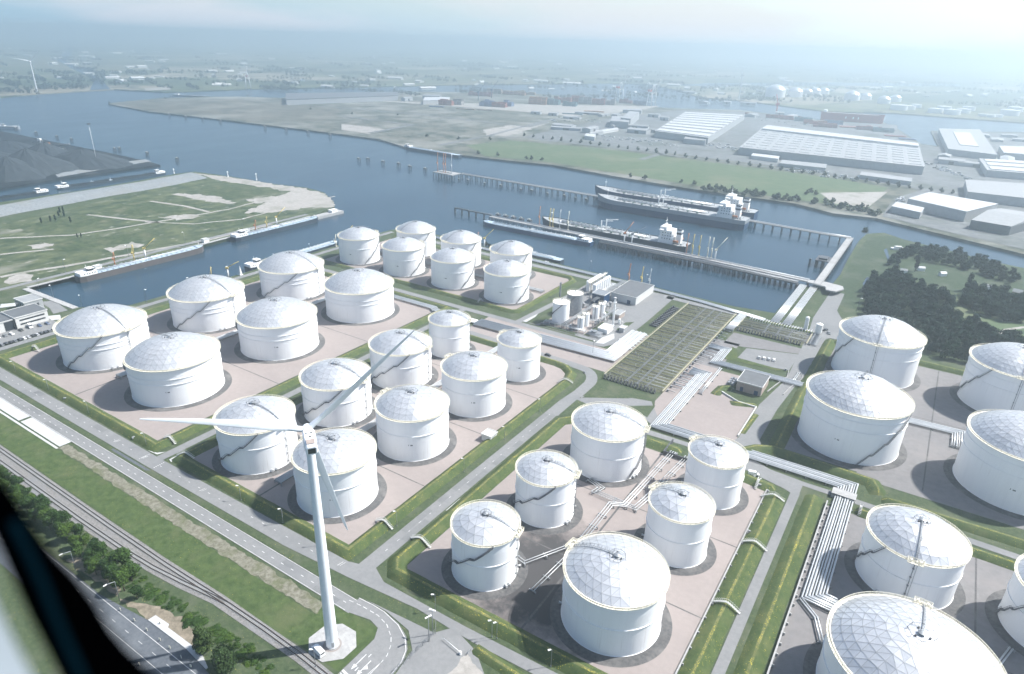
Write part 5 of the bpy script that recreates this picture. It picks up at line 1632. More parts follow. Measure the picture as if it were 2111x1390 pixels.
for k in range(46):
    f = R.random()
    x = 1440 + 370 * f; y = 392 + 52 * f - 6 * math.sin(f * 3.1) + R.uniform(-4, 3)
    dup(FT, (*G(x, y), .1), R.uniform(0, 6), 'loose bushy tree on the shore of the far bank', 'waterside bushes on the far bank', (R.uniform(.8, 1.6), R.uniform(.8, 1.4), R.uniform(.5, 1.1)))
lots = [((1240, 285), (1400, 300), 30), ((1440, 295), (1520, 308), 26), ((1620, 350), (1770, 372), 24), ((1890, 330), (2000, 372), 34), ((1130, 246), (1240, 250), 22), ((1860, 408), (1850, 425), 10), ((1560, 246), (1680, 262), 14)]
for (xa, ya), (xb, yb), n in lots:
    for k in range(n):
        f = (k + .5) / n
        p = G(xa + (xb - xa) * f + R.uniform(-3, 3), ya + (yb - ya) * f + R.uniform(-5, 5))
        q = R.random()
        dup(c0, (*p, .5), R.choice((.3, 1.87)), 'tiny parked vehicle on the far industrial lots', 'vehicles on the far industrial lots', (1.2 + q * 1.6, 1.2, 1.2 + q * .9), WHT if q > .35 else GRY)

# ------------------------------------------------------------------ ships


def hull_rows(L, B, z0, z1, bow=.16, stern=.08, flare=1.1, rake=0.02, n=30):
    """half-breadths along the hull from stern (x=-L/2) to bow (x=+L/2) at two levels"""
    out = []
    for i in range(n + 1):
        f = i / n
        if f < stern: w = .72 + .28 * math.sin(PI / 2 * f / stern)
        elif f > 1 - bow: w = max(0.02, 1 - ((f - (1 - bow)) / bow) ** 2.1)
        else: w = 1.
        out.append((f, w))
    return [((f - .5) * L, w * B / 2) for f, w in out], [((f - .5) * L * (1 + rake) + rake * L * .3, min(B / 2, w * B / 2 * flare + (.4 if f < .9 else 0))) for f, w in out]


def band(b, lo, hi, z0, z1, mi=0, sheer=0.):
    n = len(lo)
    L = hi[-1][0]
    def zt(x, zz): return zz + sheer * max(0, (x / L - .55) / .45) ** 2
    for s in (1, -1):
        for i in range(n - 1):
            q = [(lo[i][0], s * lo[i][1], z0), (lo[i + 1][0], s * lo[i + 1][1], z0), (hi[i + 1][0], s * hi[i + 1][1], zt(hi[i + 1][0], z1)), (hi[i][0], s * hi[i][1], zt(hi[i][0], z1))]
            b.face(q if s < 0 else q[::-1], mi, True)
    b.face([(lo[0][0], -lo[0][1], z0), (lo[0][0], lo[0][1], z0), (hi[0][0], hi[0][1], z1), (hi[0][0], -hi[0][1], z1)], mi)


def deck(b, row, z, mi=0, inset=.97, sheer=0.):
    L = row[-1][0]
    for i in range(len(row) - 1):
        def P(k, s): return (row[k][0] * .995, s * row[k][1] * inset, z + sheer * max(0, (row[k][0] / L - .55) / .45) ** 2)
        b.face([P(i, -1), P(i + 1, -1), P(i + 1, 1), P(i, 1)], mi)


def mid(lo, hi, f): return [(a[0] + (c[0] - a[0]) * f, a[1] + (c[1] - a[1]) * f) for a, c in zip(lo, hi)]


def tanker(loc, rz, L, B, H, label, low, up, superm='paint_white', dk='deck_grey', orange=False):
    t = thing('tanker_ship', label, 'ship', (loc[0], loc[1], -3), rz)
    lo, hi = hull_rows(L, B, 0, H)
    m = mid(lo, hi, .6)
    sh = H * .3
    b = MB(); band(b, lo, m, -1, H * .6); b.build('lower_hull', low, t)
    b = MB(); band(b, m, hi, H * .6, H, sheer=sh)
    b.build('upper_hull', up, t)
    b = MB(); deck(b, hi, H - .7, sheer=sh); b.build('deck', dk, t)
    for k, p in enumerate(((L * .2), (L * -.05))):
        pass
    # deck pipes, cross-over manifold, hatches, catwalk
    b = MB()
    for k in range(7): b.tube([(-L * .24, -B * .12 + k * B * .04, H + .6), (L * .36, -B * .12 + k * B * .04, H + .6)], .38, 6)
    for k in range(5): b.tube([(L * .04 + k * 2.2, -B * .44, H + 1.1), (L * .04 + k * 2.2, B * .44, H + 1.1)], .45, 6)
    for k in range(16): b.tube([(-L * .23 + k * L * .037, -B * .45, H + .1), (-L * .23 + k * L * .037, B * .45, H + .1)], .3, 5)
    b.build('deck_pipes', 'pipe_white', t)
    for k in range(9):
        for s in (-1, 1):
            b = MB(); b.cyl(-L * .2 + k * L * .062, s * B * .3, H - .6, H + .9, 1.3, n=10)
            b.build('tank_hatch', 'deck_green', t)
    b = MB(); b.box(-L * .26, L * .42, -.9, .9, H + 2.2, H + 2.4)
    for k in range(24): b.box(-L * .26 + k * L * .028, -L * .26 + k * L * .028 + .3, -.9, .9, H - .6, H + 2.2)
    b.build('catwalk', 'pipe_grey', t)
    for x in (L * .06,):
        for s in (-1, 1):
            b = MB(); b.tube([(x + s, s * B * .2, H - .6), (x + s, s * B * .2, H + 11)], .7, 8); b.tube([(x + s, s * B * .2, H + 10.5), (x - 14 + s, s * B * .2, H + 12.5)], .4, 6)
            b.build('deck_crane', superm, t)
    b = MB(); b.tube([(L * .44, 0, H + sh * .6), (L * .44, 0, H + sh + 10)], .35, 6, r1=.15); b.box(L * .435, L * .445, -1.4, 1.4, H + sh + 6, H + sh + 6.3); b.build('foremast', superm, t)
    # accommodation block, stepped, with bridge wings
    xs = -L * .37
    b = MB()
    lv = 3.0
    hw = B * .36
    o = None
    b.box(xs - L * .045, xs + L * .045, -hw, hw, H - .7, H + lv * 2)
    b.box(xs - L * .035, xs + L * .04, -hw * .9, hw * .9, H + lv * 2, H + lv * 4.4)
    b.box(xs + L * .0, xs + L * .042, -hw * .85, hw * .85, H + lv * 4.4, H + lv * 5.5)
    b.box(xs + L * .015, xs + L * .038, -B * .5, B * .5, H + lv * 4.4, H + lv * 4.75)
    sup = b.build('superstructure', superm, t)
    for z_ in (1.2, 2.2, 3.2):
        b = MB()
        for k in range(7): b.box(xs + L * .04 + (L * .005 if z_ < 2 else 0) , xs + L * .0403 + (L * .005 if z_ < 2 else 0) + .05, -hw * .8 + k * hw * .25, -hw * .8 + k * hw * .25 + hw * .1, H + z_ * lv + .4, H + z_ * lv + 1.5)
        for k in range(4):
            for s in (-1, 1): b.box(xs - L * .03 + k * L * .016, xs - L * .03 + k * L * .016 + 1, s * hw * (.9 if z_ > 2 else 1.) - .06, s * hw * (.9 if z_ > 2 else 1.) + .06, H + z_ * lv + .4, H + z_ * lv + 1.5)
        b.build('window', 'window_dark', sup)
    b = MB(); b.box(xs + L * .042, xs + L * .0425 + .05, -hw * .82, hw * .82, H + lv * 4.75, H + lv * 5.25); b.build('bridge_window', 'window_dark', sup)
    b = MB(); b.prism([(xs - L * .085, -B * .13), (xs - L * .055, -B * .13), (xs - L * .055, B * .13), (xs - L * .085, B * .13)], H - .7, H + lv * 4.6)
    f = b.build('funnel', superm if not orange else 'orange', t)
    b = MB(); b.box(xs - L * .083, xs - L * .057, -B * .12, B * .12, H + lv * 4.6, H + lv * 5.1); b.box(xs - L * .0852, xs - L * .0548, -B * .132, B * .132, H + lv * 3.2, H + lv * 3.9); b.build('funnel_cap', 'hull_dark', f)
    b = MB(); b.tube([(xs + L * .02, 0, H + lv * 5.5), (xs + L * .02, 0, H + lv * 8.6)], .45, 6, r1=.15)
    for k in (6.4, 7.3): b.box(xs + L * .02 - .2, xs + L * .02 + .2, -2.6, 2.6, H + lv * k, H + lv * k + .3)
    b.box(xs + L * .02 - 1.2, xs + L * .02 + 1.2, -1.2, 1.2, H + lv * 6.1, H + lv * 6.3)
    b.build('mast', superm, t)
    b = MB()
    for s in (-1, 1): b.prism([(xs - L * .08, s * B * .3), (xs - L * .05, s * B * .3), (xs - L * .05, s * B * .38), (xs - L * .08, s * B * .38)], H + 2, H + 4)
    b.build('lifeboat', 'orange', t)
    b = MB()
    for k in range(5): b.box(-L * .47 + k * 3, -L * .47 + k * 3 + 1.6, -B * .25, B * .25, H - .7, H + .9)
    b.build('mooring_winch', dk, t)
    return t


tanker((-291.5, 832.5), PI, 200, 28, 12.5, 'big grey-topped tanker with a white bridge moored along the outer jetty', 'hull_blue', 'hull_grey')
tanker((-306, 880), PI, 226, 28, 13, 'dark blue tanker moored behind the big grey-topped one', 'hull_blue', 'hull_blue')
tanker((-305, 689), PI, 180, 24, 8.5, 'product tanker with a white bridge lying behind the middle jetty', 'hull_dark', 'hull_dark')


def barge(loc, rz, L, B, H, label, hullm, deckm, wheel=-.44, cargo=None, group=None):
    t = thing('river_barge', label, 'barge', (loc[0], loc[1], -3), rz, group)
    lo, hi = hull_rows(L, B, 0, H, bow=.07, stern=.04, flare=1.03, rake=.0, n=24)
    b = MB(); band(b, lo, hi, -.6, H, sheer=.9); b.build('hull', hullm, t)
    b = MB(); deck(b, hi, H - .25, inset=.985, sheer=.9); b.build('deck', deckm, t)
    if cargo:
        b = MB()
        n = 40
        for i in range(n):
            x0, x1 = -L * .36 + L * .78 * i / n, -L * .36 + L * .78 * (i + 1) / n
            def hz(x): return H + .4 + 1.5 * abs(noise.noise(Vector((x * .09, loc[1], 1)))) + 1.0
            b.face([(x0, -B * .4, H - .2), (x1, -B * .4, H - .2), (x1, 0, hz(x1)), (x0, 0, hz(x0))], 0, True); b.face([(x0, 0, hz(x0)), (x1, 0, hz(x1)), (x1, B * .4, H - .2), (x0, B * .4, H - .2)], 0, True)
        b.build('coal_cargo', cargo, t)
    else:
        b = MB()
        b.box(-L * .36, L * .42, -B * .3, B * .3, H - .25, H + .45)
        for k in range(18): b.box(-L * .34 + k * L * .042, -L * .34 + k * L * .042 + .7, -B * .44, B * .44, H + .45, H + .65)
        b.build('tank_trunk', deckm, t)
        b = MB()
        for k in range(4): b.tube([(-L * .35, -1.4 + k * .9, H + .95), (L * .4, -1.4 + k * .9, H + .95)], .2, 6)
        for k in range(10): b.cyl(-L * .3 + k * L * .068, (-1) ** k * B * .2, H + .4, H + 1.3, .5, n=8)
        for k in range(3): b.tube([(L * .02 + k * 1.6, -B * .42, H + 1.2), (L * .02 + k * 1.6, B * .42, H + 1.2)], .22, 6)
        b.build('deck_pipes', 'pipe_white', t)
    x = L * wheel
    b = MB(); b.prism([(x - 6.5, -B * .40), (x - 4, -B * .43), (x + 8, -B * .43), (x + 8, B * .43), (x - 4, B * .43), (x - 6.5, B * .40)], H - .2, H + 2.6); c = b.build('cabin', 'paint_white', t)
    for s in (-1, 1):
        b = MB()
        for k in range(5): b.box(x - 3.4 + k * 2.2, x - 2.4 + k * 2.2, s * B * .432 - .05, s * B * .432 + .05, H + 1.0, H + 1.9)
        b.build('window', 'window_dark', c)
    b = MB(); b.box(x + 2.2, x + 6.2, -B * .24, B * .24, H + 2.6, H + 4.8); w = b.build('wheelhouse', 'window_dark', t)
    b = MB(); b.box(x + 1.7, x + 6.9, -B * .3, B * .3, H + 4.8, H + 5.1); b.build('wheelhouse_roof', 'paint_white', w)
    b = MB(); b.tube([(x + 1.5, 0, H + 2.6), (x + 1.5, 0, H + 8.4)], .12, 5); b.tube([(L * .46, 0, H), (L * .46, 0, H + 4)], .12, 5); b.build('mast', 'paint_white', t)
    b = MB(); b.box(L * .43, L * .465, -B * .28, B * .28, H, H + .9); b.build('bow_winch', 'deck_blue', t)
    return t


barge((-613.6, 320), PI / 2, 122, 11.6, 5.4, 'long tank barge with a brownish side at the peninsula quay, nearest the dock head', 'hull_brown', 'deck_blue')
barge((-618.4, 477), PI / 2, 116, 11.6, 4.8, 'long tank barge with a dark side at the peninsula quay, farther out', 'hull_dark', 'deck_blue')
barge((-523.6, 421), PI / 2, 112, 11.4, 4.6, 'tank barge at the terminal quay, half hidden behind the squat tanks', 'hull_dark', 'deck_blue')
barge((-381, 645.6), PI, 146, 11.6, 4.6, 'long dark tank barge on the near side of the middle jetty', 'hull_blue', 'deck_blue')
barge((-847, 1030), PI - .09, 146, 12, 5.0, 'long loaded barge moored on the far bank', 'hull_dark', 'deck_blue', .44)
barge((-333, 567.6), PI, 62, 10, 4.6, 'white-bridged vessel behind the harbour tanks', 'hull_dark', 'deck_blue', .35)
lj = [GP([(0, 412), (90, 399)], -3)]
p0, p1 = lj[0]
A = math.atan2(p1[1] - p0[1], p1[0] - p0[0])
barge((p1[0] - 50 * math.cos(A), p1[1] - 50 * math.sin(A)), A + PI, 110, 11, 2.6, 'dark coal barge in the far dock, cut by the left edge', 'hull_dark', 'deck_grey', -.44, 'coal')
p0, p1 = GP([(150, 386), (206, 379)], -3)
barge(((p0[0] + p1[0]) / 2, (p0[1] + p1[1]) / 2), A, 74, 10.5, 2.6, 'coal-filled barge in the middle of the far dock', 'hull_dark', 'deck_grey', -.44, 'coal')
p0, p1 = GP([(216, 376), (310, 363)], -3)
barge(((p0[0] + p1[0]) / 2, (p0[1] + p1[1]) / 2), A + PI, 112, 10.5, 2.6, 'coal-filled barge at the mouth of the far dock, white cabins toward the open water', 'hull_dark', 'deck_grey', -.44, 'coal')
barge(G(1190 / 2.996 * 1.0, 199.5, -3), .35, 150, 13, 3.5, 'small far barge on the distant channel behind the long spit', 'hull_dark', 'deck_grey', -.4)
barge(G(10, 266, -3), .8, 60, 10, 5, 'grey far vessel on the wide water at the left edge', 'hull_grey', 'deck_grey', -.1)
# pontoon and pilot boat
b = MB(); b.box(-5, 5, -21, 21, 0, 3.2)
t = thing('pontoon', 'pale floating pontoon at the end of the peninsula quay', 'pontoon', (-627, 560, -3))
b.build('float', 'concrete', t)
b = MB(); b.box(-4, 2.5, 4, 13, 3.2, 6); b.box(-4.4, 2.9, 3.6, 13.4, 6.0, 6.25); b.build('pontoon_hut', 'paint_white', t)
t = thing('motor_yacht', 'small white boat moored in the creek before the dark wood', 'boat', (*G(1853, 515), .3), .5)
b = MB(); lo, hi = hull_rows(17, 5, 0, 2, bow=.4, stern=.1, n=14); band(b, lo, hi, -.2, 1.7); deck(b, hi, 1.6); b.build('hull', 'paint_white', t)
b = MB(); b.box(-5, 2, -1.6, 1.6, 1.6, 3.6); b.build('cabin', 'paint_white', t)

# ------------------------------------------------------------------ jetties


def jetty(path, w, z, label, step=14, rail=True, pipes=0, deckm='concrete', pilem='dark_steel', thick=1.2, pm='pipe_white'):
    t = thing('jetty', label, 'jetty', (path[0][0], path[0][1], 0))
    rel = [(p[0] - path[0][0], p[1] - path[0][1]) for p in path]
    Lp, Rp = offset_path(rel, w / 2), offset_path(rel, -w / 2)
    b = MB(); b.prism(Rp + Lp[::-1], z - thick, z); b.build('deck', deckm, t)
    dd = densify(rel, step)
    for i, p in enumerate(dd):
        a, c = dd[max(0, i - 1)], dd[min(len(dd) - 1, i + 1)]
        ang = math.atan2(c[1] - a[1], c[0] - a[0]); n = Vector((-math.sin(ang), math.cos(ang)))
        b = MB()
        b.obox(p, ang, 1.3, w * .95, z - thick - 1.1, z - thick - .003)
        for s in (-1, 1): b.cyl(p[0] + n.x * w * .36 * s, p[1] + n.y * w * .36 * s, -6, z - thick - 1.1, .55, n=8)
        b.build('pile_bent', pilem, t)
    b = MB()
    for k in range(pipes):
        o = offset_path(rel, -w * .42 + k * .85)
        b.tube([(p[0], p[1], z + .6) for p in o], .32, 6)
    if pipes: b.build('pipe', pm, t)
    if rail:
        b = MB()
        for s in (-1, 1):
            o = densify(offset_path(rel, s * (w / 2 - .15)), 4)
            for q in o: b.box(q[0] - .05, q[0] + .05, q[1] - .05, q[1] + .05, z, z + 1.1)
            for zz in (.55, 1.1): b.tube([(q[0], q[1], z + zz) for q in offset_path(rel, s * (w / 2 - .15))], .05, 4)
        b.build('railing', 'grey_steel', t)
    return t


jetty([(-84, 645), (-182, 653), (-302, 655.5), (-454, 661)], 6.5, 4.5, 'middle jetty with a pale roadway and dark piles running out to the harbour', 9, pipes=2)
jetty([(-92, 637.8), (-182, 645.2), (-300, 647.6)], 6.5, 3.0, 'lower pipe trestle on the near side of the middle jetty', 5, pipes=5, deckm='dark_steel', pm='pipe_grey')
jetty([(-75, 838), (-108, 838.5), (-195, 846.5), (-408, 851), (-650, 863)], 5.2, 5, 'long outer jetty behind the big tanker with a bright pipe along it', 10, pipes=3)
jetty([(-75.5, 640), (-75.5, 841)], 6.4, 4.6, 'straight pale approach trestle joining the two jetties along the right bank', 11)
b = MB(); b.prism([(-84, 648.5), (-70, 652), (-55, 648), (-53, 640), (-58, 628), (-66, 628), (-68, 637), (-84, 640.6)], 3.3, 4.4)
tag(b.build('jetty_abutment', 'concrete'), 'pale concrete abutment where the approach trestle meets land', 'abutment')
jetty([(-516, 671), (-482, 669.5), (-457, 669)], 2.4, 4.2, 'narrow dark catwalk beyond the end of the middle jetty', 11, deckm='dark_steel')
jetty([(-692, 847), (-656, 845), (-656, 858), (-692, 860)], 9, 5.0, 'loading platform at the far end of the outer jetty', 10)
# grated platform with piles beside the approach
b = MB(); b.box(-7, 7, -10, 10, 3, 4)
for x in (-6, 0, 6):
    for y in (-9, -3, 3, 9): b.cyl(x, y, -6, 3, .6, n=8)
b.box(-4, 4, -6, 5, 4, 5.8); b.box(-12, -10, -13, -11, -6, 5)
tag(b.build('mooring_platform', 'dark_steel', None, (*G(1697, 541), 0)), 'dark mooring platform on piles beside the approach trestle', 'platform')


D0 = None


def dolphin(u, v, label, group, s=1., rz=0):
    global D0
    if D0 is None:
        D0 = thing('mooring_dolphin', label, 'dolphin', (u, v, -3), rz, group)
        b = MB(); b.box(-2.6, 2.6, -2.6, 2.6, 5.2, 7.0); b.build('cap', 'dark_steel', D0)
        b = MB()
        for x in (-1.9, 1.9):
            for y in (-1.9, 1.9): b.cyl(x, y, -4, 5.2, .6, n=8)
        b.build('pile', 'dark_steel', D0)
        b = MB(); b.cyl(0, 0, 7, 8.0, .5, n=8); b.cyl(0, 0, 8, 8.3, .8, n=8); b.box(-2.6, -2.4, -2.6, 2.6, 7.9, 8.1); b.build('bollard', 'rim_cream', D0)
        D0.scale = (s, s, s)
        return D0
    return dup(D0, (u, v, -3), rz, label, group, s)


for i, (x, y) in enumerate(((740, 334), (759, 334), (790, 340), (822, 344), (845, 350), (877, 355))):
    dolphin(*G(x, y, -3), 'dark mooring dolphin in the line beyond the outer jetty', 'dolphins beyond the outer jetty', .95)
for x, y in ((349, 240), (383, 245), (418, 249), (455, 254), (547, 267), (590, 272), (635, 277), (681, 284)): dolphin(*G(x, y, -3), 'small dark mooring post off the long spit', 'mooring posts off the spit', 1.0)
for x, y in ((75, 278), (118, 286), (148, 292), (237, 312), (247, 311), (304, 321), (366, 333), (33, 270)): dolphin(*G(x, y, -3), 'small dark mooring post off the coal yard', 'mooring posts off the coal yard', .85)
for k in range(5): dolphin(-455 + k * 11.5, 679, 'dark fender frame standing behind the jetty barge', 'fender frames at the middle jetty', .95)
for k in range(6): dolphin(-178 + k * 9.5, 662 - k * .4, 'dark fender post along the inner part of the middle jetty', 'fender posts of the middle jetty', .62)
for k, u in enumerate((-640, -622, -590, -560, -524, -505, -478, -450, -432, -415)): dolphin(u, 842.5 - (u + 640) * .012, 'dark breasting dolphin on the near side of the outer jetty', 'dolphins along the outer jetty', .55 + .12 * (k % 2))

# loading arms
LA = None


def arms(u, v, z, rz, label, m=0, tall=1.0):
    """a marine loading arm: base, riser, raised boom, dropped outer arm"""
    t = thing('loading_arm', label, 'loading arm', (u, v, z), rz, 'loading arms on the quays')
    mm = ('yellow', 'rim_cream', 'orange', 'pipe_white')[m]
    b = MB(); b.box(-.9, .9, -.9, .9, 0, .8); b.tube([(0, 0, .8), (0, 0, 7 * tall)], .5, 8); b.build('riser', mm, t)
    b = MB(); b.tube([(0, 0, 7 * tall), (-1.6, 0, 8 * tall), (1.0, 0, 16 * tall)], .35, 6); b.box(-2.6, -1.0, -.7, .7, 6.6 * tall, 8.2 * tall); b.build('inboard_arm', mm, t)
    b = MB(); b.tube([(1.0, .5, 16 * tall), (.5, .5, 5.5 * tall)], .3, 6); b.build('outboard_arm', mm, t)
    return t


def crane(u, v, z, rz, label, boom=14, el=.7, m='yellow'):
    t = thing('hose_crane', label, 'crane', (u, v, z), rz, 'hose cranes on the quays')
    b = MB(); b.tube([(0, 0, 0), (0, 0, 9)], .75, 8); b.build('column', 'paint_white', t)
    b = MB(); b.box(-1.2, 1.2, -1, 1, 9, 10.6); b.build('slew_house', m, t)
    b = MB(); b.tube([(0, 0, 10), (boom * math.cos(el), 0, 10 + boom * math.sin(el))], .5, 6, r1=.28); b.build('boom', m, t)
    return t


crane(-624.5, 327, 0, .9, 'white-columned crane with a yellow boom over the nearer peninsula barge')
arms(-624.5, 316, 0, 0, 'yellow loading arm beside the nearer peninsula barge', 0, 1.0); arms(-625, 298, 0, 0, 'reddish loading arm astern on the nearer peninsula barge', 2, .8)
crane(-628.5, 484, 0, 1.2, 'grey-columned crane over the farther peninsula barge', 15)
arms(-628, 470, 0, 0, 'yellow loading arm beside the farther peninsula barge', 0, .8); arms(-628, 455, 0, 0, 'brown loading arm at the stern of the farther peninsula barge', 2, .75)
for u, v, l in ((-626, 283, 'small white control hut beside the nearer peninsula barge'), (-628, 443, 'small white control hut beside the farther peninsula barge'), (-629.5, 394, 'small white hut on the quay between the two peninsula barges')):
    shed(u - 2.2, u + 2.2, v - 3, v + 3, 3.4, l, 'roof_white', 'paint_white', 'control_hut', cat='hut')
crane(-514, 338, 0, .5, 'yellow crane on the terminal quay behind the second dock tank', 13, .5); arms(-514, 322, 0, 1.6, 'yellow loading arm on the terminal quay left of the quay crane', 0, .9)
crane(-513, 478, 0, 1.0, 'yellow crane on the terminal quay behind the leftmost harbour tank', 13, .8); arms(-514, 466, 0, 1.6, 'cream loading arm on the terminal quay before the leftmost harbour tank', 1, .8)
crane(-392, 560, 0, .3, 'yellow crane on the quay between the harbour tanks', 14, .8); arms(-401, 561, 0, 1.6, 'brown loading arm on the quay between the harbour tanks', 2, .9)
for k, (u, m) in enumerate(((-222, 2), (-209, 0), (-201, 3))): arms(u, 549.5 - k * 1.2, 0, 1.5, ('rust coloured', 'yellow', 'white')[k] + ' loading arm on the quay behind the dark-roofed shed', m, 1.1)
for k, (u, m) in enumerate(((-386, 2), (-372, 0), (-368, 0), (-359, 3), (-348, 1))): arms(u, 663, 4.5, 1.6, ('rust coloured loading arm at the outer end of the middle jetty', 'yellow loading arm at the outer part of the middle jetty', 'yellow loading arm at the outer part of the middle jetty', 'white loading arm at the outer part of the middle jetty', 'cream loading arm at the bow of the product tanker')[k], m, 1.35)
for k, (u, m) in enumerate(((-206, 2), (-200, 0), (-193, 0), (-184, 1), (-180, 1))): arms(u, 657, 4.5, 1.6, ('rust coloured loading arm astern of the product tanker', 'yellow loading arm astern of the product tanker', 'yellow loading arm astern of the product tanker', 'cream loading arm beside the boom crane on the middle jetty', 'cream loading arm beside the boom crane on the middle jetty')[k], m, 1.35)
crane(-176, 657, 4.5, .7, 'cream boom crane on the middle jetty astern of the product tanker', 16, .9, 'rim_cream')
crane(-276, 658, 4.5, .9, 'orange and white crane amidships of the product tanker', 15, .9, 'orange'); crane(-268, 660, 4.5, .1, 'grey tall crane amidships of the product tanker', 17, .6, 'grey_steel')
for k, (u, m) in enumerate(((-688, 2), (-676, 2), (-672, 2), (-660, 3))): arms(u, 850, 5, 1.6, ('dark', 'orange', 'orange', 'white')[k] + ' loading arm on the platform at the far end of the outer jetty', m, 1.9)

# ------------------------------------------------------------------ coal yard on the left
b0 = None


def coal_pile(x, y, ru, rv, h, label, m='pile_dark'):
    u, v = G(x, y)
    b = MB()
    n, k = 44, 14
    rows = []
    for j in range(k + 1):
        f = j / k
        row = []
        for i in range(n):
            a = 2 * PI * i / n
            q = 1 - f
            jt = 1 + .22 * noise.noise(Vector((math.cos(a) * 2, math.sin(a) * 2, u))) + .10 * noise.noise(Vector((a * 8, f * 4, u)))
            row.append((ru * q * jt * math.cos(a), rv * q * jt * math.sin(a), h * f * (1 - .12 * f) + .8 * noise.noise(Vector((a * 4, f * 6, v)))))
        rows.append(row)
    for j in range(k):
        for i in range(n): b.face([rows[j][i], rows[j][(i + 1) % n], rows[j + 1][(i + 1) % n], rows[j + 1][i]], 0, True)
    b.face(rows[0][::-1])
    return tag(b.build('coal_pile', m, None, (u, v, 0)), label, 'coal pile', 'coal piles')


coal_pile(22, 360, 62, 52, 30, 'dark conical coal pile at the left edge, nearest of the yard'); coal_pile(62, 350, 66, 58, 36, 'tallest dark coal pile with pale streaks')
coal_pile(172, 334, 92, 52, 24, 'long rounded coal pile beside the pale stone edge'); coal_pile(98, 326, 58, 46, 30, 'pointed dark coal pile behind the tallest one'); coal_pile(20, 304, 120, 36, 14, 'flat brown-grey heap at the back of the coal yard'); coal_pile(-30, 338, 80, 60, 28, 'coal pile cut by the left edge')
flat('rubble_edge', 'rubble', .3, GP([(113, 359), (125, 352), (200, 341), (300, 329), (312, 333), (240, 345), (120, 366)]))
t = thing('yard_crane', 'cluster of pale conveyor towers in the coal yard', 'crane', (*G(85, 303), 0), .4); t.scale = (.55,) * 3
b = MB()
for x in (-12, 12):
    for y in (-8, 8): b.tube([(x, y, 0), (x * .3, y * .3, 26)], .8, 6)
b.tube([(-30, 0, 14), (24, 0, 26)], 1.0, 6); b.tube([(0, 0, 26), (-16, 0, 30)], .8, 6); b.build('frame', 'pipe_grey', t)
b = MB(); b.box(-5, 5, -4, 4, 20, 27); b.build('machine_house', 'paint_white', t)
t = thing('yard_excavator', 'orange machine beside the conveyor towers', 'machine', (*G(99, 302), 0)); t.scale = (.6,) * 3
b = MB(); b.box(-7, 7, -4, 4, 1.5, 7); b.box(-3, 2, -3, 3, 7, 10); b.build('body', 'orange', t)
b = MB(); b.tube([(5, 0, 6), (13, 0, 13), (19, 0, 4)], .8, 6); b.build('boom', 'orange', t)
t = thing('conveyor', 'grey sloping conveyor belt in the coal yard', 'conveyor', (*G(110, 307), 0))
b = MB(); b.tube([(-40, -3, 3), (0, 0, 5), (45, 8, 12)], 1.3, 6)
for k in range(5): b.box(-36 + k * 18, -35 + k * 18, -4, 4, 0, 5)
b.build('belt_gallery', 'pipe_grey', t)
for x, y, h, l in ((201, 340, 62, 'very tall thin light mast on the stone edge of the coal yard'), (197, 322, 50, 'slender mast behind the tall light mast')):
    if h == 62:
        t = thing('light_mast', l, 'mast', (*G(x, y), 0))
        b = MB(); b.tube([(0, 0, 0), (0, 0, h)], .45, 6, r1=.2); b.build('mast', 'paint_white', t)
        b = MB(); b.box(-2, 2, -2, 2, h, h + 2); b.build('lamp_ring', 'dark_steel', t)
for k, (x, y, h) in enumerate(((359, 358, 6), (470, 365, 7), (529, 372, 9))):
    b = MB(); b.cyl(0, 0, 0, h * .35, 1.1, .8, 10); b.cyl(0, 0, h * .35, h, .6, .5, 10); b.cyl(0, 0, h, h + 1.6, 1.3, .4, 10)
    tag(b.build('beacon', 'paint_white', None, (*G(x, y), 0)), ('small pale beacon at the tip between the docks', 'pale beacon on the outer shore of the peninsula', 'pale beacon on the shore near the sandy tip')[k], 'beacon')

# ------------------------------------------------------------------ buildings on the far bank


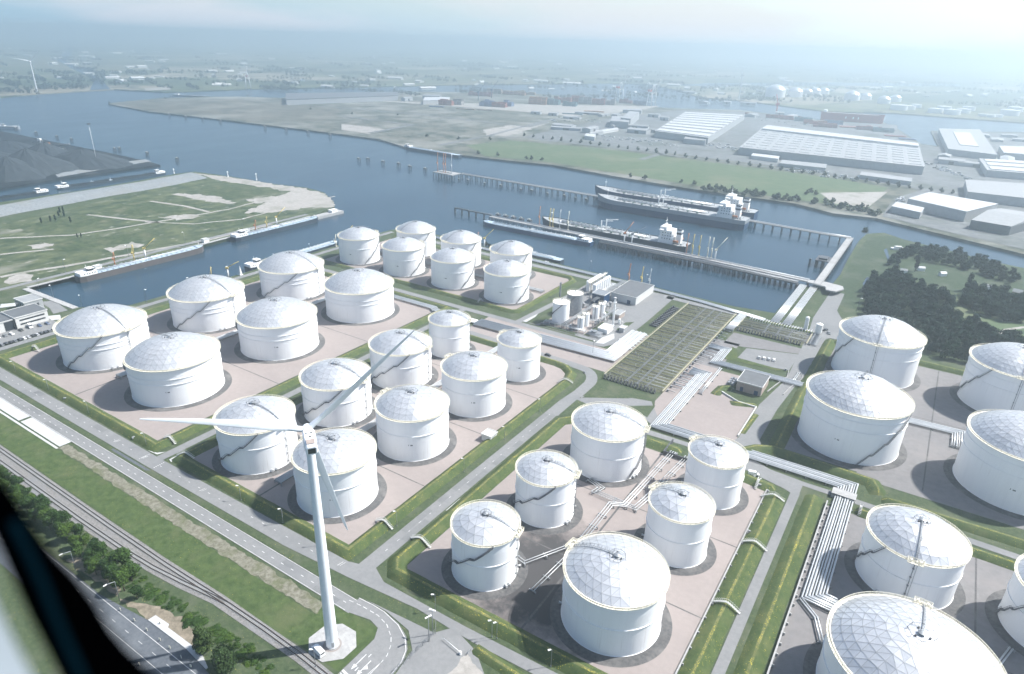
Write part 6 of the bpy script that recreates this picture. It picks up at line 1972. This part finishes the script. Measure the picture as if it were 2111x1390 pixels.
def hall(quad, h, label, roof='roof_grey', wall='wall_grey', lights=0, ridge=0., stripes=None, group=None, windows=0, cat='warehouse'):
    """large hall over a surveyed plan quad: wall, roof, raised roof lights and docks as parts"""
    c = (sum(p[0] for p in quad) / 4, sum(p[1] for p in quad) / 4)
    t = thing('warehouse', label, cat, (c[0], c[1], .4), 0, group)
    q = [(p[0] - c[0], p[1] - c[1]) for p in quad]
    b = MB(); b.prism(q, 0, h); b.build('wall', wall, t)
    def P(s, r): return Vector(((q[0][0] * (1 - s) + q[1][0] * s) * (1 - r) + (q[3][0] * (1 - s) + q[2][0] * s) * r, (q[0][1] * (1 - s) + q[1][1] * s) * (1 - r) + (q[3][1] * (1 - s) + q[2][1] * s) * r))
    b = MB()
    if ridge:
        z1 = h + ridge
        e = [P(0, 0), P(1, 0), P(1, .5), P(0, .5), P(1, 1), P(0, 1)]
        b.face([(*e[0], h + .05), (*e[1], h + .05), (*e[2], z1), (*e[3], z1)]); b.face([(*e[3], z1), (*e[2], z1), (*e[4], h + .05), (*e[5], h + .05)])
        b.face([(*e[0], h + .05), (*e[3], z1), (*e[5], h + .05)]); b.face([(*e[1], h + .05), (*e[4], h + .05), (*e[2], z1)])
    else:
        b.prism([tuple(P(-.004, -.004)), tuple(P(1.004, -.004)), tuple(P(1.004, 1.004)), tuple(P(-.004, 1.004))], h + .02, h + .9)
    o = b.build('roof', roof, t)
    zt = h + .92
    if lights:
        b = MB()
        for k in range(lights):
            r = (k + .5) / lights
            for m in range(12):
                s = (m + .5) / 12
                a, c2, d, e = P(s - .03, r - .004), P(s + .03, r - .004), P(s + .03, r + .004), P(s - .03, r + .004)
                b.prism([tuple(a), tuple(c2), tuple(d), tuple(e)], zt, zt + .8)
        b.build('roof_light', 'roof_white', o)
    if stripes:
        n, s0, s1, mt = stripes
        b = MB()
        for k in range(n):
            r = (k + .5) / n
            b.prism([tuple(P(s0, r - .3 / n)), tuple(P(s1, r - .3 / n)), tuple(P(s1, r + .3 / n)), tuple(P(s0, r + .3 / n))], zt, zt + 1.2)
        b.build('roof_panel', mt, o)
    if windows:
        b = MB()
        for k in range(windows):
            r = (k + .5) / windows
            a, c2 = P(0, r - .3 / windows), P(0, r + .3 / windows)
            d = (P(0, .5) - P(1, .5)).normalized() * .3
            b.prism([tuple(a + d), tuple(c2 + d), tuple(c2 - d), tuple(a - d)], .5, h * .45)
        b.build('dock_door', 'window_dark', t)
    return t


Z = 14
hall(GP([(1525, 305), (1905, 345), (1892, 297), (1575, 262)], Z), Z, 'vast grey flat-roofed distribution hall on the far bank, with rows of roof lights', 'roof_grey', 'wall_grey', 10, windows=0)
hall(GP([(1572, 266), (1893, 302), (1890, 296), (1582, 259)], Z + 4), Z + 4, 'pale raised strip hall along the back of the vast grey hall', 'roof_white', 'wall_pale')
hall(GP([(1350, 271), (1460, 285), (1535, 238), (1412, 232)], Z), Z, 'long hall with bright white roof stripes on the far bank', 'roof_grey', 'wall_grey', 0, stripes=(9, .02, .98, 'roof_white'), windows=0)
hall(GP([(1410, 287), (1454, 291), (1459, 283), (1416, 279)], 10), 10, 'low dark annex before the white-striped hall', 'roof_grey', 'wall_grey')
hall(GP([(1872, 411), (1992, 438), (2057, 422), (1915, 398)], 13), 13, 'large white-roofed warehouse by the canal at the right', 'roof_white', 'wall_grey', 0, windows=9)
hall(GP([(1838, 427), (1898, 440), (1905, 430), (1848, 418)], 8), 8, 'low annex with a white roof edge before the large white-roofed warehouse', 'roof_white', 'wall_grey', windows=0)
hall(GP([(2002, 454), (2085, 468), (2170, 446), (2062, 430)], 11), 11, 'dark gabled hall by the canal at the right edge', 'roof_grey', 'roof_dark', 0, ridge=5)
hall(GP([(1995, 397), (2200, 420), (2190, 385), (1990, 372)], 12), 12, 'broad grey hall with a paler roof at the right edge, above the white-roofed warehouse', 'roof_grey', 'wall_grey')
hall(GP([(2035, 352), (2200, 366), (2200, 338), (2018, 328)], 11), 11, 'hall with white roof panels at the right edge', 'roof_grey', 'wall_grey', stripes=(3, .05, .95, 'roof_white'))
hall(GP([(1955, 308), (2055, 320), (2020, 268), (1935, 266)], 12), 12, 'flat grey hall beside the small harbour inlet', 'roof_grey', 'wall_grey', 0, stripes=(1, .3, .7, 'roof_white'))
hall(GP([(2070, 316), (2200, 325), (2200, 306), (2060, 302)], 12), 12, 'pale long shed at the right edge behind the halls', 'roof_white', 'wall_grey')
hall(GP([(1548, 322), (1604, 329), (1607, 323), (1552, 317)], 6), 6, 'bright low building with white trailers before the vast hall', 'roof_white', 'wall_pale')
hall(GP([(1608, 338), (1702, 348), (1704, 340), (1612, 331)], 6), 6, 'low office row before the middle of the vast hall', 'roof_grey', 'wall_grey')
hall(GP([(1772, 362), (1878, 376), (1880, 369), (1776, 355)], 6), 6, 'low office row before the right part of the vast hall', 'roof_grey', 'wall_grey')
hall(GP([(1280, 244), (1300, 246), (1318, 232), (1298, 230)], 20), 20, 'tall dark block behind the meadow road', 'roof_grey', 'wall_grey')
hall(GP([(1258, 250), (1296, 253), (1300, 243), (1262, 240)], 16), 16, 'dark hall with a white end beside the tall block', 'roof_grey', 'wall_grey')
hall(GP([(1205, 281), (1226, 284), (1228, 278), (1208, 276)], 7), 7, 'small pale building beside the far roundabout', 'roof_white', 'wall_pale')
hall(GP([(1230, 275), (1275, 268), (1272, 264), (1226, 271)], 4), 4, 'row of white trailers along the far road', 'roof_white', 'wall_pale')
hall(GP([(590, 206), (820, 198), (820, 190), (590, 193)], 16), 16, 'long dark quay shed on the spit', 'roof_dark', 'wall_grey')
hall(GP([(872, 208), (925, 207), (927, 201), (876, 201)], 12), 12, 'pale shed among the sand of the container terminal', 'roof_white', 'wall_pale')
hall(GP([(1464, 393), (1500, 398), (1502, 393), (1467, 389)], 5), 5, 'small white hut', 'roof_white', 'wall_pale') if False else None
lowb = [(x + R.uniform(-14, 14), y + R.uniform(-3, 3)) for x, y in [(1100 + i * 34, 236 + (i % 3) * 5) for i in range(9)] + [(1150 + i * 30, 262 + (i % 4) * 5) for i in range(8)] + [(1560 + i * 40, 238 + i * 1.5) for i in range(3)] + [(1940 + i * 30, 330 + (i % 3) * 9) for i in range(6)] + [(2020 + i * 30, 285 + (i % 2) * 6) for i in range(4)] + [(700 + i * 45, 204 + (i % 2) * 4) for i in range(5)] + [(1420 + i * 40, 190 - (i % 3) * 5 + i * .6) for i in range(17)] + [(1450 + i * 45, 212 + i * 1.9 + 0 * i) for i in range(3)]]
LS = None
for i, (x, y) in enumerate(lowb):
    u, v = G(x, y)
    if LS is None:
        LS = thing('far_shed', 'small grey-roofed shed among the far harbour industry', 'shed', (u, v, .4), .2, 'small sheds of the far harbour industry')
        b = MB(); b.box(-15, 15, -8, 8, 0, 7); b.build('wall', 'wall_grey', LS)
        b = MB(); b.face([(-15.5, -8.5, 7), (15.5, -8.5, 7), (15.5, 0, 9), (-15.5, 0, 9)]); b.face([(-15.5, 0, 9), (15.5, 0, 9), (15.5, 8.5, 7), (-15.5, 8.5, 7)]); b.face([(-15, -8, 7), (-15, 8, 7), (-15, 0, 8.9)]); b.face([(15, 8, 7), (15, -8, 7), (15, 0, 8.9)]); b.build('roof', 'roof_grey', LS)
        b = MB(); b.box(-3, 3, -8.1, -7.9, 0, 5); b.build('door', 'window_dark', LS)
    else: dup(LS, (u, v, .4), R.choice((0, .2, 1.6)) + R.uniform(-.1, .1), None, None, (R.uniform(.6, 2.6), R.uniform(.7, 2.2), R.uniform(.7, 1.5)))
# container stacks: rows of boxes of uneven height
cols = [(.34, .12, .08), (.42, .20, .09), (.12, .17, .30), (.36, .34, .32), (.10, .20, .22), (.40, .30, .22), (.30, .08, .07)]


def stack(x, y, nx, ny, h, ci, label, group):
    u, v = G(x, y)
    b = MB()
    for i in range(nx):
        for j in range(ny):
            k = max(1, int(h * 1.7 + R.uniform(-2.6, 1.4))) if h > 1 else 1
            for q in range(k): b.box((i - nx / 2) * 12.7, (i - nx / 2) * 12.7 + 12.2, (j - ny / 2) * 2.75, (j - ny / 2) * 2.75 + 2.44, q * 2.62, q * 2.62 + 2.6)
    o = b.build('container_stack', 'stack_paint', None, (u, v, .4))
    o.color = (*cols[ci % 7], 1)
    o.rotation_euler.z = .25
    if h > 2: o.scale = (1.25, 1.5, 1)
    return tag(o, label, 'containers', group)


GC = 'container stacks on the far terminal'
CL = ['rust coloured', 'orange-brown', 'dark blue', 'pale grey', 'teal', 'tan', 'red']
k = 0
for x, y, nx, ny, h in ((920, 217, 3, 5, 4), (945, 216, 2, 6, 4), (990, 198, 6, 5, 3), (1005, 219, 3, 7, 4), (1030, 221, 3, 6, 3), (1048, 219, 2, 7, 4), (1020, 193, 4, 6, 4), (1060, 196, 6, 5, 3), (1085, 195, 5, 4, 3), (1110, 215, 4, 8, 5), (1140, 216, 3, 8, 4), (1160, 212, 4, 7, 4), (1175, 219, 3, 6, 3),
                        (1190, 212, 3, 8, 5), (1208, 214, 3, 7, 5), (1230, 215, 4, 8, 4), (1255, 216, 3, 6, 4), (1290, 213, 3, 5, 3), (1320, 216, 3, 6, 3), (960, 226, 5, 3, 1), (900, 221, 4, 3, 1), (1000, 228, 4, 3, 1), (1225, 231, 5, 4, 1), (1180, 236, 5, 3, 1)):
    stack(x, y, nx, ny, h, k * 3 + (k // 4), '%s container stack on the far terminal%s' % (CL[(k * 3 + k // 4) % 7], ' apron' if h == 1 else ''), GC); k += 1
for x, y, nx, ny, h in ((1600, 244, 5, 9, 2), (1630, 247, 5, 9, 2), (1655, 250, 4, 10, 2), (1680, 256, 5, 12, 2), (1700, 262, 5, 12, 2), (1718, 256, 4, 10, 2), (1750, 263, 4, 12, 1), (1790, 268, 5, 12, 2), (1820, 272, 4, 12, 2), (1548, 240, 3, 6, 2), (1845, 282, 4, 6, 1), (1870, 288, 3, 6, 1)):
    stack(x, y, nx, ny, h, (0, 6, 4, 0, 6, 2)[k % 6], 'low %s container stack between the vast hall and the red ship' % CL[(0, 6, 4, 0, 6, 2)[k % 6]], 'container stacks behind the vast hall'); k += 1


def gantry(x, y, label, s=1.):
    t = thing('container_crane', label, 'crane', (*G(x, y), 0), 1.0, 'container cranes')
    b = MB()
    for i in (-10, 10):
        for j in (-13, 13): b.tube([(i, j, 0), (i * .7, j, 46)], 1.3, 6)
        b.tube([(i * .7, -13, 44), (i * .7, 13, 44)], 1.2, 6); b.tube([(i, -13, 14), (i, 13, 14)], 1.1, 6)
        b.tube([(i * .7, -13, 46), (0, -6, 72)], .9, 6); b.tube([(i * .7, 13, 46), (0, -6, 72)], .9, 6)
    b.build('portal_frame', 'paint_white', t)
    b = MB(); b.tube([(0, 30, 47), (0, -16, 47)], 1.7, 6); b.tube([(0, -16, 47), (0, -42, 92)], 1.5, 6); b.tube([(0, -6, 72), (0, -36, 82)], .5, 5); b.build('boom', 'paint_white', t)
    b = MB(); b.box(-5, 5, 10, 22, 48, 54); b.build('machine_house', 'red', t)
    t.scale = (s, s, s)
    return t


gantry(1276, 210, 'left white container crane with raised boom', 1.0); gantry(1342, 219, 'right white container crane with raised boom', 1.0)
gantry(512, 183, 'bluish far crane on the shore behind the spit', .9)
t = thing('harbour_crane', 'red-legged harbour crane left of the red ship', 'crane', (*G(1600, 234), 0), .6)
b = MB(); b.tube([(0, 0, 0), (0, 0, 30)], 2, 8); b.box(-5, 5, -4, 4, 26, 34); b.build('tower', 'red', t)
b = MB(); b.tube([(0, 0, 32), (-4, 14, 60)], 1.3, 6); b.build('jib', 'red', t)
for x, y, l in ((986, 208, 'thin far slewing crane on the container terminal'), (1013, 202, 'second thin far slewing crane on the container terminal')):
    t = thing('slewing_crane', l, 'crane', (*G(x, y), 0), .3)
    b = MB(); b.tube([(0, 0, 0), (0, 0, 32)], 1.6, 6); b.box(-4, 4, -4, 4, 26, 33); b.build('tower', 'hull_blue', t)
    b = MB(); b.tube([(0, 0, 30), (26, 0, 62)], 1.0, 6); b.build('jib', 'hull_blue', t)
# red ship
p0, p1 = GP([(1690, 247), (1818, 256)], 0)
t = thing('cargo_ship', 'long red cargo ship lying behind the vast hall', 'ship', ((p0[0] + p1[0]) / 2, (p0[1] + p1[1]) / 2 + 12, -3), math.atan2(p1[1] - p0[1], p1[0] - p0[0]))
Lr = math.dist(p0, p1)
lo, hi = hull_rows(Lr, 32, 0, 16)
b = MB(); band(b, lo, hi, -1, 27, sheer=2); b.build('hull', 'hull_red', t)
b = MB(); deck(b, hi, 26); b.build('deck', 'deck_grey', t)
b = MB(); b.box(-Lr * .47, -Lr * .42, -14, 14, 26, 33); b.build('bridge_house', 'paint_white', t)
b = MB()
for k in (-.1, .02, .1): b.box(Lr * k, Lr * k + 3, -16.4, -15.9, 12, 18)
b.build('side_mark', 'paint_white', t)


# far white tanks
def far_tank(x, y, w, label, flat_roof=False):
    u, v = G(x, y)
    dist = (Vector((u, v, 0)) - CAM).dot(FW)
    r = w / FPX * dist / 2
    h = r * (.75 if not flat_roof else .62)
    t = thing('far_storage_tank', label, 'tank', (u, v, .3), 0, 'far white storage tanks')
    b = MB(); b.cyl(0, 0, 0, h, r, n=40, cap=False); b.ring(0, 0, r, r + .8, h * .9, h * .95, 40); b.build('tank_wall', 'tank_white', t)
    b = MB()
    if flat_roof: b.cyl(0, 0, h, h + r * .08, r, r * .1, 40)
    else:
        P, T, _ = facets(r, r * .5, 7)
        for a in T: b.face([(P[k][0], P[k][1], P[k][2] + h) for k in a])
    b.build('roof', 'dome_sheet' if not flat_roof else 'roof_white', t)
    return t


for i, (x, y, w) in enumerate(((1597, 200, 39), (1638, 200, 30), (1664, 196, 20), (1680, 195, 22), (1698, 194, 20), (1755, 207, 30), (1784, 206, 22), (1821, 214, 25), (1845, 210, 22))):
    far_tank(x, y, w, 'far white domed tank beyond the channel, ' + ('leftmost and largest of the row', 'low one right of the largest', 'first of the close trio', 'middle of the close trio', 'last of the close trio', 'alone in the middle of the row', 'low one right of the lone tank', 'left of the last pair', 'right of the last pair')[i])
for i, (x, y, w) in enumerate(((1852, 227, 32), (1873, 226, 24), (1888, 222, 20), (1927, 233, 28), (1945, 228, 26), (1962, 236, 30), (1985, 233, 26), (1996, 228, 24), (2025, 240, 16), (2042, 242, 16), (2058, 242, 16), (2080, 238, 34), (2092, 230, 28))):
    far_tank(x, y, w, 'far pale flat-topped tank in the cluster at the upper right', True)
for i, (x, y, s) in enumerate(((1523, 206, 1.1), (1820, 190, 1.0))):
    dup(ft2, (*G(x, y), 0), 1.0 + i, ('faint far wind turbine left of the far white tanks', 'faint far wind turbine behind the far white tanks')[i], None, s)
# cottages near the wood
for i, (x, y, l) in enumerate(((2038, 597, 'white low caravan by the garden at the edge of the wood'), (2095, 610, 'small house with a reddish gable at the right edge of the wood'), (1862, 563, 'small grey-roofed shed in the wood'), (1898, 558, 'small white shed in the wood clearing'), (1942, 569, 'white summer house between wood trees'))):
    t = thing('cottage', l, 'house', (*G(x, y), 0), -.5 + .3 * i)
    w, d, h = (9, 4, 3) if i == 0 else (7, 6, 4) if i == 1 else (6, 4, 3)
    b = MB(); b.box(-w / 2, w / 2, -d / 2, d / 2, 0, h); b.build('wall', 'brick' if i == 1 else 'paint_white', t)
    b = MB(); b.face([(-w / 2 - .3, -d / 2 - .3, h + .02), (w / 2 + .3, -d / 2 - .3, h + .02), (w / 2 + .3, 0, h + d * .4), (-w / 2 - .3, 0, h + d * .4)]); b.face([(-w / 2 - .3, 0, h + d * .4), (w / 2 + .3, 0, h + d * .4), (w / 2 + .3, d / 2 + .3, h + .02), (-w / 2 - .3, d / 2 + .3, h + .02)])
    b.face([(-w / 2, -d / 2, h), (-w / 2, 0, h + d * .38), (-w / 2, d / 2, h)][::-1]); b.face([(w / 2, -d / 2, h), (w / 2, d / 2, h), (w / 2, 0, h + d * .38)])
    b.build('roof', 'roof_white' if i in (0, 3, 4) else 'roof_grey', t)
# bright piles of material and sails of tarpaulin on the quay
for i, (u, v, l) in enumerate(((-512.5, 292, 'small white pointed cover on the quay before the second dock tank'), (-513, 350, 'small white pointed cover on the quay beyond the quay crane'))):
    b = MB(); b.cyl(0, 0, 0, 8.5, 1.4, .1, 12); b.box(-1.5, 1.5, -1.5, 1.5, 0, .5)
    tag(b.build('pointed_cover', 'paint_white', None, (u, v, .2)), l, 'cover')

# distant countryside
h0 = thing('distant_house', 'tiny pale house in the hazy countryside', 'house', (0, 0, .4), 0, 'distant houses')
b = MB(); b.box(-14, 14, -7, 7, 0, 7); b.build('wall', 'wall_pale', h0)
b = MB(); b.face([(-15, -8, 6.8), (15, -8, 6.8), (15, 0, 12), (-15, 0, 12)]); b.face([(-15, 0, 12), (15, 0, 12), (15, 8, 6.8), (-15, 8, 6.8)]); b.face([(-14.01, -7, 7), (-14.01, 7, 7), (-14.01, 0, 11.5)]); b.face([(14.01, 7, 7), (14.01, -7, 7), (14.01, 0, 11.5)]); b.build('roof', 'wall_pale', h0)
k = 0
while k < 150:
    x = R.uniform(0, 2111)
    y = R.uniform(98 + x * .018, 170 + x * .018)
    u, v = G(x, y)
    if math.hypot(u, v) > 9000: continue
    s = R.uniform(.45, 1.0) * (1 + math.hypot(u, v) / 9000)
    if k == 0: h0.location = (u, v, .4); h0.scale = (s, s, s)
    else: dup(h0, (u, v, .4), R.uniform(0, 3), None, None, (s * R.uniform(.7, 2.4), s * R.uniform(.8, 1.5), s * .8))
    k += 1
b = MB()
rr = random.Random(5)
groves = []
while len(groves) < 260:
    x = rr.uniform(-60, 2170); y = rr.uniform(94 + x * .018, 178 + x * .022)
    u, v = G(x, y)
    if math.hypot(u, v) < 11500: groves.append((u, v))
for x, y in ((60, 186), (90, 184), (120, 182), (150, 182), (160, 176), (175, 168), (100, 176), (140, 165), (205, 160), (190, 150), (120, 150), (240, 176), (300, 150), (330, 148), (350, 150), (420, 150), (560, 148), (60, 165), (20, 191), (40, 190)): groves.append(G(x, y))
for u, v in groves:
    row = rr.random() < .55
    a = rr.uniform(-.5, .5)
    n = rr.randint(6, 22)
    far = math.hypot(u, v) / 3000
    for i in range(n):
        q = (i - n / 2) * rr.uniform(9, 16) if row else rr.gauss(0, 60)
        p = Vector((u + q * math.cos(a) + rr.gauss(0, 6), v + q * math.sin(a) + (rr.gauss(0, 5) if row else rr.gauss(0, 25)), .4))
        H_ = rr.uniform(8, 16)
        for m in range(26):
            d = Vector((rr.gauss(0, 1), rr.gauss(0, 1), rr.gauss(0, 1))).normalized()
            c = p + Vector((d.x * H_ * .45, d.y * H_ * .45, H_ * .55 + d.z * H_ * .45))
            nn = (d + Vector((rr.uniform(-.6, .6), rr.uniform(-.6, .6), .4))).normalized()
            s = nn.orthogonal().normalized(); e = nn.cross(s); w = H_ * .2
            b.face([c - s * w, c - e * w * .7, c + s * w, c + e * w * .7])
o = b.build('distant_trees', 'leaf_far')
tag(o, 'hazy groves and hedgerows scattered over the distant flat country', 'trees', None, 'stuff')

# small debris: pallets, crates and utility boxes along the compounds
k = 0
ub = None
for u, v in [(-36, 262), (-36.2, 298), (-41, 300), (-85, 302), (-76, 303), (-185, 362), (-170, 360), (-60, 445), (-45, 306), (-330, 147.2), (-402, 147.4)]:
    if ub is None:
        ub = thing('utility_box', 'small grey utility box beside the roads and banks', 'utility box', (u, v, .1), 0, 'utility boxes')
        b = MB(); b.box(-.6, .6, -.3, .3, 0, 1.2); b.build('cabinet', 'wall_grey', ub); b = MB(); b.box(-.66, .66, -.36, .36, 1.203, 1.3); b.build('lid', 'roof_grey', ub)
    else: dup(ub, (u, v, .1), R.uniform(0, 3), None, None, R.uniform(.7, 1.3))

# ------------------------------------------------------------------ the aircraft's own window pillar, close to the camera


def cp(x, y, d):
    return CAM + (FW + RT * ((x - CX) / FPX) - UP * ((y - CY) / FPX)) * d


pr = [(-30, 945), (22, 1012), (74, 1090), (116, 1146), (160, 1192), (196, 1240), (228, 1296), (262, 1338), (312, 1386), (380, 1448), (450, 1508)]
pl = [(-110, 945), (-70, 1010), (-20, 1092), (0, 1133), (18, 1175), (38, 1222), (63, 1277), (80, 1310), (100, 1348), (135, 1420), (175, 1500)]
t = thing('window_pillar', 'black out-of-focus aircraft window pillar across the lower left corner', 'window pillar', tuple(cp(150, 1300, .75)))
o_ = Vector(t.location)
b = MB()
for i in range(len(pr) - 1):
    def c4(k): return [cp(*pl[k], .70) - o_, cp(*pr[k], .70) - o_, cp(*pr[k], .76) - o_, cp(*pl[k], .76) - o_]
    A_, B_ = c4(i), c4(i + 1)
    for j in range(4): b.face([A_[j], A_[(j + 1) % 4], B_[(j + 1) % 4], B_[j]])
b.build('pillar', 'cockpit_black', t)
b = MB()
ctr = [(25, 1075), (39, 1107), (65, 1160), (88, 1210), (108, 1262), (128, 1310), (146, 1350), (162, 1385), (190, 1450)]
pts = [cp(x, y, .692) - o_ for x, y in ctr]
b.tube(pts, .0058, 8)
b.build('trim_strip', 'cockpit_trim', t)
t = thing('fuselage_edge', 'pale blurred edge of the aircraft fuselage in the extreme lower left', 'fuselage', tuple(cp(0, 1350, .6)))
o_ = Vector(t.location)
b = MB()
er = [(-60, 1130), (-30, 1200), (0, 1268), (22, 1310), (45, 1355), (66, 1392), (110, 1480)]
for i in range(len(er) - 1):
    (x0, y0), (x1, y1) = er[i], er[i + 1]
    q = [cp(x0, y0, .6), cp(x1, y1, .6), cp(x1 - 160, y1 + 60, .58), cp(x0 - 160, y0 + 60, .58)]
    w = [cp(x0, y0, .66), cp(x1, y1, .66), cp(x1 - 160, y1 + 60, .66), cp(x0 - 160, y0 + 60, .66)]
    q = [p - o_ for p in q]; w = [p - o_ for p in w]
    b.face(q); b.face(w[::-1]); b.face([q[0], w[0], w[1], q[1]])
b.build('fairing', 'cockpit_grey', t)

# ------------------------------------------------------------------ haze
HZ_DENS, HZ_ANI = 3.25e-4, .76
b = MB()
S = FAR + 400
b.box(-S, S, -S, S, -6.0, 232.0)
m, nt, bs = nodes('haze')
nt.nodes.remove(bs)
pv = nt.nodes.new('ShaderNodeVolumePrincipled')
pv.inputs['Color'].default_value = (.80, .905, .955, 1)
pv.inputs['Density'].default_value = HZ_DENS
pv.inputs['Anisotropy'].default_value = HZ_ANI
nt.links.new(pv.outputs[0], nt.nodes['Material Output'].inputs['Volume'])
o = b.build('haze', 'haze')
o['kind'] = 'stuff'; o['label'] = 'pale even haze lying over the whole harbour landscape'; o['category'] = 'haze'
o.visible_shadow = True

# ------------------------------------------------------------------ light, sky, camera
SUN_EL, SUN_AZ = math.radians(50), math.radians(45.3)
sd = Vector((math.cos(SUN_EL) * math.cos(SUN_AZ), math.cos(SUN_EL) * math.sin(SUN_AZ), math.sin(SUN_EL)))
sl = bpy.data.lights.new('sun', 'SUN')
sl.energy = 4.7; sl.angle = math.radians(.5); sl.color = (1, .968, .925)
so = bpy.data.objects.new('sun', sl); C.objects.link(so)
so.rotation_euler = sd.to_track_quat('Z', 'Y').to_euler()
so.location = (0, 0, 600)
w = bpy.data.worlds.new('World'); sc.world = w; w.use_nodes = True
nt = w.node_tree
bg = nt.nodes['Background']
sky = nt.nodes.new('ShaderNodeTexSky'); sky.sky_type = 'NISHITA'; sky.sun_disc = False
sky.sun_elevation = SUN_EL; sky.sun_rotation = math.radians(90) - SUN_AZ
sky.altitude = 200; sky.air_density = 1.0; sky.dust_density = 1.2; sky.ozone_density = 1.2
# hazy lower sky: pale blue away from the sun, near white toward it, with a faint pinkish cloud
tc = nt.nodes.new('ShaderNodeTexCoord')
sepd = nt.nodes.new('ShaderNodeSeparateXYZ'); nt.links.new(tc.outputs['Generated'], sepd.inputs[0])
dt = nt.nodes.new('ShaderNodeVectorMath'); dt.operation = 'DOT_PRODUCT'; dt.inputs[1].default_value = tuple(sd)
nt.links.new(tc.outputs['Generated'], dt.inputs[0])
side = nt.nodes.new('ShaderNodeMapRange'); side.inputs[1].default_value = -.30; side.inputs[2].default_value = .52
nt.links.new(dt.outputs['Value'], side.inputs[0])
hzc = ramp(nt, side.outputs[0], [(0, (2.1, 3.3, 4.15)), (.55, (3.6, 4.4, 4.75)), (1, (5.6, 6.1, 5.8))])
mp = nt.nodes.new('ShaderNodeMapping'); mp.inputs['Scale'].default_value = (3, 3, 16)
nt.links.new(tc.outputs['Generated'], mp.inputs['Vector'])
cf = noise_n(nt, mp.outputs[0], 1.0, 4, .5)
hzc = mix(nt, ramp(nt, cf, [(.46, 0.), (.62, .7)]), hzc, (4.5, 4.55, 4.9))
el = nt.nodes.new('ShaderNodeMapRange'); el.inputs[1].default_value = .02; el.inputs[2].default_value = .15; el.inputs[3].default_value = 1; el.inputs[4].default_value = 0
nt.links.new(sepd.outputs['Z'], el.inputs[0])
nt.links.new(mix(nt, el.outputs[0], sky.outputs[0], hzc), bg.inputs['Color'])
bg.inputs['Strength'].default_value = .092
cam = bpy.data.cameras.new('camera'); co = bpy.data.objects.new('camera', cam); C.objects.link(co)
co.matrix_world = Matrix(((RT.x, UP.x, -FW.x, CAM.x), (RT.y, UP.y, -FW.y, CAM.y), (RT.z, UP.z, -FW.z, CAM.z), (0, 0, 0, 1)))
cam.sensor_width = 36; cam.lens = 36 * FPX / 2111
cam.clip_start = .05; cam.clip_end = 60000
cam.dof.use_dof = True; cam.dof.focus_distance = 420; cam.dof.aperture_fstop = 1.1
sc.camera = co
sc.view_settings.view_transform = 'Standard'
sc.view_settings.look = 'None'
sc.view_settings.exposure = 1.05
sc.view_settings.gamma = 1
sc.cycles.use_denoising = True
sc.cycles.max_bounces = 6; sc.cycles.diffuse_bounces = 2; sc.cycles.glossy_bounces = 2; sc.cycles.volume_bounces = 2
sc.cycles.transparent_max_bounces = 8
sc.cycles.use_adaptive_sampling = True
